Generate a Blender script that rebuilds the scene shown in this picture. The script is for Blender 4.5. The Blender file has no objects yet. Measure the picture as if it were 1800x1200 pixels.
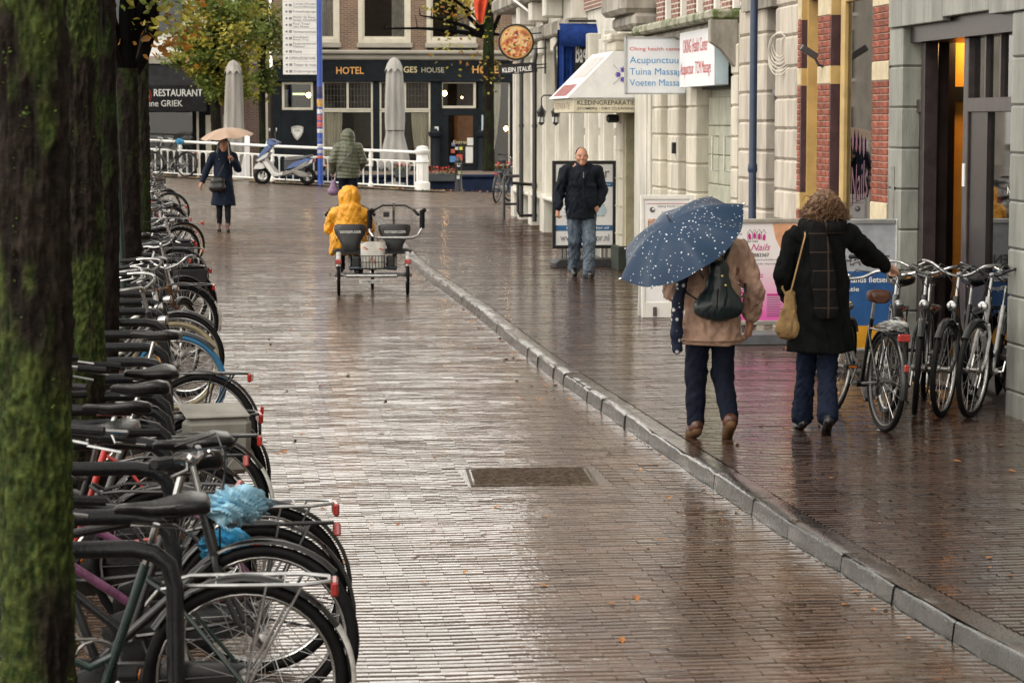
import bpy, math, random
import numpy as np
from mathutils import Vector, Matrix, Euler
random.seed(7); RNG = np.random.default_rng(7)
sc = bpy.context.scene
COL = sc.collection
PI = math.pi
rad = math.radians

# ------------------------------------------------------------------ camera, sky, sun, exposure
cd = bpy.data.cameras.new("camera"); cam = bpy.data.objects.new("camera", cd); COL.objects.link(cam)
cam.location = (0, 0, 2.14)
cam.rotation_euler = (rad(90 - 5.2297), 0, rad(-6.6822))
cd.sensor_width = 36.0; cd.lens = 85.0; cd.clip_start = 0.1; cd.clip_end = 2000
cd.dof.use_dof = True; cd.dof.focus_distance = 17.0; cd.dof.aperture_fstop = 9.0
sc.camera = cam
w = bpy.data.worlds.new("World"); sc.world = w; w.use_nodes = True
wn = w.node_tree.nodes; wl = w.node_tree.links
bg = wn["Background"]; bg.inputs[1].default_value = 0.15
sky = wn.new("ShaderNodeTexSky"); sky.sky_type = 'NISHITA'; sky.sun_disc = False
SUN_EL, SUN_ROT = rad(54), rad(243)
sky.sun_elevation = SUN_EL; sky.sun_rotation = SUN_ROT
sky.air_density = 1.0; sky.dust_density = 0.7; sky.ozone_density = 1.0
hs = wn.new("ShaderNodeHueSaturation"); hs.inputs["Saturation"].default_value = 0.06
tint = wn.new("ShaderNodeMix"); tint.data_type = 'RGBA'; tint.blend_type = 'MULTIPLY'; tint.inputs[0].default_value = 1.0; tint.inputs[7].default_value = (1.0, .938, .845, 1)
wl.new(sky.outputs[0], hs.inputs["Color"]); wl.new(hs.outputs[0], tint.inputs[6]); wl.new(tint.outputs[2], bg.inputs[0])
sd = bpy.data.lights.new("sun", 'SUN'); sun = bpy.data.objects.new("sun", sd); COL.objects.link(sun)
sd.energy = 0.5; sd.angle = rad(35); sd.color = (1.0, 0.93, 0.83)
# light comes from azimuth SUN_ROT (clockwise from +Y), elevation SUN_EL
sdir = Vector((math.sin(SUN_ROT) * math.cos(SUN_EL), math.cos(SUN_ROT) * math.cos(SUN_EL), math.sin(SUN_EL)))
sun.rotation_euler = (-sdir).to_track_quat('-Z', 'Y').to_euler()
sc.view_settings.view_transform = 'Standard'; sc.view_settings.look = 'None'
sc.view_settings.exposure = 1.43; sc.view_settings.gamma = 1.0; sc.view_settings.use_curve_mapping = False
sc.render.engine = 'CYCLES'
sc.cycles.use_denoising = True
sc.cycles.max_bounces = 7; sc.cycles.diffuse_bounces = 3; sc.cycles.glossy_bounces = 3
sc.cycles.transparent_max_bounces = 10; sc.cycles.transmission_bounces = 4
sc.cycles.caustics_reflective = False; sc.cycles.caustics_refractive = False
sc.cycles.sample_clamp_indirect = 6.0

# ------------------------------------------------------------------ materials
MATS = {}
def M(name, col=(.5, .5, .5), rough=.5, metal=0., var=.12, scale=6., bump=0., bscale=60., coat=0., spec=.5, col2=None,
      emit=None, estr=0., rvar=0., oi=0., stretch=None, lo=.35, hi=.65):
    if name in MATS: return MATS[name]
    m = bpy.data.materials.new(name); m.use_nodes = True; MATS[name] = m
    nt = m.node_tree; n = nt.nodes; L = nt.links; p = n["Principled BSDF"]
    p.inputs["Roughness"].default_value = rough; p.inputs["Metallic"].default_value = metal
    p.inputs["Coat Weight"].default_value = coat; p.inputs["Coat Roughness"].default_value = .12
    p.inputs["Specular IOR Level"].default_value = min(spec, .15) if rough >= .6 and not coat else spec
    tc = n.new("ShaderNodeTexCoord"); src = tc.outputs["Object"]
    if stretch:
        mp = n.new("ShaderNodeMapping"); mp.inputs["Scale"].default_value = stretch; L.new(src, mp.inputs[0]); src = mp.outputs[0]
    nz = n.new("ShaderNodeTexNoise"); nz.inputs["Scale"].default_value = scale; nz.inputs["Detail"].default_value = 5
    nz.inputs["Roughness"].default_value = .62
    L.new(src, nz.inputs["Vector"])
    rp = n.new("ShaderNodeValToRGB"); L.new(nz.outputs[0], rp.inputs[0])
    c = Vector(col); d = Vector(col2) if col2 else c * (1 - var * 2)
    u = c if col2 else c * (1 + var)
    e = rp.color_ramp.elements
    e[0].position = lo; e[0].color = (*d, 1); e[1].position = hi; e[1].color = (min(u[0], 1), min(u[1], 1), min(u[2], 1), 1)
    out = rp.outputs[0]
    if oi:
        o = n.new("ShaderNodeObjectInfo"); mr = n.new("ShaderNodeMapRange"); mr.inputs[3].default_value = 1 - oi; mr.inputs[4].default_value = 1 + oi
        L.new(o.outputs["Random"], mr.inputs[0]); mx = n.new("ShaderNodeVectorMath"); mx.operation = 'SCALE'
        L.new(out, mx.inputs[0]); L.new(mr.outputs[0], mx.inputs["Scale"]); out = mx.outputs[0]
    L.new(out, p.inputs["Base Color"])
    if rvar:
        mr = n.new("ShaderNodeMapRange"); mr.inputs[1].default_value = .3; mr.inputs[2].default_value = .7
        mr.inputs[3].default_value = max(rough - rvar, .02); mr.inputs[4].default_value = rough + rvar
        L.new(nz.outputs[0], mr.inputs[0]); L.new(mr.outputs[0], p.inputs["Roughness"])
    if bump:
        nb = n.new("ShaderNodeTexNoise"); nb.inputs["Scale"].default_value = bscale; nb.inputs["Detail"].default_value = 3
        L.new(src, nb.inputs["Vector"]); b = n.new("ShaderNodeBump"); b.inputs["Strength"].default_value = bump; b.inputs["Distance"].default_value = .01
        L.new(nb.outputs[0], b.inputs["Height"]); L.new(b.outputs[0], p.inputs["Normal"])
    if emit:
        p.inputs["Emission Color"].default_value = (*emit, 1); p.inputs["Emission Strength"].default_value = estr
    return m

def glass(name, tint=(.8, .85, .85), refl=.12):
    if name in MATS: return MATS[name]
    m = bpy.data.materials.new(name); m.use_nodes = True; MATS[name] = m
    nt = m.node_tree; n = nt.nodes; L = nt.links
    n.remove(n["Principled BSDF"])
    t = n.new("ShaderNodeBsdfTransparent"); t.inputs[0].default_value = (*tint, 1)
    g = n.new("ShaderNodeBsdfGlossy"); g.inputs["Roughness"].default_value = .02
    fr = n.new("ShaderNodeFresnel"); fr.inputs[0].default_value = 1.5
    ad = n.new("ShaderNodeMath"); ad.operation = 'ADD'; ad.inputs[1].default_value = refl; ad.use_clamp = True
    L.new(fr.outputs[0], ad.inputs[0]); mx = n.new("ShaderNodeMixShader")
    L.new(ad.outputs[0], mx.inputs[0]); L.new(t.outputs[0], mx.inputs[1]); L.new(g.outputs[0], mx.inputs[2])
    L.new(mx.outputs[0], n["Material Output"].inputs[0])
    return m

def brickmat(name, c1, c2, mortar, bw=.21, bh=.062, ms=.009, axis='XZ'):
    m = bpy.data.materials.new(name); m.use_nodes = True; nt = m.node_tree; n = nt.nodes; L = nt.links; p = n["Principled BSDF"]
    tc = n.new("ShaderNodeTexCoord"); sp = n.new("ShaderNodeSeparateXYZ"); cb = n.new("ShaderNodeCombineXYZ")
    L.new(tc.outputs["Object"], sp.inputs[0]); L.new(sp.outputs[axis[0]], cb.inputs[0]); L.new(sp.outputs["Z"], cb.inputs[1])
    b = n.new("ShaderNodeTexBrick"); b.inputs["Color1"].default_value = (*c1, 1); b.inputs["Color2"].default_value = (*c2, 1); b.inputs["Mortar"].default_value = (*mortar, 1)
    b.inputs["Scale"].default_value = 1; b.inputs["Mortar Size"].default_value = ms; b.inputs["Brick Width"].default_value = bw; b.inputs["Row Height"].default_value = bh
    L.new(cb.outputs[0], b.inputs[0])
    nz = n.new("ShaderNodeTexNoise"); nz.inputs["Scale"].default_value = 1.3; nz.inputs["Detail"].default_value = 6; L.new(tc.outputs["Object"], nz.inputs[0])
    mr = n.new("ShaderNodeMapRange"); mr.inputs[3].default_value = .55; mr.inputs[4].default_value = 1.35; L.new(nz.outputs[0], mr.inputs[0])
    vm = n.new("ShaderNodeVectorMath"); vm.operation = 'SCALE'; L.new(b.outputs[0], vm.inputs[0]); L.new(mr.outputs[0], vm.inputs["Scale"])
    L.new(vm.outputs[0], p.inputs["Base Color"]); p.inputs["Roughness"].default_value = .75
    bp = n.new("ShaderNodeBump"); bp.inputs["Strength"].default_value = .5; bp.inputs["Distance"].default_value = .01; bp.invert = True
    L.new(b.outputs["Fac"], bp.inputs["Height"]); L.new(bp.outputs[0], p.inputs["Normal"])
    return m

# ------------------------------------------------------------------ mesh helpers
def rot(axis, a): return Matrix.Rotation(a, 4, axis)
def tr(x, y, z): return Matrix.Translation((x, y, z))
class B:
    def __init__(s): s.v = []; s.f = []
    def add(s, vs, fs, M_=None):
        o = len(s.v)
        if M_ is not None: vs = [M_ @ Vector(v) for v in vs]
        s.v += [tuple(v) for v in vs]; s.f += [tuple(i + o for i in f) for f in fs]; return s
    def box(s, x0, x1, y0, y1, z0, z1, bev=0., M_=None):
        if x0 > x1: x0, x1 = x1, x0
        if y0 > y1: y0, y1 = y1, y0
        if z0 > z1: z0, z1 = z1, z0
        if not bev:
            vs = [(x, y, z) for x in (x0, x1) for y in (y0, y1) for z in (z0, z1)]
            return s.add(vs, [(0, 1, 3, 2), (4, 6, 7, 5), (0, 4, 5, 1), (2, 3, 7, 6), (0, 2, 6, 4), (1, 5, 7, 3)], M_)
        b = min(bev, (x1 - x0) * .45, (y1 - y0) * .45, (z1 - z0) * .45); vs = []; idx = {}
        for i, x in enumerate((x0, x1)):
            for j, y in enumerate((y0, y1)):
                for k, z in enumerate((z0, z1)):
                    dx, dy, dz = (b if i == 0 else -b), (b if j == 0 else -b), (b if k == 0 else -b)
                    idx[i, j, k] = len(vs); vs += [(x, y + dy, z + dz), (x + dx, y, z + dz), (x + dx, y + dy, z)]
        I = lambda i, j, k, a: idx[i, j, k] + a
        fs = [(I(0,0,0,0), I(0,0,1,0), I(0,1,1,0), I(0,1,0,0)), (I(1,0,0,0), I(1,1,0,0), I(1,1,1,0), I(1,0,1,0)),
              (I(0,0,0,1), I(1,0,0,1), I(1,0,1,1), I(0,0,1,1)), (I(0,1,0,1), I(0,1,1,1), I(1,1,1,1), I(1,1,0,1)),
              (I(0,0,0,2), I(0,1,0,2), I(1,1,0,2), I(1,0,0,2)), (I(0,0,1,2), I(1,0,1,2), I(1,1,1,2), I(0,1,1,2))]
        for k in (0, 1):
            for j in (0, 1): fs.append((I(0,j,k,1), I(1,j,k,1), I(1,j,k,2), I(0,j,k,2)))
            for i in (0, 1): fs.append((I(i,0,k,0), I(i,1,k,0), I(i,1,k,2), I(i,0,k,2)))
        for i in (0, 1):
            for j in (0, 1): fs.append((I(i,j,0,0), I(i,j,1,0), I(i,j,1,1), I(i,j,0,1)))
        fs += [(idx[c], idx[c] + 1, idx[c] + 2) for c in idx]
        return s.add(vs, fs, M_)
    def tube(s, pts, r, n=8, cap=True, closed=False, M_=None, flat=1.):
        P = [Vector(p) for p in pts]; m = len(P)
        R = list(r) if hasattr(r, '__len__') else [r] * m
        vs = []; fs = []; up = None
        for i in range(m):
            a = P[(i - 1) % m] if (closed or i > 0) else P[i]; c = P[(i + 1) % m] if (closed or i < m - 1) else P[i]
            t = (c - a).normalized()
            if up is None: up = Vector((0, 0, 1)) if abs(t.z) < .9 else Vector((1, 0, 0))
            sx = t.cross(up)
            if sx.length < 1e-4: up = Vector((.3, 1, .2)); sx = t.cross(up)
            sx.normalize(); up = sx.cross(t).normalized()
            for k in range(n):
                q = 2 * PI * k / n; vs.append(P[i] + sx * (math.cos(q) * R[i]) + up * (math.sin(q) * R[i] * flat))
        for i in range(m if closed else m - 1):
            for k in range(n):
                a, b = i * n + k, i * n + (k + 1) % n; c, d = ((i + 1) % m) * n + (k + 1) % n, ((i + 1) % m) * n + k
                fs.append((a, b, c, d))
        if cap and not closed: fs += [tuple(range(n - 1, -1, -1)), tuple((m - 1) * n + k for k in range(n))]
        return s.add(vs, fs, M_)
    def lathe(s, prof, n=16, M_=None):
        vs = []; fs = []; m = len(prof)
        for r, z in prof:
            for k in range(n): q = 2 * PI * k / n; vs.append((r * math.cos(q), r * math.sin(q), z))
        for i in range(m - 1):
            for k in range(n): fs.append((i * n + k, i * n + (k + 1) % n, (i + 1) * n + (k + 1) % n, (i + 1) * n + k))
        if prof[0][0] > 1e-6: fs.append(tuple(range(n - 1, -1, -1)))
        if prof[-1][0] > 1e-6: fs.append(tuple((m - 1) * n + k for k in range(n)))
        return s.add(vs, fs, M_)
    def prism(s, poly, z0, z1, M_=None):
        n = len(poly); vs = [(x, y, z0) for x, y in poly] + [(x, y, z1) for x, y in poly]
        fs = [tuple(range(n - 1, -1, -1)), tuple(range(n, 2 * n))] + [(i, (i + 1) % n, n + (i + 1) % n, n + i) for i in range(n)]
        return s.add(vs, fs, M_)
    def grid(s, rows, closed=False):
        m = len(rows[0]); vs = [v for r in rows for v in r]; fs = []
        for i in range(len(rows) - 1):
            for k in range(m if closed else m - 1): fs.append((i * m + k, i * m + (k + 1) % m, (i + 1) * m + (k + 1) % m, (i + 1) * m + k))
        return s.add(vs, fs)
    def mesh(s, name, smooth=False):
        me = bpy.data.meshes.new(name); me.from_pydata(s.v, [], s.f); me.validate(clean_customdata=False)
        if smooth:
            me.polygons.foreach_set("use_smooth", [True] * len(me.polygons)); me.set_sharp_from_angle(angle=rad(smooth if smooth is not True else 40))
        me.update(); return me
    def obj(s, name, mat, parent=None, smooth=False): return put(name, s.mesh(name, smooth), mat, parent)

def put(name, me, mat=None, parent=None, mw=None):
    o = bpy.data.objects.new(name, me); COL.objects.link(o)
    if mat is not None:
        if not me.materials: me.materials.append(mat)
        if me.materials[0] is not mat:
            o.material_slots[0].link = 'OBJECT'; o.material_slots[0].material = mat
    if parent is not None: o.parent = parent
    if mw is not None: o.matrix_local = mw
    return o
def tag(o, label=None, cat=None, group=None, kind=None):
    if label: o["label"] = label
    if cat: o["category"] = cat
    if group: o["group"] = group
    if kind: o["kind"] = kind
    return o
def thing(name, label, cat, loc=(0, 0, 0), rz=0., group=None):
    o = bpy.data.objects.new(name, None); COL.objects.link(o); o.location = loc; o.rotation_euler = (0, 0, rz); o.empty_display_size = .1
    return tag(o, label, cat, group)
def bx(name, mat, parent, *a, bev=0.): return B().box(*a, bev=bev).obj(name, mat, parent)
def local(o, x, y, z): return (x - o.location.x, y - o.location.y, z - o.location.z)

def fdir(face):   # matrices for flat lettering: toward -Y (the camera) or toward -X (the street)
    if face == '-y': return Matrix(((1, 0, 0, 0), (0, 0, -1, 0), (0, 1, 0, 0), (0, 0, 0, 1)))
    return Matrix(((0, 0, -1, 0), (-1, 0, 0, 0), (0, 1, 0, 0), (0, 0, 0, 1)))
def text(s_, width, height, mat, parent, M_, name="lettering", bold=0., align='LEFT', shear=0., ext=.002):
    c = bpy.data.curves.new("t", 'FONT'); c.body = s_; c.size = 1; c.extrude = 0; c.offset = bold; c.shear = shear; c.resolution_u = 3
    o = bpy.data.objects.new("t", c); COL.objects.link(o); bpy.context.view_layer.update()
    me = bpy.data.meshes.new_from_object(o.evaluated_get(bpy.context.evaluated_depsgraph_get()))
    bpy.data.objects.remove(o); bpy.data.curves.remove(c)
    n = len(me.vertices)
    if n == 0: return None
    a = np.zeros(n * 3); me.vertices.foreach_get("co", a); a = a.reshape(-1, 3)
    lo, hi = a.min(0), a.max(0)
    sy = height / max(hi[1] - lo[1], 1e-3); sx = width / max(hi[0] - lo[0], 1e-3) if width else sy
    a[:, 0] = (a[:, 0] - lo[0]) * sx; a[:, 1] = (a[:, 1] - lo[1]) * sy; a[:, 2] = 0
    if align == 'CENTER': a[:, 0] -= (hi[0] - lo[0]) * sx / 2
    A = np.array(M_); a = a @ A[:3, :3].T + A[:3, 3]
    me.vertices.foreach_set("co", a.ravel()); me.materials.clear(); me.name = name; me.update()
    return put(name, me, mat, parent)
# ------------------------------------------------------------------ ground heights
def ss(a, b, x):
    t = np.clip((np.asarray(x, float) - a) / (b - a), 0, 1); return t * t * (3 - 2 * t)
def base_h(X, Y): return .24 * ss(37, 48, Y) + .06 * ss(48, 63, Y) + .26 * ss(50, 68, Y) * np.clip((5.2 - np.asarray(X, float)) / 7.3, 0, 1.3)
def road_h(X, Y): return base_h(X, Y) - .10 * (1 - ss(33, 43, Y)) + .005 * np.sin(X * 2.1 + Y * .7) * np.sin(Y * .9 - X)
def pave_h(X, Y): return base_h(X, Y) + .01 * (np.asarray(X, float) - 3) / 2.6
def kerb_x(Y): return 2.80 + .37 * np.exp(-(np.asarray(Y, float) - 9.3) / 4.) + .02 * np.sin(np.asarray(Y) * .5)

def wetmat(name, ramp, r0=.10, r1=.34, bump=.25, brick=None, attr=True, scale=1., coat=.9):
    m = bpy.data.materials.new(name); m.use_nodes = True; nt = m.node_tree; n = nt.nodes; L = nt.links; p = n["Principled BSDF"]
    ge = n.new("ShaderNodeNewGeometry"); pos = ge.outputs["Position"]
    rp = n.new("ShaderNodeValToRGB"); e = rp.color_ramp.elements
    while len(e) < len(ramp): e.new(.5)
    for i, (q, c) in enumerate(ramp): e[i].position = q; e[i].color = (*c, 1)
    nz = n.new("ShaderNodeTexNoise"); nz.inputs["Scale"].default_value = .9 * scale; nz.inputs["Detail"].default_value = 7; nz.inputs["Roughness"].default_value = .65; L.new(pos, nz.inputs[0])
    if brick:
        mp = n.new("ShaderNodeMapping"); L.new(pos, mp.inputs[0])
        b = n.new("ShaderNodeTexBrick"); b.inputs["Scale"].default_value = 1; b.inputs["Brick Width"].default_value = brick[0]; b.inputs["Row Height"].default_value = brick[1]
        b.inputs["Mortar Size"].default_value = .007; b.inputs["Color1"].default_value = (0, 0, 0, 1); b.inputs["Color2"].default_value = (1, 1, 1, 1); b.inputs["Mortar"].default_value = (.1, .1, .1, 1)
        L.new(mp.outputs[0], b.inputs[0]); L.new(b.outputs[0], rp.inputs[0])
    elif attr:
        at = n.new("ShaderNodeAttribute"); at.attribute_name = "bc"; L.new(at.outputs["Fac"], rp.inputs[0])
    else: L.new(nz.outputs[0], rp.inputs[0])
    mr = n.new("ShaderNodeMapRange"); mr.inputs[1].default_value = .3; mr.inputs[2].default_value = .7; mr.inputs[3].default_value = .6; mr.inputs[4].default_value = 1.4
    L.new(nz.outputs[0], mr.inputs[0])
    vm = n.new("ShaderNodeVectorMath"); vm.operation = 'SCALE'; L.new(rp.outputs[0], vm.inputs[0]); L.new(mr.outputs[0], vm.inputs["Scale"]); L.new(vm.outputs[0], p.inputs["Base Color"])
    n2 = n.new("ShaderNodeTexNoise"); n2.inputs["Scale"].default_value = 2.3 * scale; n2.inputs["Detail"].default_value = 6; L.new(pos, n2.inputs[0])
    m2 = n.new("ShaderNodeMapRange"); m2.inputs[1].default_value = .35; m2.inputs[2].default_value = .65; m2.inputs[3].default_value = r0; m2.inputs[4].default_value = r1
    L.new(n2.outputs[0], m2.inputs[0]); L.new(m2.outputs[0], p.inputs["Roughness"])
    p.inputs["Specular IOR Level"].default_value = .5; p.inputs["IOR"].default_value = 1.5; p.inputs["Coat Weight"].default_value = coat; p.inputs["Coat Roughness"].default_value = .06; p.inputs["Coat IOR"].default_value = 1.4
    n3 = n.new("ShaderNodeTexNoise"); n3.inputs["Scale"].default_value = 55; n3.inputs["Detail"].default_value = 3; L.new(pos, n3.inputs[0])
    bp = n.new("ShaderNodeBump"); bp.inputs["Strength"].default_value = bump; bp.inputs["Distance"].default_value = .006; L.new(n3.outputs[0], bp.inputs["Height"]); L.new(bp.outputs[0], p.inputs["Normal"])
    n4 = n.new("ShaderNodeTexNoise"); n4.inputs["Scale"].default_value = 13; n4.inputs["Detail"].default_value = 3; L.new(pos, n4.inputs[0]); b4 = n.new("ShaderNodeBump"); b4.inputs["Strength"].default_value = .22 if attr else .0; b4.inputs["Distance"].default_value = .012; L.new(n4.outputs[0], b4.inputs["Height"]); L.new(b4.outputs[0], bp.inputs["Normal"]); L.new(bp.outputs[0], p.inputs["Coat Normal"])
    if brick:
        b2 = n.new("ShaderNodeBump"); b2.invert = True; b2.inputs["Strength"].default_value = .8; b2.inputs["Distance"].default_value = .01; L.new(b.outputs["Fac"], b2.inputs["Height"]); L.new(bp.outputs[0], b2.inputs["Normal"]); L.new(b2.outputs[0], p.inputs["Normal"]); L.new(b2.outputs[0], p.inputs["Coat Normal"])
    return m
RB = wetmat("wet_road_brick", [(0, (.046, .023, .0105)), (.35, (.074, .040, .020)), (.75, (.094, .054, .030)), (1, (.125, .08, .05))], .09, .26, .12)
PB = wetmat("wet_pavement_brick", [(0, (.025, .012, .0075)), (.4, (.041, .0195, .012)), (.8, (.054, .029, .018)), (1, (.076, .046, .030))], .05, .18, .10)
SAND = wetmat("joint_sand", [(.3, (.03, .024, .018)), (.7, (.06, .048, .036))], .1, .3, .4, attr=False, scale=6)
STONE = wetmat("wet_kerb_stone", [(.25, (.010, .010, .009)), (.5, (.023, .023, .020)), (.75, (.042, .041, .036))], .14, .42, .5, attr=False, scale=3)
BR = wetmat("wet_bridge_brick", [(0, (.055, .030, .015)), (.5, (.088, .053, .030)), (1, (.125, .085, .057))], .24, .48, .6, brick=(.20, .07), coat=.25)

def sheet(name, hf, x0, x1, y0, y1, nx, ny, mat, dz=0., kind="structure", xf=None):
    ys = np.linspace(y0, y1, ny + 1); b = B(); rows = []
    for y in ys:
        a, c = (x0, x1) if xf is None else xf(y)
        rows.append([(x, y, float(hf(x, y)) + dz) for x in np.linspace(a, c, nx + 1)])
    o = b.grid(rows).obj(name, mat, None, 60); return tag(o, kind=kind)
def row_wave(x, y):
    return 1.1 * np.sin(x * 2.1 + y * .31) + .8 * np.sin(x * 4.7 - y * .53) + .35 * np.sin(x * 9.1 + y * .9), 2.31 * np.cos(x * 2.1 + y * .31) + 3.76 * np.cos(x * 4.7 - y * .53) + 3.2 * np.cos(x * 9.1 + y * .9)
def bricks(name, parent, cx, cy, lx, ly, hf, mat, sel, tilt=.013, hv=.0009, wavy=True):
    """cx,cy centres; lx,ly size; sel = boolean mask of those built singly"""
    n = len(cx); rz = RNG.normal(0, .012, n) + (.009 * row_wave(cx, cy)[1] if wavy else 0); tx = RNG.normal(0, tilt, n); ty = RNG.normal(0, tilt * .22, n); dz = RNG.normal(0, hv, n); bc = np.clip(RNG.beta(2.2, 2.4, n), 0, 1)
    h = hf(cx, cy) + dz
    cw = .018                                     # worn, rounded long edges
    LV = [(-.5, 0, -.0065), (-.5, 0, -.0009), (-.5, cw, 0.), (.5, -cw, .0), (.5, 0, -.0011), (.5, 0, -.0065)]
    wv = np.sin(cx * 1.1 + cy * .17) + .7 * np.sin(cx * 2.6 - cy * .31)
    tx = tx + .013 * np.sin(cy * 17 + 2.2 * wv) + .010 * np.sin(cy * 9.1 - 1.7 * wv + cx) + .006 * np.sin(cy * 3.3 + cx * .7)
    r = ~sel; m = int(r.sum())
    V = np.zeros((m, 12, 3))
    for k in range(12):
        fy, oy, oz = LV[k // 2]; sx = -.5 if k % 2 == 0 else .5
        dx = sx * lx[r]; dy = fy * ly[r] + oy * np.minimum(ly[r] / .068, 1)
        V[:, k, 0] = cx[r] + dx - dy * rz[r]; V[:, k, 1] = cy[r] + dy + dx * rz[r]
        V[:, k, 2] = h[r] + dy * tx[r] + dx * ty[r] + oz
    Fq = np.array([(2 * q, 2 * q + 1, 2 * q + 3, 2 * q + 2) for q in range(5)])
    F_ = (Fq[None] + (np.arange(m) * 12)[:, None, None]).reshape(-1, 4)
    me = bpy.data.meshes.new(name); me.from_pydata(V.reshape(-1, 3).tolist(), [], F_.tolist())
    me.polygons.foreach_set("use_smooth", [True] * len(me.polygons))
    at = me.attributes.new("bc", 'FLOAT', 'POINT'); at.data.foreach_set("value", np.repeat(bc[r], 12)); me.update()
    tag(put(name, me, mat, parent), kind="stuff")
    var = []
    for q in range(18):
        b = B(); vs = []
        for k in range(12):
            fy, oy, oz = LV[k // 2]; vs.append((-.1 if k % 2 == 0 else .1, fy * .0678 + oy, oz + random.gauss(0, .0005)))
        b.add(vs, [tuple(x) for x in Fq.tolist()]); mq = b.mesh("brick"); mq.polygons.foreach_set("use_smooth", [True] * 5)
        a2 = mq.attributes.new("bc", 'FLOAT', 'POINT'); a2.data.foreach_set("value", [min(max(random.betavariate(2.2, 2.4), 0), 1)] * 12); var.append(mq)
    for k in np.nonzero(sel)[0]:
        put("brick", var[int(k) % 18], mat, parent, Matrix.Translation((cx[k], cy[k], h[k])) @ Matrix.Rotation(rz[k], 4, 'Z') @ Matrix.Rotation(tx[k], 4, 'X') @ Matrix.Rotation(-ty[k], 4, 'Y') @ Matrix.Diagonal((lx[k] / .2, 1, 1, 1)))
def rows(x0f, x1f, y0, y1, L=.20, P=.070, j=.0022, wav=.009):
    cx = []; cy = []; lx = []; ly = []; y = y0; k = 0
    while y < y1:
        a, b = float(x0f(y)), float(x1f(y)); x = a - (L * .5 if k % 2 else 0) - random.random() * .012
        while x < b:
            xa, xb = max(x, a), min(x + L - j, b - .003)
            if xb - xa > .03: cx.append((xa + xb) / 2); lx.append(xb - xa); cy.append(y + wav * float(row_wave((xa + xb) / 2, y)[0])); ly.append(P - j)
            x += L
        y += P; k += 1
    return [np.array(q) for q in (cx, cy, lx, ly)]
def nearest(cx, cy, n, xmin, xmax=99):
    d = np.where((cx > xmin) & (cx < xmax) & (cx < .41 * cy - .35), cy, 1e6); idx = np.argsort(d)[:n]; s_ = np.zeros(len(cx), bool); s_[idx] = d[idx] < 1e5; return s_

road = sheet("road", road_h, -2.3, 6.5, 5.0, 53.0, 16, 110, SAND, -.0042)
MX, MY = 1.88, 15.05
cx, cy, lx, ly = rows(lambda y: -2.25, lambda y: kerb_x(y) - .012 + 3.2 * float(ss(47.9, 48, y)), 6.0, 52.2)
keep = ~((abs(cx - MX) < .47) & (abs(cy - MY) < .40)); cx, cy, lx, ly = cx[keep], cy[keep], lx[keep], ly[keep]
bricks("road_brickwork", road, cx, cy, lx, ly, road_h, RB, nearest(cx, np.where(cy > 9.3, cy, 1e6), 280, .62))
pave = sheet("pavement", pave_h, 0, 0, 5.0, 47.9, 8, 100, SAND, -.0042, xf=lambda y: (float(kerb_x(y)) + .02, 6.4))
cx, cy, lx, ly = rows(lambda y: float(kerb_x(y)) + .158, lambda y: 6.0, 8.0, 47.9)
bricks("pavement_brickwork", pave, cx, cy, lx, ly, pave_h, PB, nearest(cx, np.where(cy > 10.2, cy, 1e6), 280, 3.5), .008, .0007)
# kerb of single stones
kerb = tag(bx("kerb", SAND, None, 3.0, 3.02, 8, 8.02, -.4, -.38), kind="structure"); kerb.data.clear_geometry()
bkm = B()
y = 6.4; k = 0
while y < 41:
    ln = random.choice((.98, .98, 1.02, .52, .62, .8)); ym = y + ln / 2; x = float(kerb_x(ym)); ang = (float(kerb_x(y + ln)) - float(kerb_x(y))) / ln
    b = B(); W = .15; n = 7; rws = []
    top = float(pave_h(x, ym)) + random.gauss(0, .005); bot = -.16 + float(base_h(x, ym)); ch = random.uniform(.014, .028); tl = random.gauss(0, .006)
    for i in range(n):
        t = i / (n - 1); yy = -ln / 2 + .006 + (ln - .012) * t; e_ = .012 if i in (0, n - 1) else 0; w_ = random.gauss(0, .0035)
        zt = top + tl * (t - .5) - e_ * .6 + random.gauss(0, .0015)
        rws.append([(-.012 + w_ * .5 + e_ * .4, yy, bot), (w_ + e_ * .5, yy, zt - ch * 1.6), (ch * .45 + w_, yy, zt - ch * .5), (ch * 1.3 + w_, yy, zt), (W * .6, yy, zt + .001), (W, yy, zt - .003), (W, yy, bot)])
    b.grid([[Vector(p) for p in r_] for r_ in rws]); b.f += [tuple(range(6, -1, -1)), tuple((n - 1) * 7 + i for i in range(7))]
    o = b.obj("kerb_stone", STONE, kerb, 35); o.location = (x, ym, 0); o.rotation_euler = (0, 0, -math.atan(ang) + random.gauss(0, .006)); y += ln; k += 1
# bridge deck and the street beyond the kerb
tag(sheet("side_road", road_h, -14, -2.3, 45.15, 52.2, 10, 12, BR, .0), kind="structure"); tag(sheet("side_road", road_h, 6.5, 16, 47.95, 52.2, 10, 8, BR, .0), kind="structure")
tag(sheet("bridge_road", road_h, -14, 16, 52.2, 60.0, 40, 30, BR, .001), kind="structure")
def par(x): return 62.4 + (5.1 - x) * .95      # line of the bridge parapet
b = B(); b.grid([[(x, y0 + (par(x) + .55 - y0) * t, float(road_h(x, y0 + (par(x) + .55 - y0) * t)) + .001) for x in np.linspace(-14, 16, 41)] for t in np.linspace(0, 1, 12) for y0 in (60.0,)])
tag(b.obj("bridge_deck", BR, None, 60), kind="structure")
VERGE = M("verge_moss", (.10, .11, .05), .7, 0, .4, 3, .8, 30, col2=(.16, .125, .09))
b = B(); b.grid([[(x, par(x) - .75 + 1.2 * t, float(road_h(x, par(x) - .75 + 1.2 * t)) + .03 + .02 * random.random()) for x in np.linspace(-13, 5.5, 90)] for t in (0, .3, .6, 1)])
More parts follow.
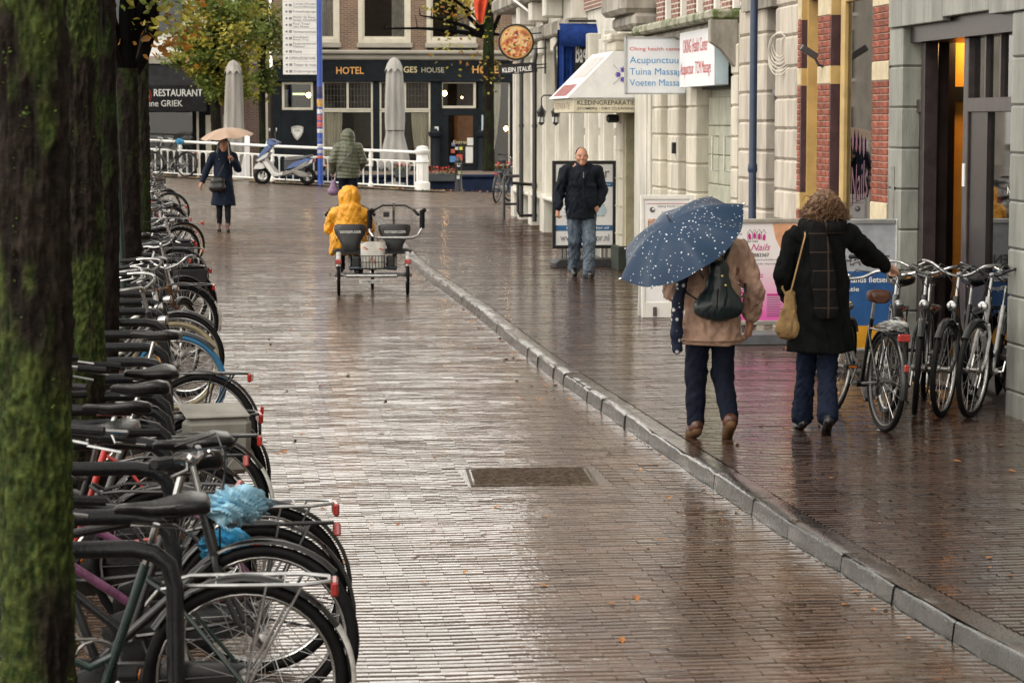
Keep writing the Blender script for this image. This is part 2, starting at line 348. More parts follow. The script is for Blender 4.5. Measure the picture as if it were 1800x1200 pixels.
tag(b.obj("mossy_verge", VERGE, None), kind="stuff")
WATER = M("canal_water", (.02, .028, .022), .06, 0, .3, .6, .35, 3)
tag(bx("ground", M("far_ground", (.12, .11, .09), .9), None, -300, 300, -60, 500, -3.2, -3.0), kind="structure")
tag(bx("canal_water", WATER, None, -40, 40, 4, 78.5, -2.9, -1.5), kind="structure")
QUAY = brickmat("quay_brick", (.12, .07, .05), (.16, .1, .07), (.12, .11, .1), axis='YZ')
tag(bx("quay_wall", QUAY, None, -2.75, -2.28, -4, 70, -2.95, -.115), kind="structure")
tag(bx("far_quay", QUAY, None, -40, -9.5, -4, 72, -2.9, -.1), kind="structure")
tag(bx("near_street", M("near_street_brick", (.1, .07, .055), .4), None, -14, 9, -30, 5.2, -.4, -.14), kind="structure")
tag(bx("hotel_quay", M("quay_paving", (.11, .09, .075), .4), None, -40, 40, 78.3, 200, -2.9, .1), kind="structure")
# puddles
PUD = M("puddle_water", (.02, .016, .012), .10, 0, .2, 3, .2, 12, spec=.4)
def puddle(x, y, rx, ry, seed):
    r = random.Random(seed); n = 36; ph = [r.uniform(0, 6.3) for _ in range(4)]; pts = []
    for i in range(n):
        q = 2 * PI * i / n; k = 1 + .25 * math.sin(2 * q + ph[0]) + .18 * math.sin(3 * q + ph[1]) + .12 * math.sin(5 * q + ph[2]) + .07 * math.sin(9 * q + ph[3])
        pts.append((x + rx * k * math.cos(q), y + ry * k * math.sin(q)))
    z = float(road_h(x, y)) + .0035
    tag(B().prism(pts, z - .006, z).obj("puddle", PUD), kind="structure")

# manhole
IRON = M("wet_cast_iron", (.125, .095, .072), .62, 0., .3, 20, .3, 80)
mh = thing("manhole_cover", "square ribbed iron inspection cover set in the brick road", "manhole cover", (MX, MY, -.1)); mh.rotation_euler.z = -.05
zt = float(road_h(MX, MY)) + .1
b = B()
for a in ((-.395, .395, -.375, -.357), (-.395, .395, .357, .375), (-.395, -.377, -.357, .357), (.377, .395, -.357, .357)): b.box(*a, zt - .05, zt + .004, bev=.004)
b.obj("frame", IRON, mh)
bx("cover_plate", IRON, mh, -.375, .375, -.355, .355, zt - .05, zt - .003, bev=.002)
for i in range(26):
    y0 = -.62 + i * .047; P_ = []
    for t in np.linspace(-.36, .36, 13):
        yy = y0 + .62 * (t + .36) / 1.4
        if abs(yy) < .34: P_.append((t, yy, zt - .006))
    if len(P_) > 2: B().tube([P_[0], P_[-1]], .011, 5).obj("rib", IRON, mh)
# fallen leaves
LEAFA = M("fallen_leaf", (.42, .18, .04), .45, 0, .5, 3, col2=(.25, .08, .02), spec=.5)
b = B()
def leaf(b, x, y, z, s, a, roll=0., pit=0.):
    Mx = tr(x, y, z) @ rot('Z', a) @ rot('X', pit) @ rot('Y', roll)
    b.add([(-.5*s, 0, 0), (-.15*s, -.32*s, .08*s), (.3*s, -.22*s, .05*s), (.6*s, 0, 0), (.3*s, .22*s, .06*s), (-.15*s, .32*s, .1*s)], [(0, 1, 2, 3), (0, 3, 4, 5)], Mx)
for i in range(420):
    q = random.random()
    if q < .35: y = random.uniform(9, 44); x = float(kerb_x(y)) - abs(random.gauss(0, .12)) - .03
    elif q < .55: y = random.uniform(9, 40); x = random.uniform(3.2, 5.5)
    elif q < .8: y = random.uniform(12, 44); x = random.gauss(.15, .35)
    else: y = random.uniform(10, 46); x = random.uniform(.2, 2.8)
    z = float(pave_h(x, y) if x > kerb_x(y) else road_h(x, y)) + .006
    leaf(b, x, y, z, random.uniform(.025, .06), random.uniform(0, 6.3), random.gauss(0, .2))
for i in range(260):
    x = random.uniform(-3, 6.5); y = par(x) - abs(random.gauss(.25, .3)); leaf(b, x, y, float(road_h(x, y)) + .05, random.uniform(.05, .1), random.uniform(0, 6.3), random.gauss(0, .3))
tag(b.obj("fallen_leaves", LEAFA), kind="stuff")
# ------------------------------------------------------------------ right-hand row of shops (fronts on the plane x = 5.6, facing -x)
GREY = M("grey_stone", (.255, .262, .235), .5, 0, .2, 6, .35, 90, oi=.09, rvar=.1, stretch=(1, 1, .2))
DARKW = M("dark_brown_paint", (.018, .012, .0115), .32, 0, .2, 8, .1, 40)
DARKT = M("dark_brown_trim", (.045, .034, .034), .35, 0, .2, 8)
CREAM = M("cream_paint", (.60, .565, .47), .5, 0, .13, 5, .15, 30, oi=.05, stretch=(1, 1, .22))
WHITEP = M("old_white_paint", (.62, .60, .53), .45, 0, .12, 5, .12, 25, stretch=(1, 1, .25))
OFFW = M("warm_offwhite_render", (.52, .475, .41), .6, 0, .14, 6, .3, 45, oi=.06, stretch=(1, 1, .22))
GREENW = M("pale_green_paint", (.38, .385, .30), .5, 0, .1, 4)
OCHRE = M("ochre_paint", (.52, .36, .14), .5, 0, .1, 4)
REDB = M("red_brick", (.27, .082, .052), .62, 0, .25, 14, .5, 60, oi=.22)
PURB = M("dark_purple_brick", (.062, .027, .030), .5, 0, .2, 10, .3, 60)
BUFF = M("buff_stone_band", (.60, .52, .36), .6, 0, .08, 8)
MORT = M("pale_mortar", (.58, .52, .46), .8, 0, .15, 20)
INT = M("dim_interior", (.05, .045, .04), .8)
GLS = glass("shop_glass", (.72, .78, .76), .10)
BLACK = M("black_metal", (.011, .011, .012), .35, 0, .2, 12)
NAVY = M("navy_paint", (.012, .028, .072), .3, 0, .15, 5)
LEAD = M("weathered_stone", (.34, .32, .28), .7, 0, .3, 3, .4, 30, stretch=(1, 1, .4))
MOSSC = M("mossy_cornice", (.36, .35, .29), .7, 0, .3, 5, .6, 30, col2=(.10, .13, .05), lo=.42, hi=.56)
WHITE = M("white_paint", (.74, .73, .69), .42, 0, .05, 3)

def blocks(parent, y0, y1, z0, z1, h, x0, x1, mat, name="stone_block", bev=.014, gap=.004, split=0):
    z = z0; k = 0
    while z < z1 - .05:
        t = min(z + h, z1)
        ys = [y0, y1] if not split else ([y0] + [y0 + (y1 - y0) * q for q in ((.5,) if k % 2 else (.33, .72))] + [y1])
        for a, c in zip(ys[:-1], ys[1:]): bx(name, mat, parent, x0, x1, a + gap / 2, c - gap / 2, z + gap / 2, t - gap / 2, bev=bev)
        z = t; k += 1

# ---- bicycle shop: grey stone with dark brown joinery
S = thing("shop_building", "grey stone shop with dark brown joinery and an open doorway at the right edge", "building")
bx("wall", GREY, S, 5.63, 12, -6, 20.18, 3.02, 9.6)
bx("side_wall", GREY, S, 5.63, 12, -6, 15.9, -.15, 3.01)
for i in range(11): bx("fascia_panel", GREY, S, 5.585, 5.66, 15.9 + i * .39, 15.9 + i * .39 + .384, 2.915 + (.03 if 17.2 < 15.9 + i * .39 < 18.4 else 0), 3.75, bev=.006)
blocks(S, 15.0, 16.955, -.15, 2.91, .342, 5.6, 6.0, GREY, split=1)
blocks(S, 19.82, 20.20, -.15, 2.91, .342, 5.6, 6.0, GREY)
bx("lintel", DARKW, S, 5.67, 6.2, 16.97, 19.81, 2.78, 3.0)
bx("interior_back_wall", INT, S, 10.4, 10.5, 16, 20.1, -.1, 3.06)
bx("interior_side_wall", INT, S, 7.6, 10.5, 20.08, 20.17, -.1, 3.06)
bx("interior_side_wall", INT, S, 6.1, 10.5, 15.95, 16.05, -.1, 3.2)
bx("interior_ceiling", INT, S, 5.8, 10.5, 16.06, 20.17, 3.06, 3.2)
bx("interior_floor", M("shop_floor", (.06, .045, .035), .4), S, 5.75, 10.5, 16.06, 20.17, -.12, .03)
bx("interior_shade_panel", DARKW, S, 5.87, 6.115, 19.98, 20.05, .02, 3.05)  # dark panel added to stand for the shade inside the doorway
ORANGE = M("orange_wall", (.75, .33, .05), .6, 0, .1, 3)
bx("orange_wall", ORANGE, S, 6.05, 7.6, 20.08, 20.16, .02, 3.05)
bx("inner_transom", BLACK, S, 6.086, 7.1, 20.0, 20.06, 2.30, 2.42)
for y0, y1 in ((19.62, 19.72), (18.42, 18.54), (16.965, 17.03)): bx("post", DARKT, S, 5.74, 5.86, y0, y1, .0, 2.78, bev=.006)
for y0, y1, ms in ((19.72, 20.2, (19.95,)), (17.03, 18.42, (17.35, 17.7, 18.06))):
    bx("transom", DARKT, S, 5.735, 5.87, y0, y1, 2.20, 2.31, bev=.006)
    for m_ in ms: bx("mullion", DARKT, S, 5.76, 5.81, m_ - .018, m_ + .018, 2.31, 2.78)
    bx("pane", GLS, S, 5.79, 5.795, y0, y1, 2.31, 2.78)
bx("panel", DARKW, S, 5.76, 5.82, 19.72, 20.2, .0, 2.2)
bx("door_jamb", DARKW, S, 5.87, 5.96, 19.66, 19.74, .0, 2.78)
bx("plinth", DARKW, S, 5.72, 5.86, 17.03, 18.42, -.1, .36, bev=.01)
bx("window_sill", DARKT, S, 5.69, 5.9, 17.03, 18.42, .36, .41, bev=.008)
bx("pane", GLS, S, 5.79, 5.796, 17.03, 18.42, .41, 2.2)
bx("mullion", DARKW, S, 5.76, 5.83, 17.98, 18.4, .41, 2.2)
bx("nameplate", WHITE, S, 5.73, 5.739, 18.45, 18.51, 1.62, 1.80)
POSTG = M("poster_grey", (.42, .44, .47), .4); POSTB = M("poster_blue", (.03, .11, .30), .4); POSTY = M("poster_orange", (.75, .36, .03), .4); POSTK = M("poster_black", (.02, .02, .025), .4); WTXT = M("white_lettering", (.85, .85, .83), .4, var=0)
bx("poster", POSTG, S, 5.83, 5.84, 17.04, 17.85, .95, 1.52)
bx("poster", POSTB, S, 5.829, 5.841, 17.04, 17.85, .7, .95)
bx("poster", POSTY, S, 5.829, 5.841, 17.04, 17.55, 1.66, 1.84)
bx("poster", POSTY, S, 5.829, 5.841, 17.04, 17.85, .5, .66)
bx("poster", POSTK, S, 5.829, 5.841, 17.04, 17.55, 1.53, 1.58)
text("DENH BIKE", .8, .10, WTXT, S, tr(5.785, 17.50, 1.70) @ fdir('-x'), bold=.02)
text("Nieuwe en tweedehands", 1.0, .055, WTXT, S, tr(5.785, 17.55, 1.59) @ fdir('-x'))
text("& Reparatie", .5, .055, WTXT, S, tr(5.785, 17.40, 1.47) @ fdir('-x'))
text("015 - 7150575", .5, .055, WTXT, S, tr(5.785, 17.75, .98) @ fdir('-x'))
bx("intercom_panel", M("brushed_steel", (.30, .30, .29), .35, .7), S, 5.59, 5.6, 19.98, 20.06, .95, 1.75, bev=.003)
lt = bpy.data.lights.new("lamp", 'POINT'); lt.energy = 9; lt.color = (1.0, .62, .25); lt.shadow_soft_size = .12
lo_ = thing("shop_lamp", "warm ceiling lamp lighting the orange wall inside the bicycle shop", "lamp", (6.35, 19.75, 3.02))
B().lathe([(.03, .03), (.03, -.02), (.09, -.06), (.09, -.09), (.0, -.1)], 14).obj("lamp_shade", M("lamp_glow", (.9, .6, .3), .5, emit=(1, .6, .22), estr=3), lo_)
lp = bpy.data.objects.new("lamp_light", lt); COL.objects.link(lp); lp.parent = lo_; lp.location = (0, 0, -.2)

# ---- nail studio: banded red brick, ochre joinery
S = thing("shop_building", "red and buff banded brick shop with a tall ochre framed window", "building")
bx("wall", brickmat("banded_brick", (.24, .085, .065), (.19, .065, .05), (.5, .45, .4), axis='YZ'), S, 5.66, 12, 20.21, 23.56, 3.32, 9.6)
bx("interior_back_wall", M("nail_interior", (.10, .105, .085), .8), S, 9.0, 9.1, 20.21, 23.56, -.1, 3.3)
bx("party_wall", INT, S, 6.0, 9.0, 20.21, 20.3, -.1, 3.3); bx("party_wall", INT, S, 6.0, 9.0, 22.3, 22.4, -.1, 3.3); bx("interior_ceiling", INT, S, 5.7, 9, 20.2, 23.5, 3.3, 3.31)
bx("interior_floor", INT, S, 5.6, 9, 20.2, 23.5, -.12, .02)
brk = {}
def brick_at(y0, y1, z0, z1):
    k = (round(y1 - y0, 3), round(z1 - z0, 3))
    if k not in brk: brk[k] = B().box(0, .075, .0025, k[0] - .0025, .004, k[1] - .004, bev=.005).mesh("brick")
    put("brick", brk[k], REDB, S, tr(5.6 + random.gauss(0, .0015), y0, z0))
CH = .0592
for (a, c, nb) in ((20.235, 20.755, 2), (22.26, 22.73, 2), (23.43, 23.555, 1)):
    bx("mortar_core", MORT, S, 5.612, 5.9, a, c, -.1, 3.34)
    for (z0, z1) in ((2.475, 2.645), (3.115, 3.33), (1.26, 1.43)): bx("stone_band", BUFF, S, 5.597, 5.7, a, c, z0 + .003, z1 - .003, bev=.006)
    bx("plinth_block", LEAD, S, 5.58, 5.7, a, c, -.1, .32, bev=.01)
    for (z0, z1) in ((.32, 1.26), (1.43, 2.475), (2.645, 3.115)):
        n_ = round((z1 - z0) / CH); ch = (z1 - z0) / n_
        for i in range(n_):
            z = z0 + i * ch
            cut = [a, c] if nb == 1 else ([a, a + .21, a + .42, c] if i % 2 and c - a > .5 else ([a, a + .105, a + .315, c] if i % 2 else [a, (a + c) / 2, c]))
            if nb == 2 and i % 2 and c - a > .5: cut = [a, a + .3, c]
            for u, v_ in zip(cut[:-1], cut[1:]): brick_at(u, v_, z, z + ch)
    for (z0, z1, mm) in ((.32, 1.26, PURB), (1.43, 2.475, PURB), (2.645, 3.115, PURB), (2.475, 2.645, OCHRE), (3.115, 3.33, OCHRE), (1.26, 1.43, OCHRE)):
        if a > 21: bx("reveal", mm, S, 5.604, 5.70, a - .03, a - .001, z0, z1)
for y0, y1 in ((21.97, 22.10), (20.757, 20.80)): bx("window_frame", OCHRE, S, 5.66, 5.76, y0, y1, .32, 3.33, bev=.01)
bx("window_frame", OCHRE, S, 5.665, 5.755, 20.80, 21.97, .32, .48, bev=.01)
bx("window_head", OCHRE, S, 5.665, 5.755, 20.80, 21.97, 3.22, 3.33, bev=.01)
bx("pane", GLS, S, 5.70, 5.706, 20.80, 21.97, .48, 3.22)
bx("blind", M("grey_green_blind", (.22, .23, .19), .7), S, 5.71, 5.716, 20.80, 21.97, 2.86, 3.22)
PURP = M("plum_decal", (.09, .012, .05), .4, var=0)
for i in range(4): B().lathe([(0, 0), (.028, .05), (.035, .1), (.026, .16), (0, .24)], 8, tr(5.694, 21.74 - i * .13, 1.86 - i * .02) @ rot('X', .10) @ Matrix.Diagonal((.06, 1, .85, 1))).obj("nail_decal", PURP, S)
text("Nails", .62, .34, PURP, S, tr(5.693, 21.78, 1.36) @ fdir('-x') @ rot('Z', .16), shear=.35)
bx("door", OCHRE, S, 5.95, 6.0, 22.42, 23.5, 0, 3.32)
bx("door_jamb", OCHRE, S, 5.66, 5.95, 23.36, 23.428, 0, 3.33)
bx("door_jamb", M("orange_lit_colour", (.62, .20, .06), .5), S, 5.8, 5.95, 22.80, 22.92, 2.1, 3.3)  # orange-lit strip of the recess: the orange light is put into its colour
bx("corbel", OCHRE, S, 5.63, 5.75, 22.735, 22.86, 2.36, 2.42, bev=.01)
B().box(-.16, .02, -.03, .03, -.03, .03, bev=.006, M_=tr(5.52, 22.5, 2.74) @ rot('Y', .55)).tube([(5.52, 22.5, 2.72), (5.55, 22.5, 2.66), (5.6, 22.5, 2.64)], .012).obj("floodlight", M("grey_fitting", (.06, .055, .06), .4), S)
B().lathe([(.0, .05), (.06, .03), (.07, -.02), (0, -.03)], 12, tr(6.6, 21.2, 2.72)).obj("ceiling_lamp", M("lamp_glow_small", (1, .6, .3), .5, emit=(1, .5, .12), estr=5), S)
bx("wall", OFFW, S, 5.66, 12, 23.44, 23.556, -.1, 3.32)

# ---- pale rusticated house with narrow shop window
S = thing("shop_building", "pale rusticated stone house behind the navy blue pole", "building")
bx("wall", OFFW, S, 5.68, 12, 23.57, 26.34, 3.3, 9.6)
bx("interior_back_wall", INT, S, 6.7, 6.8, 24, 26, -.1, 3.3)
RB_ = .310
blocks(S, 23.60, 24.55, -.12, 3.45, RB_, 5.6, 5.95, OFFW, bev=.022, gap=.008)
blocks(S, 25.02, 26.34, -.05, 3.45, RB_, 5.6, 5.95, OFFW, bev=.022, gap=.008)
bx("core", OFFW, S, 5.63, 6.0, 23.6, 24.53, -.1, 3.4); bx("core", OFFW, S, 5.63, 6.0, 25.04, 26.3, -.1, 3.4)
bx("pane", GLS, S, 5.74, 5.746, 24.55, 25.02, .4, 3.2)
bx("window_sill", LEAD, S, 5.6, 5.9, 24.56, 25.01, .32, .40, bev=.01); bx("stall_riser", OFFW, S, 5.7, 5.9, 24.56, 25.01, -.1, .32)
bx("window_bar", M("grey_bar", (.2, .2, .21), .5), S, 5.68, 5.76, 24.56, 25.01, 2.40, 2.46)
bx("window_head", LEAD, S, 5.55, 5.9, 24.5, 26.0, 3.3, 3.45)
for z in (1.6,): text("ontd", .2, .07, WTXT, S, tr(5.735, 24.9, 2.05) @ fdir('-x'))
CAB = M("white_cable", (.6, .57, .5), .5)
cc = thing("cable_coil", "coil of white cable hung on the pale rusticated stone pier", "cable", (5.55, 24.15, 2.9))
b = B()
for k in range(6):
    r = .085 + .012 * k; b.tube([(.02 - .006 * k + random.gauss(0, .004), r * .9 * math.cos(q) * (1 + .1 * math.sin(q + k)), r * 1.45 * math.sin(q) - .02 * k) for q in np.linspace(0, 2 * PI, 26)[:-1]], .0075, 5, closed=True)
b.tube([(.0, 0, .1), (.02, -.25, .16), (.04, -.5, .3)], .006, 5)
cc.rotation_euler.z = rad(52); b.obj("loop", CAB, cc, 60); bx("bracket", BLACK, cc, -.02, .05, -.17, -.09, -.13, .03); B().lathe([(.0, 0), (.045, .005), (.05, .05), (.03, .09), (0, .1)], 10, tr(0, -.14, -.2)).obj("cap", M("grey_cap", (.16, .15, .14), .5), cc)
np_ = thing("steel_pole", "tall navy blue steel pole standing before the pale rusticated house", "pole", (5.40, 24.66, 0))
B().lathe([(.06, -.05), (.06, .03), (.042, .05), (.040, 6.5), (0, 6.55)], 14).obj("shaft", NAVY, np_, 40); B().lathe([(.046, 0), (.05, .02), (.05, .07), (.046, .09)], 14, tr(0, 0, 1.6)).obj("collar", NAVY, np_, 40)

# ---- health centre: cream rusticated piers, pale green doors, brick above
S = thing("shop_building", "cream rusticated shop front with pale green doors and brick upper floor", "building")
UP = brickmat("upper_brick", (.23, .095, .07), (.17, .07, .055), (.52, .48, .42), axis='YZ')
bx("wall", UP, S, 5.68, 12, 26.36, 31.72, 3.42, 9.6); bx("wall", OFFW, S, 5.95, 12, 26.36, 31.72, -.1, 3.42)
for a, c in ((31.16, 31.70), (29.9, 30.58), (28.73, 29.31), (26.36, 26.66)):
    blocks(S, a, c, -.12, 3.0, .345, 5.58, 5.9, CREAM, bev=.02, gap=.008); bx("core", CREAM, S, 5.61, 5.95, a + .02, c - .02, -.1, 3.2)
for a, c in ((30.6, 31.14), (29.33, 29.88)):
    blocks(S, a, c, -.12, 2.5, .345, 5.69, 5.94, OFFW, name="panel", bev=.012, gap=.006); bx("soffit", LEAD, S, 5.66, 5.95, a, c, 2.5, 2.58)
for i, (a, c) in enumerate(((28.10, 28.70), (27.40, 28.06), (26.70, 27.36))):
    blocks(S, a, c, .0, 2.42, .345, 5.74, 5.86, GREENW, name="door_panel", bev=.012, gap=.006)
    bx("door_leaf", GREENW, S, 5.78, 5.93, a - .02, c + .02, 0, 2.5)
    if i: B().tube([(5.73, a + .64, 1.55), (5.66, a + .66, 1.55), (5.66, a + .66, 1.95), (5.73, a + .64, 1.95)], .011).obj("door_handle", M("steel", (.5, .5, .48), .25, 1.), S)
bx("door_head", M("dark_green_paint", (.08, .085, .06), .6), S, 5.66, 5.95, 26.7, 28.7, 2.5, 2.72); bx("frieze", GREENW, S, 5.62, 5.95, 26.36, 31.72, 2.74, 3.1)
bx("cornice", MOSSC, S, 5.30, 5.95, 26.4, 31.72, 3.24, 3.36, bev=.03); bx("cornice_bed", LEAD, S, 5.44, 5.95, 26.42, 31.7, 3.12, 3.24, bev=.03)
B().prism([(5.30, 3.0), (5.42, 2.92), (5.6, 2.7), (5.6, 3.24), (5.30, 3.24)], 0, .16, Matrix(((1, 0, 0, 0), (0, 0, 1, 26.40), (0, 1, 0, 0), (0, 0, 0, 1)))).obj("corbel", LEAD, S)
for i in range(5):
    y0 = 26.7 + i * 1.05; bx("window_post", WHITE, S, 5.62, 5.72, y0, y0 + .1, 3.38, 5.6); bx("brick_pier", UP, S, 5.6, 5.7, y0 + .12, y0 + .62, 3.38, 5.6)
bx("hook", BLACK, S, 5.53, 5.60, 29.95, 30.0, 1.72, 1.86)

LBOX = M("lightbox_white", (.80, .83, .86), .35, 0, .04, 3); LBLUE = M("pale_blue_side", (.45, .56, .62), .35, 0, .06, 3); REDT = M("faded_red_lettering", (.62, .05, .05), .5, var=.1); BLUT = M("sky_blue_lettering", (.06, .30, .62), .5, var=.05); ALU = M("aluminium", (.45, .46, .46), .38, .6)
L1 = thing("lightbox_sign", "projecting white lightbox with blue massage lettering facing along the street", "sign", (5.22, 29.45, 2.47))
bx("panel", LBOX, L1, -.36, .37, -.05, .05, .0, .665); b = B()
for a in ((-.375, .385, -.018, 0), (-.375, .385, .665, .683), (-.378, -.36, -.018, .683)): b.box(a[0], a[1], -.06, .06, a[2], a[3])
b.obj("frame", ALU, L1)
for s_, z, h, wd, mm in (("Oking health center", .50, .058, .66, REDT), ("Acupunctuur", .335, .105, .66, BLUT), ("Tuina Massage", .195, .105, .70, BLUT), ("Voeten Massage", .06, .105, .72, BLUT)): text(s_, wd, h, mm, L1, tr(-.325, -.053, z) @ fdir('-y'))
bx("bracket", BLACK, L1, .37, .46, -.02, .02, .2, .26)
L2 = thing("lightbox_sign", "wall mounted white lightbox with faded red lettering above the pale green doors", "sign", (5.43, 27.9, 2.53))
bx("panel", LBOX, L2, 0, .01, -1.05, 1.05, 0, .65); bx("casing", LBLUE, L2, .01, .17, -1.05, 1.05, 0, .65, bev=.01)
for s_, z, h, y_, wd in (("OKING Health Center", .40, .16, .82, 1.5), ("Acupunctuur", .10, .19, .98, .82), ("TCM Massage", .10, .19, .06, .93)): text(s_, wd, h, REDT, L2, tr(-.003, y_, z) @ fdir('-x'))
bx("bracket", BLACK, L2, .17, .25, -.8, -.7, .3, .36)

# ---- tailor: white painted timber front, hood over the door
S = thing("shop_building", "white painted timber shop front of the clothing repair shop", "building")
bx("wall", UP, S, 5.8, 12, 31.73, 39.4, 3.9, 9.6); bx("wall", WHITEP, S, 5.86, 12, 34.7, 39.4, -.1, 3.9); bx("wall", WHITEP, S, 6.3, 12, 31.73, 34.7, -.1, 3.9)
bx("pilaster", WHITEP, S, 5.56, 6.3, 31.76, 32.98, -.1, 3.5, bev=.012); bx("pilaster_panel", WHITEP, S, 5.54, 5.56, 31.95, 32.8, .5, 2.9, bev=.008)
bx("plinth", LEAD, S, 5.53, 6.2, 31.76, 32.98, -.1, .32, bev=.01)
YELL = M("yellowed_paint", (.50, .455, .30), .5, 0, .12, 5, .1, 30)
bx("door_jamb", YELL, S, 5.64, 6.3, 34.16, 34.26, -.1, 3.3); bx("door", BLACK, S, 6.15, 6.2, 33.0, 34.16, 0, 3.2); bx("door_transom", YELL, S, 5.65, 6.3, 33.0, 34.16, 2.9, 3.3)
bx("column", CREAM, S, 5.58, 5.9, 34.26, 34.72, .3, 3.3, bev=.03); bx("column_base", M("dark_green_base", (.05, .06, .05), .6), S, 5.52, 6.0, 34.1, 34.76, -.1, .34, bev=.01)
for i in range(7): bx("column_ring", YELL, S, 5.57, 5.9, 34.262, 34.722, .5 + i * .4, .512 + i * .4)
for i, y0 in enumerate((34.85, 36.4, 37.95)):
    bx("pilaster", WHITEP, S, 5.66, 5.86, y0, y0 + .30, -.1, 3.5, bev=.012); bx("fluting", WHITEP, S, 5.645, 5.66, y0 + .06, y0 + .12, .8, 3.2); bx("fluting", WHITEP, S, 5.645, 5.66, y0 + .18, y0 + .24, .8, 3.2)
    for z0, z1 in ((.75, 1.9), (2.0, 2.5), (2.6, 3.4)): bx("panel", WHITEP, S, 5.80, 5.85, y0 + .4, y0 + 1.45, z0, z1, bev=.015)
    bx("stall_riser", GREY, S, 5.76, 5.86, y0 + .32, y0 + 1.5, -.1, .62); bx("sill", WHITEP, S, 5.62, 5.86, y0 + .30, y0 + 1.55, .62, .70, bev=.02)
bx("cornice", LEAD, S, 5.18, 6.1, 31.74, 33.6, 3.55, 3.95, bev=.06); bx("cornice_bed", LEAD, S, 5.32, 6.1, 31.74, 33.5, 3.36, 3.55, bev=.05)
bx("capital", CREAM, S, 5.28, 6.0, 33.0, 33.7, 3.08, 3.22, bev=.02); bx("capital", CREAM, S, 5.22, 6.0, 32.99, 33.75, 3.22, 3.32, bev=.02)
bx("alarm_box", BLACK, S, 5.40, 5.58, 34.4, 34.5, 2.10, 2.22, bev=.03)
AW = thing("door_awning", "white hood awning with purple tulip emblem over the clothing repair shop door", "awning", (5.6, 33.0, 2.24))
HOODM = M("white_canvas", (.78, .78, .77), .6, 0, .05, 4); VAL = M("cream_valance", (.60, .555, .41), .5, 0, .06, 5); DKT = M("charcoal_lettering", (.04, .04, .045), .5, var=0)
b = B(); hp = [(-.97, .20), (.0, .20), (.0, .84), (-.33, .84)]
b.add([(x, 0, z) for x, z in hp] + [(x, 1.95, z) for x, z in hp], [(0, 1, 2, 3), (7, 6, 5, 4), (0, 3, 7, 4), (3, 2, 6, 7), (0, 4, 5, 1)]).obj("hood", HOODM, AW)
bx("valance", VAL, AW, -.89, 0, .01, 1.94, 0, .195, bev=.008); bx("edge_strip", ALU, AW, -.91, .0, -.01, 1.96, .188, .208)
text("KLEDINGREPARATIE", .80, .062, DKT, AW, tr(-.83, .006, .105) @ fdir('-y'), bold=.008); text("STOMERIJ - DRY CLEANING", .80, .045, DKT, AW, tr(-.83, .006, .03) @ fdir('-y'), bold=.003)
FAD = M("faded_brown_lettering", (.38, .27, .20), .6); text("REPARATIE", 1.5, .09, FAD, AW, tr(-.893, 1.8, .05) @ fdir('-x'))
PURT = M("purple_emblem", (.10, .07, .38), .5, var=0)
for k in range(4):
    Mx = tr(-.20, -.004, .52) @ rot('Y', k * PI / 2); b = B()
    b.prism([(-.03, .045), (-.035, .1), (-.012, .085), (0, .115), (.012, .085), (.035, .1), (.03, .045), (0, .03)], 0, .003, Mx @ Matrix(((1, 0, 0, 0), (0, 0, -1, 0), (0, 1, 0, 0), (0, 0, 0, 1)))); b.obj("tulip_emblem", PURT, AW)
    a = PI / 4 + k * PI / 2; B().tube([(-.20 + .05 * math.cos(a), -.004, .52 + .05 * math.sin(a)), (-.20 + .19 * math.cos(a), -.004, .52 + .19 * math.sin(a))], .003, 4).obj("emblem_needle", M("grey_needle", (.3, .3, .32), .5), AW)
sl = Matrix.Translation((-.97, 0, .20)) @ rot('Y', -math.atan2(.64, .64) + PI / 2 - PI / 2)
MAR = M("faded_maroon_print", (.34, .13, .13), .6, 0, .3, 20); GRP = M("faded_grey_print", (.52, .50, .48), .6, 0, .2, 30)
def slope(t, y): return (-.97 + .64 * t - .004, y, .20 + .64 * t + .004)
for (t0, t1, y0, y1, mm) in ((.05, .3, .35, 1.7, MAR), (.45, .9, .3, 1.5, GRP)): B().add([slope(t0, y0), slope(t0, y1), slope(t1, y1), slope(t1, y0)], [(0, 3, 2, 1)]).obj("print", mm, AW)
BL = thing("blue_awning", "folded royal blue fabric awning hanging between the white shop fronts", "awning", (5.6, 38.5, 2.45))
BLF = M("royal_blue_fabric", (.008, .032, .16), .7, 0, .25, 6, .2, 40)
def curtain(x0, x1, y, z0, z1, amp=.03, n=16, ph=0., bot=0.): return [[Vector((x0 + (x1 - x0) * t, y + amp * math.sin(t * 14 + ph) + .02 * math.sin(t * 31), z0 + (z1 - z0) * s_ + (bot * t if s_ == 0 else 0))) for t in np.linspace(0, 1, n)] for s_ in (0, .35, .7, 1)]
b = B(); b.grid(curtain(-.36, -.08, 0, -.02, 1.12, .03)); b.grid([[v + Vector((0, .012, 0)) for v in r] for r in curtain(-.36, -.08, 0, -.02, 1.12, .03)]); b.obj("side_curtain", BLF, BL, 60)
b = B(); b.grid(curtain(.14, .26, .1, .3, 1.12, .02)); b.obj("side_curtain", BLF, BL, 60)
b = B(); rw = []
for t in np.linspace(0, 1, 14):
    q = t * 2.2; rw.append([Vector((x, -.02 - .22 * math.sin(q), 1.22 - .12 * (1 - math.cos(q)) - .18 * t)) for x in np.linspace(-.34, .26, 6)])
b.grid(rw).obj("valance_roll", BLF, BL, 60)
bx("sign_board", BLACK, BL, -.08, .14, .04, .06, .35, 1.0)
text("Bag", .17, .42, WTXT, BL, tr(-.06, .036, .5) @ fdir('-y'), bold=.02)
bx("bracket", BLACK, BL, -.3, .0, -.16, -.05, .86, .93, bev=.01); bx("bracket", BLACK, BL, -.18, .3, -.02, .02, 1.24, 1.28)

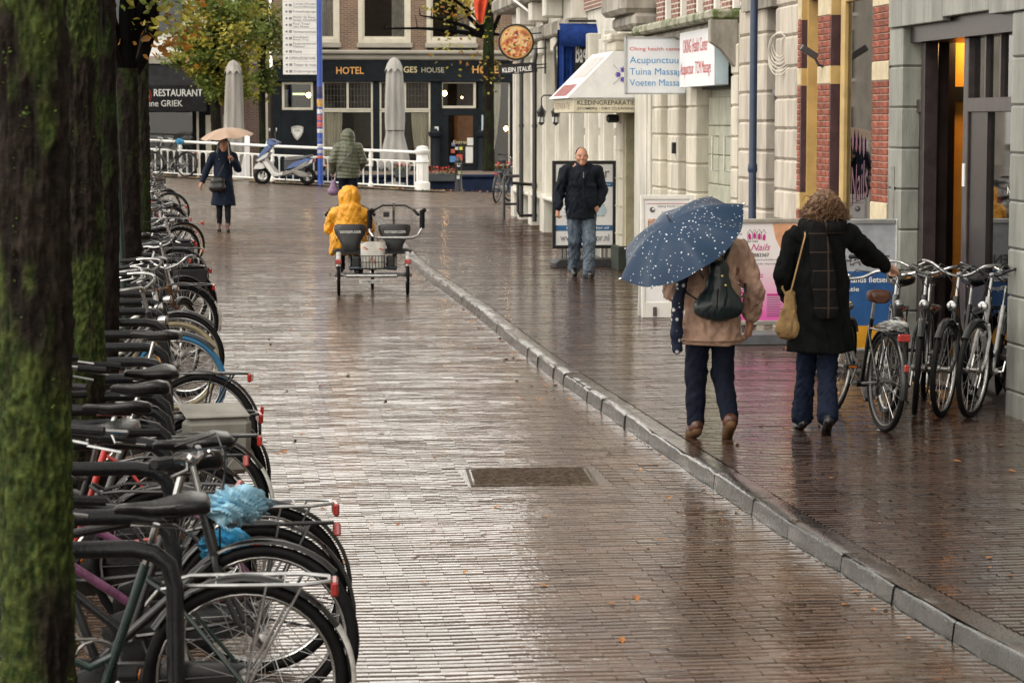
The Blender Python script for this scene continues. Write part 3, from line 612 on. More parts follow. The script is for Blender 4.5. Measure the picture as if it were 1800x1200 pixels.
# ---- corner restaurant: white pilasters, black pipes
S = thing("corner_building", "white pilastered corner building with black drainpipes next to the bridge", "building")
bx("wall", WHITEP, S, 5.9, 12, 39.42, 47.75, -.1, 4.0); bx("wall", brickmat("corner_brick", (.16, .09, .07), (.12, .07, .055), (.4, .37, .33), axis='YZ'), S, 5.85, 12, 39.42, 47.75, 4.6, 9.6)
for i, y0 in enumerate((39.45, 41.2, 42.9, 44.6, 46.3, 47.4)):
    bx("pilaster", WHITEP, S, 5.62, 5.9, y0, y0 + .42, -.05, 3.55, bev=.012); bx("capital", WHITEP, S, 5.54, 5.9, y0 - .05, y0 + .47, 3.3, 3.55, bev=.03); bx("pilaster_fillet", WHITEP, S, 5.605, 5.62, y0 + .1, y0 + .32, 1.0, 3.2, bev=.006); bx("pilaster_base", WHITEP, S, 5.58, 5.9, y0 - .03, y0 + .45, -.05, .82, bev=.012)
    if i < 5:
        y1 = (41.2, 42.9, 44.6, 46.3, 47.4)[i]
        bx("stall_riser", GREY, S, 5.74, 5.9, y0 + .46, y1 - .04, -.1, .66); bx("sill", WHITEP, S, 5.56, 5.9, y0 + .4, y1 + .02, .66 + .05, .8, bev=.03)
        for z0, z1 in ((.9, 2.4), (2.5, 3.2)): bx("panel", WHITEP, S, 5.83, 5.89, y0 + .5, y1 - .1, z0, z1, bev=.02)
bx("architrave", LEAD, S, 5.5, 5.95, 39.42, 47.8, 3.56, 3.8, bev=.03); bx("frieze", WHITEP, S, 5.6, 5.95, 39.42, 47.75, 3.8, 4.2); bx("cornice", LEAD, S, 5.2, 5.95, 39.42, 47.9, 4.2, 4.5, bev=.06)
for y0 in (40.4, 42.3, 44.1): bx("console_block", WHITEP, S, 5.28, 5.6, y0, y0 + .35, 3.85, 4.2, bev=.03)
for y0 in (43.6, 45.6):
    B().tube([(5.52, y0, .3), (5.52, y0, 3.2), (5.56, y0, 3.4), (5.7, y0, 3.55)], .042, 8).obj("drainpipe", BLACK, S, 40)
    for z in (.9, 2.0, 3.0): B().tube([(5.52, y0, z), (5.52, y0, z + .06)], .052, 8).obj("pipe_clip", BLACK, S, 40)
B().tube([(5.52, 40.6, 2.3), (5.5, 40.6, 3.0), (5.48, 40.6, 3.35), (5.56, 40.6, 3.5), (5.7, 40.6, 3.5)], .025, 8).obj("drainpipe", BLACK, S, 40)
for k, (yy, dx) in enumerate(((46.6, 0), (44.3, .02))):
    hr = thing("handrail", ("black tubular handrail by the corner next to the parked bicycle", "black tubular handrail nearer to the tailor's standing board")[k], "handrail", (5.3, yy, float(pave_h(5.3, yy))))
    if k == 0: B().tube([(0, 0, 0), (0, 0, .78), (.03, 0, .82), (.38, 0, .82)], .03, 8).obj("rail", BLACK, hr, 40); B().tube([(.02, 0, .28), (.36, 0, .28)], .025, 8).obj("lower_rail", BLACK, hr, 40)
    else: B().tube([(-.12, 0, .80), (.36, 0, .76)], .03, 8).obj("rail", BLACK, hr, 40); B().tube([(0, 0, .78), (0, 0, .28), (.04, 0, .2), (.36, 0, .2)], .028, 8).obj("lower_rail", BLACK, hr, 40)
BRK = M("shop_lamp_black", (.015, .015, .017), .3)
for k, (x, y) in enumerate(((5.36, 41.4), (5.50, 40.6))):
    l = thing("wall_lantern", ("black wall lantern farther from the door awning", "black wall lantern nearer to the door awning")[k], "lantern", (x, y, 2.06), 0, "pair of black wall lanterns")
    B().lathe([(.0, -.02), (.03, 0), (.05, .02), (.075, .2), (.085, .22), (.03, .29), (.015, .33), (0, .34)], 6).obj("lantern_body", BRK, l)
    for q in range(6): a = q * PI / 3 + .52; B().box(-.022, .022, -.003, .003, 0, .14, M_=rot('Z', a + PI / 2) @ tr(0, .064, .04) @ rot('X', .12)).obj("pane", M("lantern_glass", (.45, .45, .42), .2), l)
    B().tube([(0, 0, .33), (0, 0, .46), (.04, 0, .5), (.24 if k == 0 else .12, 0, .5)], .014, 6).obj("arm", BRK, l, 40); bx("wall_plate", BRK, l, (.23 if k == 0 else .1), (.26 if k == 0 else .13), -.06, .06, .4, .6)

PZ = thing("hanging_sign", "round pizza picture sign projecting above the nameplate of the corner restaurant", "sign", (5.05, 42.5, 3.5))
def pizza():
    m = bpy.data.materials.new("pizza_print"); m.use_nodes = True; nt = m.node_tree; n = nt.nodes; L = nt.links; p = n["Principled BSDF"]; p.inputs["Roughness"].default_value = .5
    tc = n.new("ShaderNodeTexCoord"); nz = n.new("ShaderNodeTexNoise"); nz.inputs["Scale"].default_value = 9; nz.inputs["Detail"].default_value = 3; L.new(tc.outputs["Object"], nz.inputs[0])
    rp = n.new("ShaderNodeValToRGB"); e = rp.color_ramp.elements; cols = [(.30, (.25, .05, .03)), (.42, (.55, .16, .06)), (.5, (.75, .42, .14)), (.58, (.80, .62, .32)), (.68, (.5, .12, .06))]
    while len(e) < 5: e.new(.5)
    for i, (q, c) in enumerate(cols): e[i].position = q; e[i].color = (*c, 1)
    L.new(nz.outputs[0], rp.inputs[0]); L.new(rp.outputs[0], p.inputs["Base Color"]); return m
CR = M("crust_tan", (.62, .36, .13), .6)
B().lathe([(.0, 0), (.315, 0), (.32, .015), (.315, .03), (0, .03)], 40, rot('X', PI / 2)).obj("rim", BLACK, PZ)
B().lathe([(.0, 0), (.285, 0), (.285, .004), (0, .004)], 40, tr(0, -.031, 0) @ rot('X', PI / 2)).obj("crust", CR, PZ)
B().lathe([(.0, 0), (.262, 0), (.262, .004), (0, .004)], 40, tr(0, -.0365, 0) @ rot('X', PI / 2)).obj("pizza_print", pizza(), PZ)
TOP = [M("tomato_red", (.55, .04, .03), .5), M("basil_green", (.06, .22, .03), .5), M("mozzarella", (.75, .66, .45), .5), M("salami", (.28, .05, .05), .5)]
rr = random.Random(3)
for i in range(34):
    a, r = rr.uniform(0, 6.28), .25 * math.sqrt(rr.random()); k = i % 4; s_ = rr.uniform(.014, .03)
    B().lathe([(0, 0), (s_, .001), (s_, .003), (0, .004)], 8, tr(r * math.cos(a), -.042, r * math.sin(a)) @ rot('X', PI / 2) @ Matrix.Diagonal((1, rr.uniform(.5, 1), 1, 1))).obj("topping", TOP[k], PZ)
NP = thing("nameplate_sign", "black nameplate with white lettering hanging under the round pizza sign", "sign", (5.08, 42.5, 2.95))
bx("plate", BLACK, NP, -.33, .31, -.015, .015, .0, .18, bev=.004); text("KLEIN ITALIË", .52, .10, WTXT, NP, tr(-.27, -.017, .035) @ fdir('-y'), bold=.025); bx("underline", WTXT, NP, -.06, .02, -.018, -.016, .018, .026)
NP.rotation_euler = (0, -.07, 0)
b = B(); b.tube([(.52, .02, -.55), (.52, .02, .25)], .018, 6); b.obj("mounting_post", BLACK, PZ)
for z in (.15, -.12, -.40, -.46): B().tube([(.28, .02, z), (.55, .02, z + .02)], .012, 6).obj("bracket_arm", BLACK, PZ)
FL = thing("orange_flag", "orange red flag hanging from a slanting white pole", "flag", (5.62, 42.5, 3.78))
B().tube([(0, 0, 0), (-1.35, 1.4, 1.2)], .022, 8).obj("flagpole", WHITE, FL); bx("pole_socket", LEAD, FL, -.08, .06, -.08, .08, -.08, .08)
b = B(); rw = []
for s_ in np.linspace(0, 1, 12): rw.append([Vector((-1.04 + .22 * (t - .5) * (1 - .55 * s_ * s_) * 1.5 + .02 * math.sin(s_ * 5), 1.4 + .05 * math.sin(t * 11 + s_ * 2) * (1 - s_ * .4), 1.1 - s_ * (1.02 - .2 * abs(t - .6)))) for t in np.linspace(0, 1, 16)])
b.grid(rw).obj("cloth", M("orange_red_cloth", (.62, .085, .04), .7, 0, .15, 5), FL, 60)
# ------------------------------------------------------------------ far side: hotel, restaurant, bridge railing, terrace
def slab(b, poly, w, y=0., k=.86, M_=None):
    """rounded solid from an outline in the x-z plane, half width w"""
    cxm = sum(p[0] for p in poly) / len(poly); czm = sum(p[1] for p in poly) / len(poly); n = len(poly); vs = []
    for yy, q in ((-w, k), (-w * .72, .97), (w * .72, .97), (w, k)): vs += [(cxm + (px - cxm) * q, y + yy, czm + (pz - czm) * q) for px, pz in poly]
    fs = [tuple(range(n)), tuple(range(4 * n - 1, 3 * n - 1, -1))]
    for j in range(3): fs += [(j * n + i, (j + 1) * n + i, (j + 1) * n + (i + 1) % n, j * n + (i + 1) % n) for i in range(n)]
    return b.add(vs, fs, M_)
HB = brickmat("hotel_brick", (.19, .105, .062), (.12, .068, .044), (.28, .23, .175))
HNAVY = M("hotel_dark_paint", (.010, .014, .018), .62, 0, .2, 3, .05, 20)
HCRM = M("hotel_cream_frame", (.58, .54, .44), .5, 0, .06, 3)
HST = M("hotel_stone", (.36, .335, .285), .65, 0, .15, 2, stretch=(.3, 1, 1))
HGL = glass("hotel_glass", (.97, .98, .97), .0)
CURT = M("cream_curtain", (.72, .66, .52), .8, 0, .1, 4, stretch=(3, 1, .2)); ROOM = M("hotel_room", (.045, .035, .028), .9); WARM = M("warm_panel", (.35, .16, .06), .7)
GOLD = M("gold_lettering", (.72, .36, .10), .35, .3, 0); GOLD2 = M("pale_gold_lettering", (.62, .52, .30), .4, 0, 0); GLOW = M("bulb_glow", (1, .7, .4), .5, emit=(1, .55, .2), estr=14)
H = thing("hotel_building", "brick hotel with a dark painted ground floor and gold lettering", "building", (0, 80, 0))
HY = .0
for x0, x1 in ((1.48, 3.0), (3.68, 4.29), (6.02, 6.54), (8.18, 14)): bx("brick_wall", HB, H, x0, x1, 0, .5, 4.42, 7.2)
bx("brick_wall", HB, H, 1.48, 14, .01, .5, 7.2, 7.9)
bx("cornice", HST, H, 1.45, 14, -.26, .3, 4.28, 4.42, bev=.04); bx("cornice_bed", HST, H, 1.46, 14, -.14, .3, 4.10, 4.28, bev=.04)
for x0, x1 in ((1.9, 3.68), (4.29, 6.02), (6.54, 8.18)):
    W_ = thing("window", None, None); W_.parent = H
    for a in ((x0, x0 + .15, 4.66, 7.2), (x1 - .15, x1, 4.66, 7.2), (x0 + .15, x1 - .15, 4.66, 4.80)): bx("frame", HCRM, W_, a[0], a[1], -.02, .12, a[2], a[3], bev=.012)
    bx("inner_sash", HCRM, W_, x0 + .15, x0 + .21, .03, .09, 4.80, 7.2); bx("inner_sash", HCRM, W_, x1 - .21, x1 - .15, .03, .09, 4.80, 7.2); bx("inner_sash", HCRM, W_, x0 + .15, x1 - .15, .035, .085, 4.80, 4.87)
    bx("sill", HST, W_, x0 - .05, x1 + .05, -.12, .1, 4.50, 4.66, bev=.02); bx("pane", HGL, W_, x0 + .15, x1 - .15, .055, .06, 4.80, 7.2)
    b = B(); b.grid([[(x1 - .62 + .4 * t, .12 + .03 * math.sin(t * 30), z) for t in np.linspace(0, 1, 24)] for z in (4.8, 7.2)]); b.obj("curtain", M("grey_curtain", (.42, .39, .35), .8), W_)
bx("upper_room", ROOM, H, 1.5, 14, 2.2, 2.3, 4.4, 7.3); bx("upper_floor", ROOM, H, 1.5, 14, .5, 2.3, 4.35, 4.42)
bx("fascia", HNAVY, H, 1.48, 12, -.06, .3, 3.43, 4.10, bev=.01); bx("fascia_moulding", HNAVY, H, 1.48, 12, -.12, .2, 3.38, 3.46, bev=.02)
text("HOTEL", .90, .23, GOLD, H, tr(3.56, -.064, 3.64) @ fdir('-y'), bold=.012); text("BRIDGES", 1.02, .20, GOLD2, H, tr(5.20, -.064, 3.69) @ fdir('-y'), bold=.01); text("HOUSE", .75, .17, M("dim_gold", (.42, .38, .28), .4), H, tr(6.36, -.064, 3.69) @ fdir('-y'), bold=.005); text("HOTEL", 1.05, .25, GOLD, H, tr(8.05, -.064, 3.67) @ fdir('-y'), bold=.012)
# ground floor piers
for a in ((1.48, 1.75, .1, 3.4), (2.8, 3.09, .1, 3.4), (4.77, 4.97, .1, 3.4), (6.67, 6.97, .1, 3.4), (8.25, 8.5, .1, 3.4), (9.3, 9.75, .0, 4.2), (1.75, 2.8, .1, 2.45), (6.97, 7.05, .1, 3.4), (7.05, 8.25, 2.28, 2.5)): bx("pier", HNAVY, H, a[0], a[1], -.03, .35, a[2], a[3], bev=.01)
for a in ((3.09, 4.77), (4.97, 6.67), (8.5, 9.3)): bx("stall_riser", HNAVY, H, a[0], a[1], .0, .3, .1, .62)
for x in (6.82, 8.38): b = B().lathe([(.22, .1), (.22, .5), (.16, .6), (.15, 1.55), (.22, 1.6), (.24, 1.72), (.17, 1.78), (.14, 1.95)], 12, tr(x, -.12, 0)); b.obj("column", HNAVY, H, 35)
def hwin(x0, x1, z0, z1, fr=.08):
    W_ = thing("window", None, None); W_.parent = H
    for a in ((x0, x0 + fr, z0, z1), (x1 - fr, x1, z0, z1), (x0 + fr, x1 - fr, z0, z0 + fr), (x0 + fr, x1 - fr, z1 - fr, z1)): bx("frame", HCRM, W_, a[0], a[1], -.02, .1, a[2], a[3], bev=.01)
    bx("pane", HGL, W_, x0 + fr, x1 - fr, .05, .056, z0 + fr, z1 - fr); return W_
LEADM = M("lead_came", (.16, .15, .13), .6)
hwin(1.78, 2.80, 2.46, 3.38); hwin(6.99, 8.17, 2.52, 3.42)
for x0, x1 in ((3.10, 4.76), (4.98, 6.66)):
    W_ = hwin(x0, x1, 2.46, 3.42, .06); bx("mullion", HCRM, W_, (x0 + x1) / 2 - .035, (x0 + x1) / 2 + .035, -.021, .101, 2.52, 3.36)
    for i in range(1, 14): bx("lead_came", LEADM, W_, x0 + .06 + (x1 - x0 - .12) * i / 14 - .006, x0 + .06 + (x1 - x0 - .12) * i / 14 + .006, .03, .045, 2.52, 3.36)
    for i in range(1, 4): bx("lead_came", LEADM, W_, x0 + .06, x1 - .06, .028, .043, 2.52 + .84 * i / 4 - .006, 2.52 + .84 * i / 4 + .006)
    V_ = hwin(x0, x1, .62, 2.45, .06)
    for (u, v_, flip) in (((x0 + .08, x0 + .66, 0), (x0 + .5, x0 + .51, 0))[:1] if x0 < 4 else ((x1 - .62, x1 - .08, 1),)):
        b = B(); rw = []
        for s_ in np.linspace(0, 1, 10):
            w0, w1 = (u, v_ - .22 * s_ ** 2) if not flip else (u + .2 * s_ ** 2, v_)
            rw.append([(w0 + (w1 - w0) * t, .14 + .03 * math.sin(t * 34), 2.42 - s_ * 1.75) for t in np.linspace(0, 1, 34)])
        b.grid(rw).obj("curtain", CURT, V_, 60)
W_ = hwin(8.5, 9.3, .62, 3.42, .05); b = B(); b.grid([[(8.55 + (.46 - .3 * s_ ** 2) * t, .14 + .03 * math.sin(t * 30), 3.35 - s_ * 2.6) for t in np.linspace(0, 1, 30)] for s_ in np.linspace(0, 1, 10)]).obj("curtain", CURT, W_, 60)
D_ = thing("door", None, None); D_.parent = H
for a in ((7.05, 7.25), (8.08, 8.25)): bx("frame", HNAVY, D_, a[0], a[1], -.02, .1, .3, 2.28)
bx("lower_panel", HNAVY, D_, 7.25, 8.08, .0, .06, .3, .62); bx("pane", HGL, D_, 7.25, 8.08, .04, .045, .62, 2.28)
bx("notice", WHITE, D_, 7.83, 8.07, .02, .035, .72, 1.25); bx("notice", WHITE, D_, 7.88, 8.1, .02, .035, 1.3, 1.55); text("Entree", .5, .12, GOLD2, D_, tr(7.42, .015, 1.35) @ fdir('-y'))
for (x, z, s_, c) in ((7.30, .75, .2, (.1, .25, .55)), (7.52, .8, .2, (.6, .08, .06)), (7.34, 1.05, .13, (.5, .1, .07)), (7.62, 1.15, .1, (.7, .7, .1)), (7.48, 1.15, .1, (.6, .6, .6)), (7.36, 1.28, .12, (.2, .2, .4))): bx("sticker", M("sticker_%d" % int(x * 100), c, .5), D_, x, x + s_, .02, .035, z, z + s_)
bx("doorstep", HST, H, 6.9, 8.4, -.4, .0, .1, .26, bev=.02); bx("house_number", WHITE, H, 6.78, 6.9, -.27, -.26, 1.75, 1.92); bx("menu_case", LBLUE, H, 8.33, 8.43, -.28, -.26, 1.65, 2.3)
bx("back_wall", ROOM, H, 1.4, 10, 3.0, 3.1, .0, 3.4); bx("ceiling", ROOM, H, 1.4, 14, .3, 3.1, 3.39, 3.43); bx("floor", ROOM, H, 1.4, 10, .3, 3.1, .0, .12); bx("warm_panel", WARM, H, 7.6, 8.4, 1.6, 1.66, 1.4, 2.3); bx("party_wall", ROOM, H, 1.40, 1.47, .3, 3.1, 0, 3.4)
for (x, z, r) in ((2.66, 2.95, .075), (7.17, 3.02, .08), (7.75, 2.88, .03), (9.22, 1.85, .07)): B().lathe([(0, -r * 1.2), (r * .8, -r * .6), (r, 0), (r * .7, r * .8), (0, r * 1.2)], 10, tr(x, .45, z)).obj("bulb", GLOW, H, 60)
bx("strip_light", M("green_strip", (.4, .5, .2), .5, emit=(.6, .75, .25), estr=1.2), H, 2.15, 2.55, .6, .62, 2.96, 3.02)
SHD = M("silver_emblem", (.5, .5, .48), .35, .6)
B().prism([(-.2, .17), (-.12, .21), (0, .225), (.12, .21), (.2, .17), (.185, 0), (.1, -.16), (0, -.26), (-.1, -.16), (-.185, 0)], 0, .03, tr(2.27, -.03, 1.73) @ fdir('-y')).obj("shield_emblem", SHD, H)
B().prism([(-.15, .12), (.15, .12), (.14, 0), (0, -.18), (-.14, 0)], .031, .036, tr(2.27, -.03, 1.73) @ fdir('-y')).obj("shield_field", WHITE, H); bx("shield_mark", SHD, H, 2.17, 2.37, -.075, -.067, 1.76, 1.83)
bx("roof", M("dark_roof", (.06, .055, .055), .7), H, 1.4, 14, -.1, 8, 7.9, 8.1)

R = thing("restaurant_building", "restaurant with a dark awning under a white upper wall behind the trees", "building", (0, 84, 0))
RBK = brickmat("restaurant_brick", (.13, .065, .05), (.10, .05, .04), (.2, .17, .15))
bx("wall", WHITE, R, -5.0, .75, 0, .5, 4.3, 7.3); bx("brick_wall", RBK, R, .75, 1.45, -.3, .5, 0, 7.3); bx("brick_wall", RBK, R, -.4, .75, .02, .5, 1.6, 4.3); bx("drainpipe", HCRM, R, 1.3, 1.38, -.4, -.3, 0, 3.9); bx("drainpipe", HCRM, R, -1.06, -.98, -.1, -.02, 0, 3.0)
bx("ledge", HST, R, -5, 1.45, -.35, .2, 4.05, 4.3)
DAWN = M("charcoal_awning", (.014, .014, .016), .7, 0, .2, 3)
b = B(); b.add([(-5, 0, 4.2), (-.7, 0, 4.2), (-.7, -1.5, 3.3), (-5, -1.5, 3.3), (-5, -1.5, 2.42), (-.7, -1.5, 2.42), (-5, -1.46, 2.42), (-.7, -1.46, 2.42), (-.7, -1.46, 3.26), (-5, -1.46, 3.26)], [(0, 1, 2, 3), (3, 2, 5, 4), (4, 5, 7, 6), (9, 8, 7, 6)]); b.obj("awning", DAWN, R)
CHM = M("chalk_lettering", (.62, .62, .60), .6, var=.05)
text("RESTAURANT", 1.62, .24, CHM, R, tr(-2.45, -1.51, 2.93) @ fdir('-y'), bold=.012); text("De Kleine GRIEK", 1.85, .21, CHM, R, tr(-3.35, -1.51, 2.59) @ fdir('-y'))
bx("shop_front", M("dark_front", (.012, .014, .014), .7), R, -5, -.4, .1, .4, 0, 4.2); bx("pane", HGL, R, -4.6, -1.2, .03, .05, .6, 2.4); bx("window_frame", HCRM, R, -.75, -.55, -.05, .1, .3, 2.3); bx("window_frame", HCRM, R, -.12, .1, -.05, .12, .3, 2.3); bx("door_pane", HGL, R, -.55, -.12, -.03, .0, .3, 2.3)
for x in (-3.6, -1.9, -.3):
    W_ = thing("window", None, None); W_.parent = R
    bx("frame", HCRM, W_, x - .5, x + .5, -.03, .05, 5.0, 6.8); bx("pane", M("dark_pane", (.03, .035, .04), .1), W_, x - .4, x + .4, -.05, -.03, 5.1, 6.7)
R2 = thing("canal_house", "pale beige canal house behind the mossy trunks at the left", "building", (0, 84, 0))
bx("wall", OFFW, R2, -16, -5.05, 0, .5, 0, 7.8)
for x in (-6.3, -8.2, -10.1):
    for z in (.9, 3.6, 5.9): bx("window", M("dark_pane2", (.04, .045, .05), .1), R2, x - .5, x + .5, -.03, .05, z, z + 1.7); bx("window_sill", WHITE, R2, x - .58, x + .58, -.1, .02, z - .12, z)

# ---- bridge railing
RW = M("railing_white", (.72, .72, .69), .35, 0, .06, 4)
def zp(x): return float(road_h(x, par(x)))
RL = thing("bridge_railing", "white cast iron railing with small arches along the bridge", "railing")
xs = np.linspace(-9, 4.9, 2)
for zz, r in ((1.0, .038), (.76, .022), (.11, .022)):
    B().tube([(x, par(x), zp(x) + zz) for x in np.linspace(-9, 4.9, 12)], r, 8).obj("rail", RW, RL, 40)
post_me = B().lathe([(.075, -.08), (.075, .12), (.05, .15), (.036, .2), (.036, .55), (.06, .6), (.045, .66), (.045, .8), (.055, .86), (.035, .92), (.045, 1.0)], 10).mesh("post", 35)
bal_me = B().lathe([(.017, .10), (.017, .62), (.024, .66), (.02, .76)], 6).mesh("baluster", 40)
ar = [(math.cos(q) * .085, 0, .66 + .085 * math.sin(q)) for q in np.linspace(0, PI, 9)]
arch_me = B().tube(ar, .011, 5).mesh("arch", 50); ROTP = rot('Z', math.atan2(-.95, 1))
step = 1.26; k = 0; x = 5.1 - .12 - step * 11
while x < 4.8:
    if x > -8.9: put("post", post_me, RW, RL, tr(x, par(x), zp(x)))
    for i in range(1, 7):
        xb = x + step * i / 7
        if xb < 4.9: put("baluster", bal_me, RW, RL, tr(xb, par(xb), zp(xb)))
    for i in range(7):
        xb = x + step * (i + .5) / 7
        if xb < 4.9: put("arch", arch_me, RW, RL, tr(xb, par(xb), zp(xb)) @ ROTP @ Matrix.Diagonal((1.45, 1, 1, 1)))
    x += step
EP = thing("railing_end_post", "stout white fluted post at the end of the bridge railing", "post", (4.98, 62.4, zp(4.98)))
B().lathe([(.20, -.1), (.20, .22), (.17, .25), (.15, .27), (.145, .72), (.17, .75), (.17, .79), (.15, .82), (.15, .94), (.18, .97), (.20, 1.02), (.20, 1.06), (.15, 1.09), (.15, 1.14), (.08, 1.17), (0, 1.18)], 16).obj("shaft", RW, EP, 35)
for i in range(8): a = i * PI / 4; B().tube([(.15 * math.cos(a), .15 * math.sin(a), .28), (.147 * math.cos(a), .147 * math.sin(a), .72)], .014, 5).obj("flute", RW, EP)
# ---- signpost
SP = thing("signpost", "tall blue signpost carrying a white direction board, stickers around its shaft", "signpost", (2.43, 64.45, .4))
BLUEP = M("signal_blue", (.02, .07, .36), .35, 0, .12, 6)
B().lathe([(.075, -.1), (.075, 6.2), (0, 6.22)], 14).obj("shaft", BLUEP, SP, 40)
ENT = ["Station", "Stadhuis", "Centrum/Markt", "Toeristen Informatie|Tourist Information", "Prinsenhofgarage", "Molen de Roos|Grain Windmill", "Paul Tetar|van Elven", "Vermeercentrum", "Rondvaart|Boat Trip", "Passantenhaven|Harbour", "Pathé", "OPEN-DOK/VAK", "Theater de Veste", "Zuidpoortgarage"]
SGW = M("sign_white", (.70, .70, .68), .4, 0, .03, 3); SGT = M("sign_charcoal", (.06, .06, .075), .5, var=0)
for i, e in enumerate(ENT[::-1]):
    z = 2.93 + i * .173; st = bx("sign_strip", SGW, SP, -.96, -.07, -.06, .02, z, z + .168, bev=.004)
    B().prism([(-.035, 0), (.03, .035), (.03, -.035)], 0, .003, tr(-.87, -.06, z + .085) @ fdir('-y')).obj("arrow", SGT, st)
    if "OPEN" not in e: bx("pictogram", M("pictogram_grey", (.2, .2, .22), .5), st, -.80, -.72, -.064, -.06, z + .05, z + .12)
    x_ = -.69 if "OPEN" not in e else -.80; ls = e.split("|")
    for j, s_ in enumerate(ls): text(s_, min(.60, len(s_) * .045) if "OPEN" not in e else .7, .075 if len(ls) == 1 else .06, SGT, st, tr(x_, -.063, z + (.045 if len(ls) == 1 else (.09 if j == 0 else .015))) @ fdir('-y'))
for i, (z, h, c) in enumerate(((2.32, .3, (.03, .03, .12)), (2.08, .2, (.55, .3, .08)), (1.9, .12, (.6, .6, .62)), (1.72, .14, (.45, .12, .12)), (1.55, .13, (.55, .12, .1)), (1.4, .1, (.6, .6, .58)), (1.15, .1, (.1, .13, .35)), (1.0, .1, (.55, .55, .6)), (.86, .09, (.4, .4, .5)), (.72, .08, (.5, .12, .08)))): B().lathe([(.0755, z), (.0765, z + .003), (.0765, z + h), (.0755, z + h + .003)], 14).obj("sticker", M("pole_sticker_%d" % i, c, .5, var=.3, scale=20), SP, 40)
# ---- parasols
PARA = M("parasol_canvas", (.36, .35, .33), .75, 0, .12, 3, stretch=(1, 1, .2)); PARB = M("parasol_canvas_dark", (.30, .285, .26), .8, 0, .15, 3, stretch=(2, 2, .2))
def parasol(x, y, z, h, lab, mat, wide, seed):
    P = thing("closed_parasol", lab, "parasol", (x, y, z), 0, "closed parasols on the terrace"); r = random.Random(seed); ph = [r.uniform(0, 6.3) for _ in range(4)]
    B().lathe([(.3, 0), (.3, .06), (.04, .1), (.025, .2), (.025, h)], 12).obj("pole", M("parasol_pole", (.5, .5, .48), .4), P, 40)
    prof = [(.03, 0), (.13, .07), (.19, .22), (.21, .5), (.24, 1.1), (.25, 1.7), (.23 if wide else .28, 2.1), (.34 if wide else .27, 2.6), (.40 if wide else .2, 3.0), (.36 if wide else .14, 3.05)]
    rw = []
    for (rad_, d) in prof:
        rw.append([Vector((rad_ * (1 + .13 * math.cos(8 * q + ph[0] + d * .25) + .07 * math.cos(3 * q + ph[1] + d)) * math.cos(q), rad_ * (1 + .13 * math.cos(8 * q + ph[0] + d * .25)) * math.sin(q), h - d + (.06 * math.cos(8 * q) if d > 2.9 else 0))) for q in np.linspace(0, 2 * PI, 57)[:-1]])
    B().grid(rw, True).obj("canopy", mat, P, 60)
    rw = [[Vector((rr_ * (1 + .08 * math.cos(8 * q)) * math.cos(q), rr_ * (1 + .08 * math.cos(8 * q)) * math.sin(q), h + .02 - d - (.05 * math.cos(8 * q) if d > .3 else 0))) for q in np.linspace(0, 2 * PI, 49)[:-1]] for rr_, d in ((.015, 0), (.10, .05), (.18, .18), (.25, .36))]
    B().grid(rw, True).obj("top_cap", mat, P, 60)
    B().tube([(.255 * math.cos(q), .255 * math.sin(q), h - 1.98) for q in np.linspace(0, 2 * PI, 25)[:-1]], .015, 5, closed=True).obj("strap", M("strap_brown", (.08, .06, .05), .6), P)
parasol(4.55, 66.6, .35, 3.48, "closed pale grey parasol tied with a strap before the hotel windows", PARA, True, 1)
parasol(.18, 70.2, .45, 3.38, "closed striped grey parasol behind the woman with the peach umbrella", PARB, False, 2)
parasol(-4.75, 72.5, .4, 3.0, "closed pale parasol glimpsed between the two nearest tree trunks", PARA, True, 3)
# ---- terrace
TB = M("terrace_navy", (.012, .02, .05), .6, 0, .2, 3); DECK = M("terrace_deck", (.14, .11, .085), .5)
T = thing("terrace_boat", "low navy terrace barge below the hotel with flower boxes along its edge", "terrace", (0, 66, 0))
bx("hull", TB, T, 1.4, 9.6, .6, 9.0, -1.6, .55, bev=.05); bx("rim", TB, T, 1.38, 9.62, .55, .75, .55, .64, bev=.02); bx("deck", DECK, T, 1.5, 9.5, .76, 8.9, .55, .57)
bx("hull_near", TB, T, -6.5, 1.3, 4.6, 9, -1.6, .35); bx("deck_near", DECK, T, -6.4, 1.2, 4.7, 8.9, .35, .37)
FLR = M("red_flower", (.55, .03, .03), .6, 0, .3, 6, col2=(.75, .12, .10)); GRN = M("plant_green", (.06, .11, .03), .6, 0, .35, 8); BOXM = M("planter_grey", (.05, .055, .06), .5)
for k, (x, y, wd, lab) in enumerate(((5.85, 66.55, .75, "grey planter of red flowers beside the white end post"), (7.6, 66.8, .5, "planter of red flowers behind the parked bicycle"), (8.7, 67.5, .5, "planter of red flowers at the far end of the terrace"), (2.9, 67.0, .5, "planter of orange red flowers behind the railing left of the parasol"), (4.7, 65.95, .35, "planter of red flowers at the foot of the pale grey parasol"))):
    f = thing("flower_planter", lab, "planter", (x, y, .57 if k else .45), 0, "planters of red flowers")
    b = B().box(-wd / 2, wd / 2, -.13, .13, 0, .22, bev=.02); b.obj("box", BOXM, f)
    bf, bg_ = B(), B()
    for i in range(int(150 * wd)):
        s_ = random.uniform(.035, .06); p = (random.uniform(-wd / 2, wd / 2), random.uniform(-.16, .16), .24 + random.uniform(0, .18)); leaf(bf, *p, s_, random.uniform(0, 6), random.uniform(-1, 1), random.uniform(-1, 1))
        p = (random.uniform(-wd / 2, wd / 2), random.uniform(-.15, .15), .2 + random.uniform(0, .16)); leaf(bg_, *p, s_ * 1.4, random.uniform(0, 6), random.uniform(-1, 1), random.uniform(-1, 1))
    tag(bf.obj("blooms", FLR, f), kind="stuff"); tag(bg_.obj("leaves", GRN, f), kind="stuff")
bo = thing("bollard", "black cast iron bollard with torn stickers on the bridge corner", "bollard", (6.0, 63.3, float(road_h(6, 63.3))))
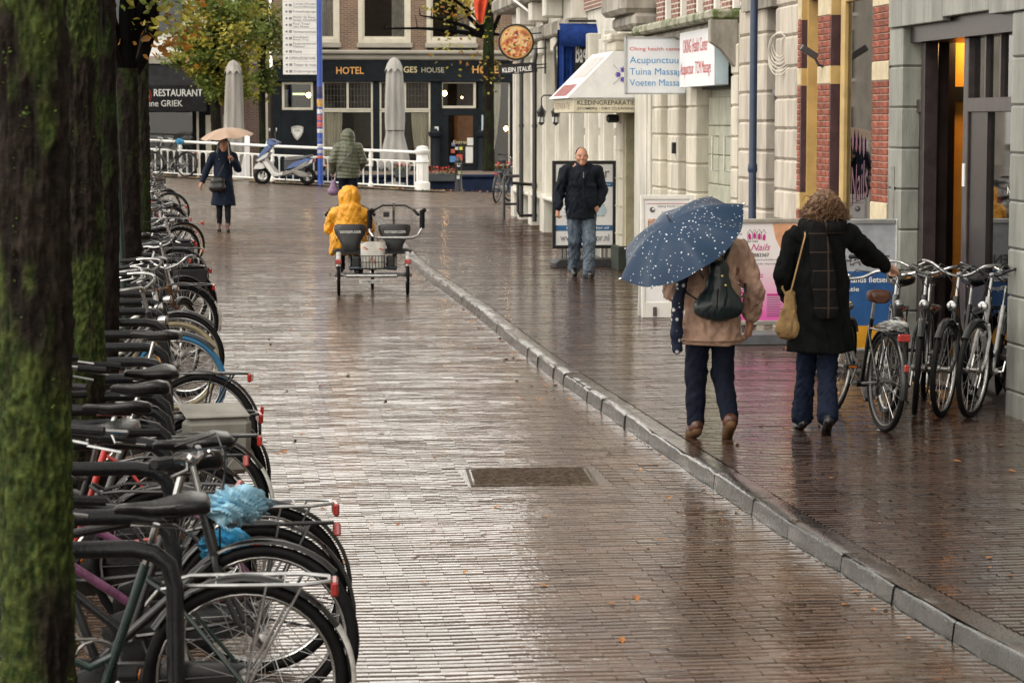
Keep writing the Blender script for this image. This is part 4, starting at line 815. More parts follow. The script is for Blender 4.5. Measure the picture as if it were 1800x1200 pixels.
B().lathe([(.12, -.1), (.11, .05), (.10, .1), (.085, .62), (.10, .66), (.10, .70), (.085, .72), (.09, .78), (.05, .84), (.03, .88), (0, .9)], 14).obj("shaft", BLACK, bo, 35)
for i, (z, a, c) in enumerate(((.62, -1.6, (.6, .6, .6)), (.42, -1.4, (.45, .5, .25)), (.3, -1.7, (.55, .58, .58)))): B().box(-.04, .04, -.003, .003, 0, .09, M_=rot('Z', a + PI / 2) @ tr(0, -.099 + .012 * z, z)).obj("sticker", M("bollard_sticker_%d" % i, c, .6), bo)
# ---- scooter (seen from its left side, nose to the left)
SC = thing("motor_scooter", "blue and silver motor scooter parked against the bridge railing", "scooter", (1.5, 64.75, float(road_h(1.5, 64.75)) + .01), rad(-16))
SBL = M("scooter_blue", (.04, .085, .23), .25, .2, .1, 5, coat=.6); SSV = M("scooter_silver", (.46, .46, .45), .3, .5, .08, 5, coat=.3); SGY = M("scooter_grey", (.20, .19, .175), .45, .2); RUB = M("rubber", (.008, .008, .0085), .6, 0, .2, 30); SEATM = M("grey_seat", (.10, .098, .095), .5); CHR = M("chrome", (.42, .42, .42), .22, 1., .12, 20); LENS = M("headlamp_lens", (.65, .68, .66), .1)
def ring(R_, r_, n=28, m=8, M_=None): return B().tube([(R_ * math.cos(q), 0, R_ * math.sin(q)) for q in np.linspace(0, 2 * PI, n + 1)[:-1]], r_, m, closed=True, M_=M_)
for x, s_ in ((-.62, .35), (.62, 0)):
    wv = thing("wheel", None, None); wv.parent = SC; wv.location = (x, 0, .225); wv.rotation_euler = (0, 0, s_)
    ring(.175, .055).obj("tyre", RUB, wv, 60); b = B()
    for i in range(5): a = i * 2 * PI / 5; b.tube([(0, 0, 0), (.13 * math.cos(a), 0, .13 * math.sin(a))], .018, 6)
    b.lathe([(.05, -.05), (.05, .05)], 10, rot('X', PI / 2)); b.tube([(.135 * math.cos(q), 0, .135 * math.sin(q)) for q in np.linspace(0, 2 * PI, 21)[:-1]], .02, 6, closed=True); b.obj("rim", SSV, wv, 50)
def part(name, poly, w_, mat, k=.86, y=0.): return slab(B(), poly, w_, y, k).obj(name, mat, SC, 50)
part("front_mudguard", [(-.86, .40), (-.80, .52), (-.68, .60), (-.56, .56), (-.50, .44), (-.62, .40)], .08, SSV)
part("front_fairing", [(-.76, .66), (-.62, .70), (-.44, .86), (-.30, 1.02), (-.36, 1.08), (-.48, 1.02), (-.62, .86)], .17, SBL)
part("fairing_panel", [(-.78, .62), (-.70, .60), (-.44, .72), (-.36, .86), (-.42, .86), (-.60, .74)], .18, SSV)
part("leg_shield", [(-.60, .62), (-.48, .66), (-.22, .34), (-.12, .30), (.02, .34), (.02, .24), (-.2, .2), (-.32, .24)], .2, SSV)
part("underbody", [(-.22, .30), (.05, .34), (.32, .44), (.70, .66), (.74, .60), (.36, .34), (.05, .24), (-.2, .22)], .19, SGY)
part("side_panel", [(.0, .38), (.22, .58), (.66, .72), (.80, .70), (.72, .60), (.36, .46)], .185, SBL)
part("tail", [(.34, .44), (.74, .70), (.82, .68), (.80, .60), (.42, .38)], .16, SSV)
part("seat", [(-.02, .64), (.04, .72), (.30, .76), (.50, .76), (.76, .80), (.80, .76), (.6, .70), (.36, .66), (.1, .62)], .14, SEATM)
part("seat_box", [(.0, .62), (.0, .36), (.3, .44), (.5, .68)], .13, M("scooter_dark", (.03, .03, .035), .4))
part("headset", [(-.48, 1.06), (-.46, 1.20), (-.30, 1.22), (-.10, 1.12), (-.16, 1.06), (-.34, 1.02)], .13, SBL)
part("headlamp", [(-.50, 1.06), (-.48, 1.16), (-.40, 1.12), (-.42, 1.05)], .12, LENS)
part("engine_cover", [(.22, .36), (.26, .42), (.52, .36), (.70, .28), (.70, .20), (.50, .2), (.28, .28)], .05, SGY, y=-.16)
part("engine", [(.2, .44), (.2, .26), (.56, .2), (.62, .5)], .1, M("engine_black", (.025, .025, .025), .5))
B().tube([(-.2, -.30, 1.15), (-.33, -.10, 1.17), (-.33, .10, 1.17), (-.2, .30, 1.15)], .014, 6).obj("handlebar", BLACK, SC, 40)
for s_ in (-1, 1):
    B().tube([(-.17, s_ * .36, 1.14), (-.22, s_ * .25, 1.155)], .02, 8).obj("grip", RUB, SC); B().tube([(-.3, s_ * .2, 1.18), (-.34, s_ * .28, 1.34), (-.33, s_ * .34, 1.42)], .007, 5).obj("mirror_stem", BLACK, SC); B().lathe([(0, 0), (.05, .01), (.055, .02), (0, .035)], 12, tr(-.33, s_ * .35, 1.45) @ rot('Y', PI / 2)).obj("mirror", SSV, SC, 40)
B().tube([(.08, -.12, .28), (.03, -.16, .02), (.14, -.16, .0)], .014, 6).obj("stand", BLACK, SC); B().tube([(.3, .16, .3), (.75, .18, .34)], .05, 10).obj("silencer", SSV, SC, 40); bx("tail_light", M("red_lens", (.5, .015, .01), .2), SC, .80, .83, -.06, .06, .60, .68)
# ------------------------------------------------------------------ trees
LICH = M("lichen", (.09, .12, .022), .9, 0, .4, 14, .6, 60, col2=(.03, .065, .012))
LEAFM = [M("leaf_green", (.16, .21, .04), .5, 0, .3, 2), M("leaf_yellow", (.42, .38, .06), .5, 0, .3, 2), M("leaf_orange", (.42, .19, .03), .5, 0, .3, 2)]
for m_ in LEAFM:
    n = m_.node_tree.nodes; L = m_.node_tree.links; p = n["Principled BSDF"]; tl = n.new("ShaderNodeBsdfTranslucent"); mx = n.new("ShaderNodeMixShader"); mx.inputs[0].default_value = .4
    src = p.inputs["Base Color"].links[0].from_socket; L.new(src, tl.inputs[0]); L.new(p.outputs[0], mx.inputs[1]); L.new(tl.outputs[0], mx.inputs[2]); L.new(mx.outputs[0], n["Material Output"].inputs[0])
def vnoise(nz, na, cz, ca, r):
    """periodic (round the trunk) value noise with cz by ca cells"""
    g = r.random((cz + 2, ca)); z = np.linspace(0, cz, nz); a = np.linspace(0, ca, na, endpoint=False); zi = z.astype(int); ai = a.astype(int); fz = z - zi; fa = a - ai; fz = fz * fz * (3 - 2 * fz); fa = fa * fa * (3 - 2 * fa)
    A, Bq, C_, D_ = g[zi][:, ai], g[zi][:, (ai + 1) % ca], g[zi + 1][:, ai], g[zi + 1][:, (ai + 1) % ca]
    return (A * (1 - fa) + Bq * fa) * (1 - fz)[:, None] + (C_ * (1 - fa) + D_ * fa) * fz[:, None]
def trunk_mesh(name, r0, h, seed, lean=(0, 0), fine=False, mossy=.5):
    r = np.random.default_rng(seed); nz, na = (420, 150) if fine else (140, 48); z = np.linspace(-.05, h, nz); q = np.linspace(0, 2 * PI, na, endpoint=False); u = h / 3.6
    big = vnoise(nz, na, int(5 * u) + 1, 3, r); ridge = 1 - np.abs(2 * vnoise(nz, na, int(22 * u), 22, r) - 1); ridge2 = 1 - np.abs(2 * vnoise(nz, na, int(60 * u), 44, r) - 1); fin = vnoise(nz, na, int(200 * u), 75, r)
    mm = vnoise(nz, na, int(8 * u) + 1, 5, r) * .6 + vnoise(nz, na, int(26 * u), 12, r) * .4; moss = np.clip((mm - (1 - mossy) + .12) / .16, 0, 1); clump = vnoise(nz, na, int(70 * u), 34, r) * vnoise(nz, na, int(180 * u), 70, r)
    d = r0 * ((1 - .10 * z / h) * (1 + .3 * np.exp(-z * 7)))[:, None] * (1 + .22 * (big - .5)) * (.94 + .0) + (1 - moss) * (.016 * ridge ** 2 + .008 * ridge2 + .005 * fin) + moss * (.010 + .022 * clump + .004 * fin)
    X = lean[0] * z[:, None] + d * np.cos(q); Y = lean[1] * z[:, None] + d * np.sin(q); V = np.stack([X, Y, np.broadcast_to(z[:, None], X.shape)], -1).reshape(-1, 3)
    I = np.arange(nz - 1)[:, None] * na + np.arange(na); J_ = np.arange(nz - 1)[:, None] * na + (np.arange(na) + 1) % na; F_ = np.stack([I, J_, J_ + na, I + na], -1).reshape(-1, 4)
    me = bpy.data.meshes.new(name); me.from_pydata(V.tolist(), [], F_.tolist()); me.polygons.foreach_set("use_smooth", [True] * len(F_)); at = me.attributes.new("moss", 'FLOAT', 'POINT'); at.data.foreach_set("value", moss.ravel().astype(np.float32)); ak = me.attributes.new("crack", 'FLOAT', 'POINT'); ak.data.foreach_set("value", np.clip(.25 + .8 * ridge * (.4 + .6 * ridge2) + .5 * (fin - .5) + moss * (clump * 1.6 - .1), .12, 1.5).ravel().astype(np.float32)); me.update(); return me
def barkmat(name, bark, m1, m2):
    m = bpy.data.materials.new(name); m.use_nodes = True; n = m.node_tree.nodes; L = m.node_tree.links; p = n["Principled BSDF"]; p.inputs["Roughness"].default_value = .8; p.inputs["Specular IOR Level"].default_value = .12
    tc = n.new("ShaderNodeTexCoord"); at = n.new("ShaderNodeAttribute"); at.attribute_name = "moss"; nz = n.new("ShaderNodeTexNoise"); nz.inputs["Scale"].default_value = 24; nz.inputs["Detail"].default_value = 9; nz.inputs["Roughness"].default_value = .72; L.new(tc.outputs["Object"], nz.inputs[0])
    r1 = n.new("ShaderNodeValToRGB"); r1.color_ramp.elements[0].position = .38; r1.color_ramp.elements[0].color = (*m1, 1); r1.color_ramp.elements[1].position = .68; r1.color_ramp.elements[1].color = (*m2, 1); L.new(nz.outputs[0], r1.inputs[0])
    r2 = n.new("ShaderNodeValToRGB"); r2.color_ramp.elements[0].position = .35; r2.color_ramp.elements[0].color = (bark[0] * .4, bark[1] * .4, bark[2] * .4, 1); r2.color_ramp.elements[1].position = .7; r2.color_ramp.elements[1].color = (bark[0] * 1.5, bark[1] * 1.5, bark[2] * 1.5, 1); L.new(nz.outputs[0], r2.inputs[0])
    mx = n.new("ShaderNodeMix"); mx.data_type = 'RGBA'; L.new(at.outputs["Fac"], mx.inputs[0]); L.new(r2.outputs[0], mx.inputs[6]); L.new(r1.outputs[0], mx.inputs[7]); ck = n.new("ShaderNodeAttribute"); ck.attribute_name = "crack"; sv = n.new("ShaderNodeVectorMath"); sv.operation = 'SCALE'; L.new(mx.outputs[2], sv.inputs[0]); L.new(ck.outputs["Fac"], sv.inputs["Scale"]); L.new(sv.outputs[0], p.inputs["Base Color"])
    n3 = n.new("ShaderNodeTexNoise"); n3.inputs["Scale"].default_value = 90; L.new(tc.outputs["Object"], n3.inputs[0]); bp = n.new("ShaderNodeBump"); bp.inputs["Strength"].default_value = .7; bp.inputs["Distance"].default_value = .006; L.new(n3.outputs[0], bp.inputs["Height"]); L.new(bp.outputs[0], p.inputs["Normal"]); return m
BARK = barkmat("mossy_bark", (.021, .015, .0115), (.012, .024, .006), (.062, .074, .018))
BARK2 = barkmat("dark_bark", (.017, .012, .0095), (.006, .013, .004), (.028, .036, .009))
def crown(b, c, rx, ry, rz, n, s0, s1, seed, hollow=.35, clumps=14):
    r = random.Random(seed); cl = []
    for _ in range(clumps):
        v = Vector((r.gauss(0, 1), r.gauss(0, 1), r.gauss(0, 1))); v.normalize(); k = r.uniform(hollow, 1) ; cl.append((c[0] + v.x * rx * k, c[1] + v.y * ry * k, c[2] + v.z * rz * k, r.uniform(.18, .42)))
    for i in range(n):
        x, y, z, q = cl[r.randrange(clumps)]; leaf(b, x + r.gauss(0, q * rx * .55), y + r.gauss(0, q * ry * .55), z + r.gauss(0, q * rz * .5), r.uniform(s0, s1), r.uniform(0, 6.3), r.uniform(-1.2, 1.2), r.uniform(-1.2, 1.2))
def limbs(b, base, tips, r0, seed):
    r = random.Random(seed)
    for t in tips:
        P = []; a, c = Vector(base), Vector(t)
        for i in range(7): u = i / 6; P.append(a.lerp(c, u) + Vector((r.gauss(0, .05), r.gauss(0, .05), .12 * math.sin(u * PI))) * (1 if 0 < i < 6 else 0))
        b.tube(P, [r0 * (1 - .75 * i / 6) for i in range(7)], 7)
        for i in range(3, 7):
            d = Vector((r.gauss(0, .35), r.gauss(0, .35), r.uniform(-.1, .5))); b.tube([P[i], P[i] + d * .5, P[i] + d], [r0 * .25, r0 * .16, r0 * .06], 5)
row_labels = ["nearest thick trunk covered in green moss at the left edge", "second mossy trunk with a knot behind the nearest trunk", "third slim dark trunk standing among the parked bicycles", "fourth trunk forking into two limbs near the top of the frame", "farthest slim trunk before the bridge railing, with yellow leaves"]
LM = {}
for i, (x, y, r0, ln) in enumerate(((-.59, 7.45, .106, (0, 0)), (-.765, 12.5, .112, (.004, 0)), (-.86, 16.9, .085, (.006, 0)), (-.90, 22.0, .105, (.0, 0)), (-.98, 28.5, .066, (.0, 0)))):
    t = thing("street_tree", row_labels[i], "tree", (x, y, -.1), 0, "row of lime trees along the quay")
    h = 3.6 if i != 3 else 2.7
    put("trunk", trunk_mesh("trunk", r0, h, i + 11, ln, i < 2, (.52, .42, .3, .3, .42)[i]), BARK if i in (0, 1) else BARK2, t)
    r = random.Random(40 + i)
    if i < 5:
        bl = B()
        for _ in range(120 if i == 0 else 90 if i == 1 else 30):
            z = r.uniform(.1, h); q = r.gauss(-PI / 2, .9); s_ = r.uniform(.006, .016); R_ = r0 * (1.0 - .1 * z / h) * 1.02
            for _k in range(7): leaf(bl, ln[0] * z + R_ * math.cos(q) + r.gauss(0, .006), R_ * math.sin(q) + r.gauss(0, .006), z + r.gauss(0, .018), s_, r.uniform(0, 6), r.uniform(-1, 1), r.uniform(-1, 1))
        tag(bl.obj("lichen", LICH, t), kind="stuff")
    b = B(); top = (ln[0] * h, 0, h - .05)
    limbs(b, top, [(math.cos(a) * 1.1 - .3 + r.gauss(0, .2), math.sin(a) * 1.2, h + r.uniform(1.8, 3.0)) for a in np.linspace(0, 5.5, 6)], r0 * .6, i)
    if i == 3: limbs(b, (0, 0, 2.55), [(.5, .1, 3.6), (.18, -.1, 3.8), (.75, .3, 4.2)], .06, 9)
    b.obj("limb", BARK2, t, 50)
    for k in range(3):
        b = B(); crown(b, (-.4, 0, h + 2.9), 1.3, 1.9, 1.5, 330, .07, .13, i * 3 + k)
        if i >= 3: crown(b, (.35, .2, h + .55), .6, .7, .45, 110, .06, .10, 77 + i + k, clumps=8)
        tag(b.obj("crown_leaves", LEAFM[k], t), kind="stuff")
    if i == 4: 
        B().lathe([(.125, 0), (.125, .01)], 24, tr(-.02, .13, 2.52) @ rot('X', PI / 2)).obj("round_plate", M("sign_rim_red", (.45, .04, .035), .5), t); B().lathe([(.10, 0), (.10, .004)], 24, tr(-.02, .119, 2.52) @ rot('X', PI / 2)).obj("plate_field", WHITE, t)
gp = thing("leaning_pole", "slim dark green pole leaning beside the fourth trunk with a small white sticker", "pole", (-.83, 20.2, -.1)); GPM = M("dark_green_pole", (.008, .022, .017), .4)
B().tube([(0, 0, -.05), (-.07, 0, 1.6), (-.12, 0, 3.2)], .028, 10).obj("shaft", GPM, gp, 40); bx("sticker", WHITE, gp, -.11, -.075, -.045, -.03, 1.92, 1.99); bx("clamp", BLACK, gp, -.15, -.08, -.045, .03, 2.5, 2.56)
def back_tree(x, y, z, h, r0, lab, lx, seed, cols, parts):
    t = thing("canal_tree", lab, "tree", (x, y, z), 0, "trees by the hotel")
    put("trunk", trunk_mesh("trunk", r0, h, seed), BARK2, t)
    b = B(); limbs(b, (0, 0, h * .62), lx, r0 * .5, seed); b.obj("limb", BARK2, t, 50)
    for k, n in enumerate(cols):
        if n:
            b = B()
            for (c, rx, ry, rz, q) in parts: crown(b, c, rx, ry, rz, int(n * q), .085, .15, seed * 7 + k + int(q * 10), clumps=16)
            tag(b.obj("crown_leaves", LEAFM[k], t), kind="stuff")
back_tree(-.35, 73.5, -.3, 6, .14, "leafy green and yellow tree hiding the restaurant front", [(-1, 0, 5), (1, 0, 5.5), (.2, 0, 7), (-.6, 0, 4.2)], 5, (7000, 4600, 90), (((.1, 0, 5.3), 1.5, 1.3, 1.3, .6), ((.1, 0, 3.6), .85, .8, .75, .3), ((-.3, 0, 4.3), 1.3, 1, .6, .25)))
back_tree(1.1, 77.6, 0, 6, .10, "dark green ivy clad tree between restaurant and hotel", [(-.5, 0, 5), (.4, 0, 6)], 6, (2600, 300, 0), (((0, 0, 4.9), .85, .7, 1.5, .8), ((-.1, 0, 3.3), .6, .5, .7, .3)))
back_tree(7.95, 74.0, .0, 7.5, .17, "bare limbed tree with sparse yellow leaves before the hotel door", [(-3.2, .3, 4.9), (-1.6, 0, 6.2), (1.2, 0, 6.4), (-.7, 0, 5.6), (.4, 0, 4.6), (-2.1, 0, 5.3)], 8, (60, 420, 200), (((-.9, 0, 5.7), 1.1, .9, .75, .6), ((-.4, 0, 4.6), 1.5, 1, 1.2, .22), ((.1, -.2, 3.6), .6, .4, .8, .10)))
# ------------------------------------------------------------------ bicycles
def paint(name, c, r=.3): return M("paint_" + name, c, r, 0, .2, 14, coat=.2, rvar=.12)
PBK = paint("black", (.008, .0085, .0095)); PGN = paint("dark_green", (.012, .03, .026)); PGY = paint("grey", (.10, .10, .105)); PSV = paint("silver", (.42, .42, .42), .3); PWH = paint("white", (.62, .62, .59)); PRD = paint("red", (.40, .025, .02)); PBL = paint("blue", (.02, .06, .2)); PYL = paint("amber", (.65, .30, .02)); PPU = paint("mauve", (.20, .07, .15)); PBR = paint("brown", (.10, .045, .025))
TYB = RUB; TYBL = M("blue_tyre", (.03, .17, .34), .55); TYW = M("cream_tyre", (.42, .36, .24), .6); RIMA = M("alloy_rim", (.55, .55, .54), .25, 1., .05); RIMG = M("dull_rim", (.22, .21, .20), .4, .9, .1); RIMW = M("gold_rim", (.52, .44, .26), .3, .8, .1); SPK = M("steel_spoke", (.45, .45, .45), .3, 1., .05)
SADB = M("black_saddle", (.008, .008, .0085), .26, 0, .2, 20, .2, 60, spec=.32); SADR = M("brown_saddle", (.09, .032, .018), .4, 0, .2, 20); GRIPM = M("grip_rubber", (.008, .008, .0085), .5, 0, .2, 40, .4, 150, spec=.25); REDL = M("red_reflector", (.36, .014, .009), .15, coat=1.); ORL = M("orange_reflector", (.75, .22, .02), .2)
ME = {}
def cache(k, fn):
    if k not in ME: ME[k] = fn()
    return ME[k]
def wheel_meshes(R_):
    def spokes():
        b = B(); n = 20
        for i in range(n):
            a = 2 * PI * i / n; s_ = 1 if i % 2 else -1; a2 = a + (.35 if i % 4 < 2 else -.35)
            b.tube([(.022 * math.cos(a2), s_ * .028, .022 * math.sin(a2)), ((R_ - .03) * math.cos(a), 0, (R_ - .03) * math.sin(a))], .0017, 3, cap=False)
        return b.mesh("spokes")
    return (cache(("tyre", R_), lambda: ring(R_, .021, 40, 8).mesh("tyre", 60)), cache(("rim", R_), lambda: B().tube([((R_ - .024) * math.cos(q), 0, (R_ - .024) * math.sin(q)) for q in np.linspace(0, 2 * PI, 41)[:-1]], .013, 6, closed=True, flat=.8).mesh("rim", 60)),
            cache(("spokes", R_), spokes), cache("hub", lambda: B().lathe([(.006, -.06), (.03, -.045), (.03, -.03), (.018, -.025), (.018, .025), (.03, .03), (.03, .045), (.006, .06)], 10, rot('X', PI / 2)).mesh("hub", 40)))
def wheel(parent, Mx, R_, ty, rim):
    w_ = thing("wheel", None, None); w_.parent = parent; w_.matrix_local = Mx; m = wheel_meshes(R_)
    put("tyre", m[0], ty, w_); put("rim", m[1], rim, w_); put("spokes", m[2], SPK, w_); put("hub", m[3], RIMG, w_)
def arc_guard(c, R_, a0, a1, w_=.026, n=18):
    b = B(); rw = []
    for q in np.linspace(a0, a1, n): rw.append([Vector((c[0] + (R_ - d) * math.cos(q), y, c[2] + (R_ - d) * math.sin(q))) for y, d in ((-w_, .016), (-w_ * .8, .004), (0, 0), (w_ * .8, .004), (w_, .016))])
    b.grid(rw); return b
def saddle_mesh():
    secs = [(-.155, .055, .0, .03), (-.14, .088, .012, .05), (-.09, .102, .018, .055), (-.03, .085, .006, .05), (.03, .052, -.006, .045), (.09, .03, -.004, .036), (.135, .022, -.004, .03), (.15, .012, -.012, .02)]
    rw = []
    for x, w_, z, t in secs:
        row = []
        for q in np.linspace(0, 2 * PI, 15)[:-1]:
            s_ = math.sin(q); row.append(Vector((x, w_ * math.copysign(abs(math.cos(q)) ** .8, math.cos(q)), z + (t * .42 * abs(s_) ** .7 if s_ > 0 else -t * abs(s_) ** .6))))
        rw.append(row)
    b = B().grid(rw, True); n = 14; b.f += [tuple(range(n)), tuple(len(b.v) - 1 - i for i in range(n))]
    return b.mesh("saddle", 60)
def bars(kind):
    b = B()
    for s_ in (-1, 1):
        if kind == "swept": P = [(.29, 0, 1.02), (.31, s_ * .06, 1.025), (.35, s_ * .13, 1.06), (.33, s_ * .20, 1.085), (.22, s_ * .265, 1.08), (.08, s_ * .295, 1.06), (-.02, s_ * .30, 1.05)]
        elif kind == "flat": P = [(.31, 0, 1.0), (.31, s_ * .12, 1.01), (.29, s_ * .2, 1.03), (.24, s_ * .31, 1.03)]
        else: P = [(.29, 0, 1.0), (.33, s_ * .1, 1.03), (.34, s_ * .19, 1.09), (.27, s_ * .28, 1.1), (.16, s_ * .33, 1.08)]
        Q = [Vector(p) for p in P]; out = []
        for i in range(len(Q) - 1):
            p0, p1, p2, p3 = Q[max(i - 1, 0)], Q[i], Q[i + 1], Q[min(i + 2, len(Q) - 1)]
            for t in (0, .33, .66): out.append(.5 * ((2 * p1) + (p2 - p0) * t + (2 * p0 - 5 * p1 + 4 * p2 - p3) * t * t + (3 * p1 - p0 - 3 * p2 + p3) * t ** 3))
        b.tube(out + [Q[-1]], .0115, 7)
    return b.mesh("handlebar", 50)
GRIPEND = {"swept": ((.10, .29, 1.063), (-.035, .302, 1.048)), "flat": ((.275, .24, 1.03), (.235, .325, 1.03)), "high": ((.26, .285, 1.1), (.145, .336, 1.078))}
def frame_mesh(kind):
    b = B(); r = .017; BBv = (-.05, 0, .285); ST = (-.215, 0, .76); RH = (-.545, 0, .345); H0 = (.395, 0, .60); H1 = (.335, 0, .86)
    b.tube([H0, H1], .022, 10); b.tube([BBv, ST], r, 8)
    if kind == "oma": b.tube([H0, (.30, 0, .50), (.16, 0, .36), (.05, 0, .295), BBv], .019, 8); b.tube([(.36, 0, .72), (.26, 0, .60), (.10, 0, .45), (-.02, 0, .40), (-.10, 0, .44)], r * .85, 8)
    elif kind == "mix": b.tube([H0, BBv], .019, 8); b.tube([(.355, 0, .76), (-.12, 0, .47)], r, 8)
    else: b.tube([(.385, 0, .65), BBv], .018, 8); b.tube([(.345, 0, .83), (-.205, 0, .74)], r, 8)
    for s_ in (-1, 1): b.tube([BBv, (-.2, s_ * .04, .30), (RH[0], s_ * .06, RH[2])], .010, 6); b.tube([(ST[0], s_ * .015, ST[2] - .05), (-.3, s_ * .045, .66), (RH[0], s_ * .06, RH[2])], .008, 6)
    b.lathe([(.026, -.04), (.026, .04)], 10, tr(*BBv) @ rot('X', PI / 2)); return b.mesh("frame", 50)
def fork_mesh():
    b = B()
    for s_ in (-1, 1): b.tube([(.385, s_ * .03, .66), (.40, s_ * .05, .58), (.47, s_ * .055, .42), (.56, s_ * .055, .345)], [.014, .013, .011, .008], 7)
    b.tube([(.385, -.04, .66), (.385, .04, .66)], .016, 7); return b.mesh("fork", 50)
def rack_mesh(loop):
    b = B(); z = .70
    for s_ in (-1, 1):
        b.tube([(-.26, s_ * .03, z - .02), (-.36, s_ * .06, z), (-.74, s_ * .065, z), (-.83, s_ * (.03 if loop else .06), z - (.0 if loop else .02))], .0075, 6); b.tube([(-.62, s_ * .065, z), (-.545, s_ * .065, .345)], .006, 5); b.tube([(-.74, s_ * .065, z), (-.56, s_ * .065, .36)], .006, 5)
    for x in (-.45, -.68): b.tube([(x, -.06, z), (x, .06, z)], .004, 5)
    b.tube([(-.83, -.03, z), (-.83, .03, z)], .0075, 6); return b.mesh("rack", 50)
def bike(label, loc, rz, lean=0., steer=0., kind="oma", fc=None, ty=None, tyf=None, rim=None, rack=PBK, guard=PBK, tip=None, bar="swept", barm=None, sad=None, case=True, basket=None, pannier=None, extra=None, lamp=True, fork=None, R_=.328, group="bicycles parked along the quay", stand=True, skirt=False, two=False):
    fc = fc or PBK; ty = ty or TYB; tyf = tyf or ty; rim = rim or RIMA; barm = barm or CHR; sad = sad or SADB
    o = thing("bicycle", label, "bicycle", loc, 0, group); o.rotation_mode = 'XYZ'; o.rotation_euler = (lean, 0, rz)
    sh = random.Random(label).uniform(-1, 1)
    ax = Vector((.335 - .395, 0, .86 - .60)).normalized(); S_ = tr(.395, 0, .6) @ Matrix.Rotation(steer, 4, ax) @ tr(-.395, 0, -.6)
    wheel(o, tr(-.545, 0, .349), R_, ty, rim); wheel(o, S_ @ tr(.56, 0, .349), R_, tyf, rim)
    put("frame", cache(("frame", kind), lambda: frame_mesh(kind)), fc, o); put("fork", cache("fork", fork_mesh), fork or fc, o, S_)
    put("stem", cache("stem", lambda: B().tube([(.335, 0, .85), (.305, 0, .985), (.295, 0, 1.02)], .013, 8).tube([(.30, 0, 1.01), (.31, 0, 1.025)], .02, 8).mesh("stem", 50)), CHR, o, S_)
    hb = put("handlebar", cache(("bar", bar), lambda: bars(bar)), barm, o, S_)
    for s_ in (-1, 1):
        g0, g1 = GRIPEND[bar]; put("grip", cache(("grip", bar, s_), lambda: B().tube([(g0[0], s_ * g0[1], g0[2]), (g1[0], s_ * g1[1], g1[2])], .0175, 8).mesh("grip", 40)), GRIPM, hb)
        put("brake_lever", cache(("lever", bar, s_), lambda: B().tube([(g0[0] + .05, s_ * (g0[1] - .03), g0[2] - .01), (g0[0] + .06, s_ * (g0[1] + .01), g0[2] - .03), (g1[0] + .06, s_ * (g1[1] + .0), g1[2] - .045)], .006, 5).mesh("brake_lever", 40)), CHR, hb)
    put("brake_cable", cache(("cable", bar), lambda: B().tube([(.25, .2, 1.05), (.40, .1, 1.10), (.43, .0, 1.0), (.40, -.03, .85), (.40, 0, .68)], .004, 4).tube([(.25, -.2, 1.05), (.42, -.1, 1.06), (.42, .02, .92), (.2, .025, .6)], .004, 4).mesh("brake_cable")), BLACK, o)
    put("seat_post", cache("seat_post", lambda: B().tube([(-.21, 0, .74), (-.255, 0, .90)], .0125, 8).tube([(-.33, .03, .895), (-.17, .02, .90)], .004, 4).tube([(-.33, -.03, .895), (-.17, -.02, .90)], .004, 4).mesh("seat_post", 40)), CHR, o)
    put("saddle", cache("saddle", saddle_mesh), sad, o, tr(-.265 - .008 * sh, 0, .945 + .02 * sh) @ rot('Y', -.04 + .05 * sh) @ rot('Z', .06 * sh) @ Matrix.Diagonal((1 + .08 * math.sin(9 * sh), 1 + .14 * math.sin(17 * sh), 1 + .2 * math.sin(5 * sh), 1)))
    put("crank", cache("crank", lambda: B().tube([(-.05, -.075, .285), (.06, -.075, .155)], .009, 6).tube([(-.05, .075, .285), (-.16, .075, .415)], .009, 6).tube([(-.05, -.07, .285), (-.05, .07, .285)], .013, 8).mesh("crank", 40)), RIMA, o)
    for s_, p in ((-1, (.06, -.12, .155)), (1, (-.16, .12, .415))):
        pd = put("pedal", cache(("pedal", s_), lambda: B().box(p[0] - .035, p[0] + .035, p[1] - .045, p[1] + .045, p[2] - .012, p[2] + .012, bev=.006).mesh("pedal")), RUB, o); put("pedal_reflector", cache(("pref", s_), lambda: B().box(p[0] - .038, p[0] - .035, p[1] - .03, p[1] + .03, p[2] - .007, p[2] + .007).mesh("pedal_reflector")), ORL, pd)
    if guard:
        put("rear_mudguard", cache("rguard", lambda: arc_guard((-.545, 0, .349), .372, -.35 + PI * .0 + PI * 1.0 - PI + .3 + 2.85, .35).mesh("rear_mudguard", 60) if 0 else arc_guard((-.545, 0, .349), .372, .55, PI + .25).mesh("rear_mudguard", 60)), guard, o); put("front_mudguard", cache("fguard", lambda: arc_guard((.56, 0, .349), .372, .75, PI + .15).mesh("front_mudguard", 60)), guard, o, S_)
        put("guard_stay", cache("stay", lambda: B().tube([(-.545, -.05, .345), (-.905, -.026, .27)], .003, 4).tube([(-.545, .05, .345), (-.905, .026, .27)], .003, 4).mesh("guard_stay")), guard, o)
    if tip: put("mudguard_tip", cache("gtip", lambda: arc_guard((-.545, 0, .349), .375, PI - .55, PI + .26, .029).mesh("mudguard_tip", 60)), tip, o)
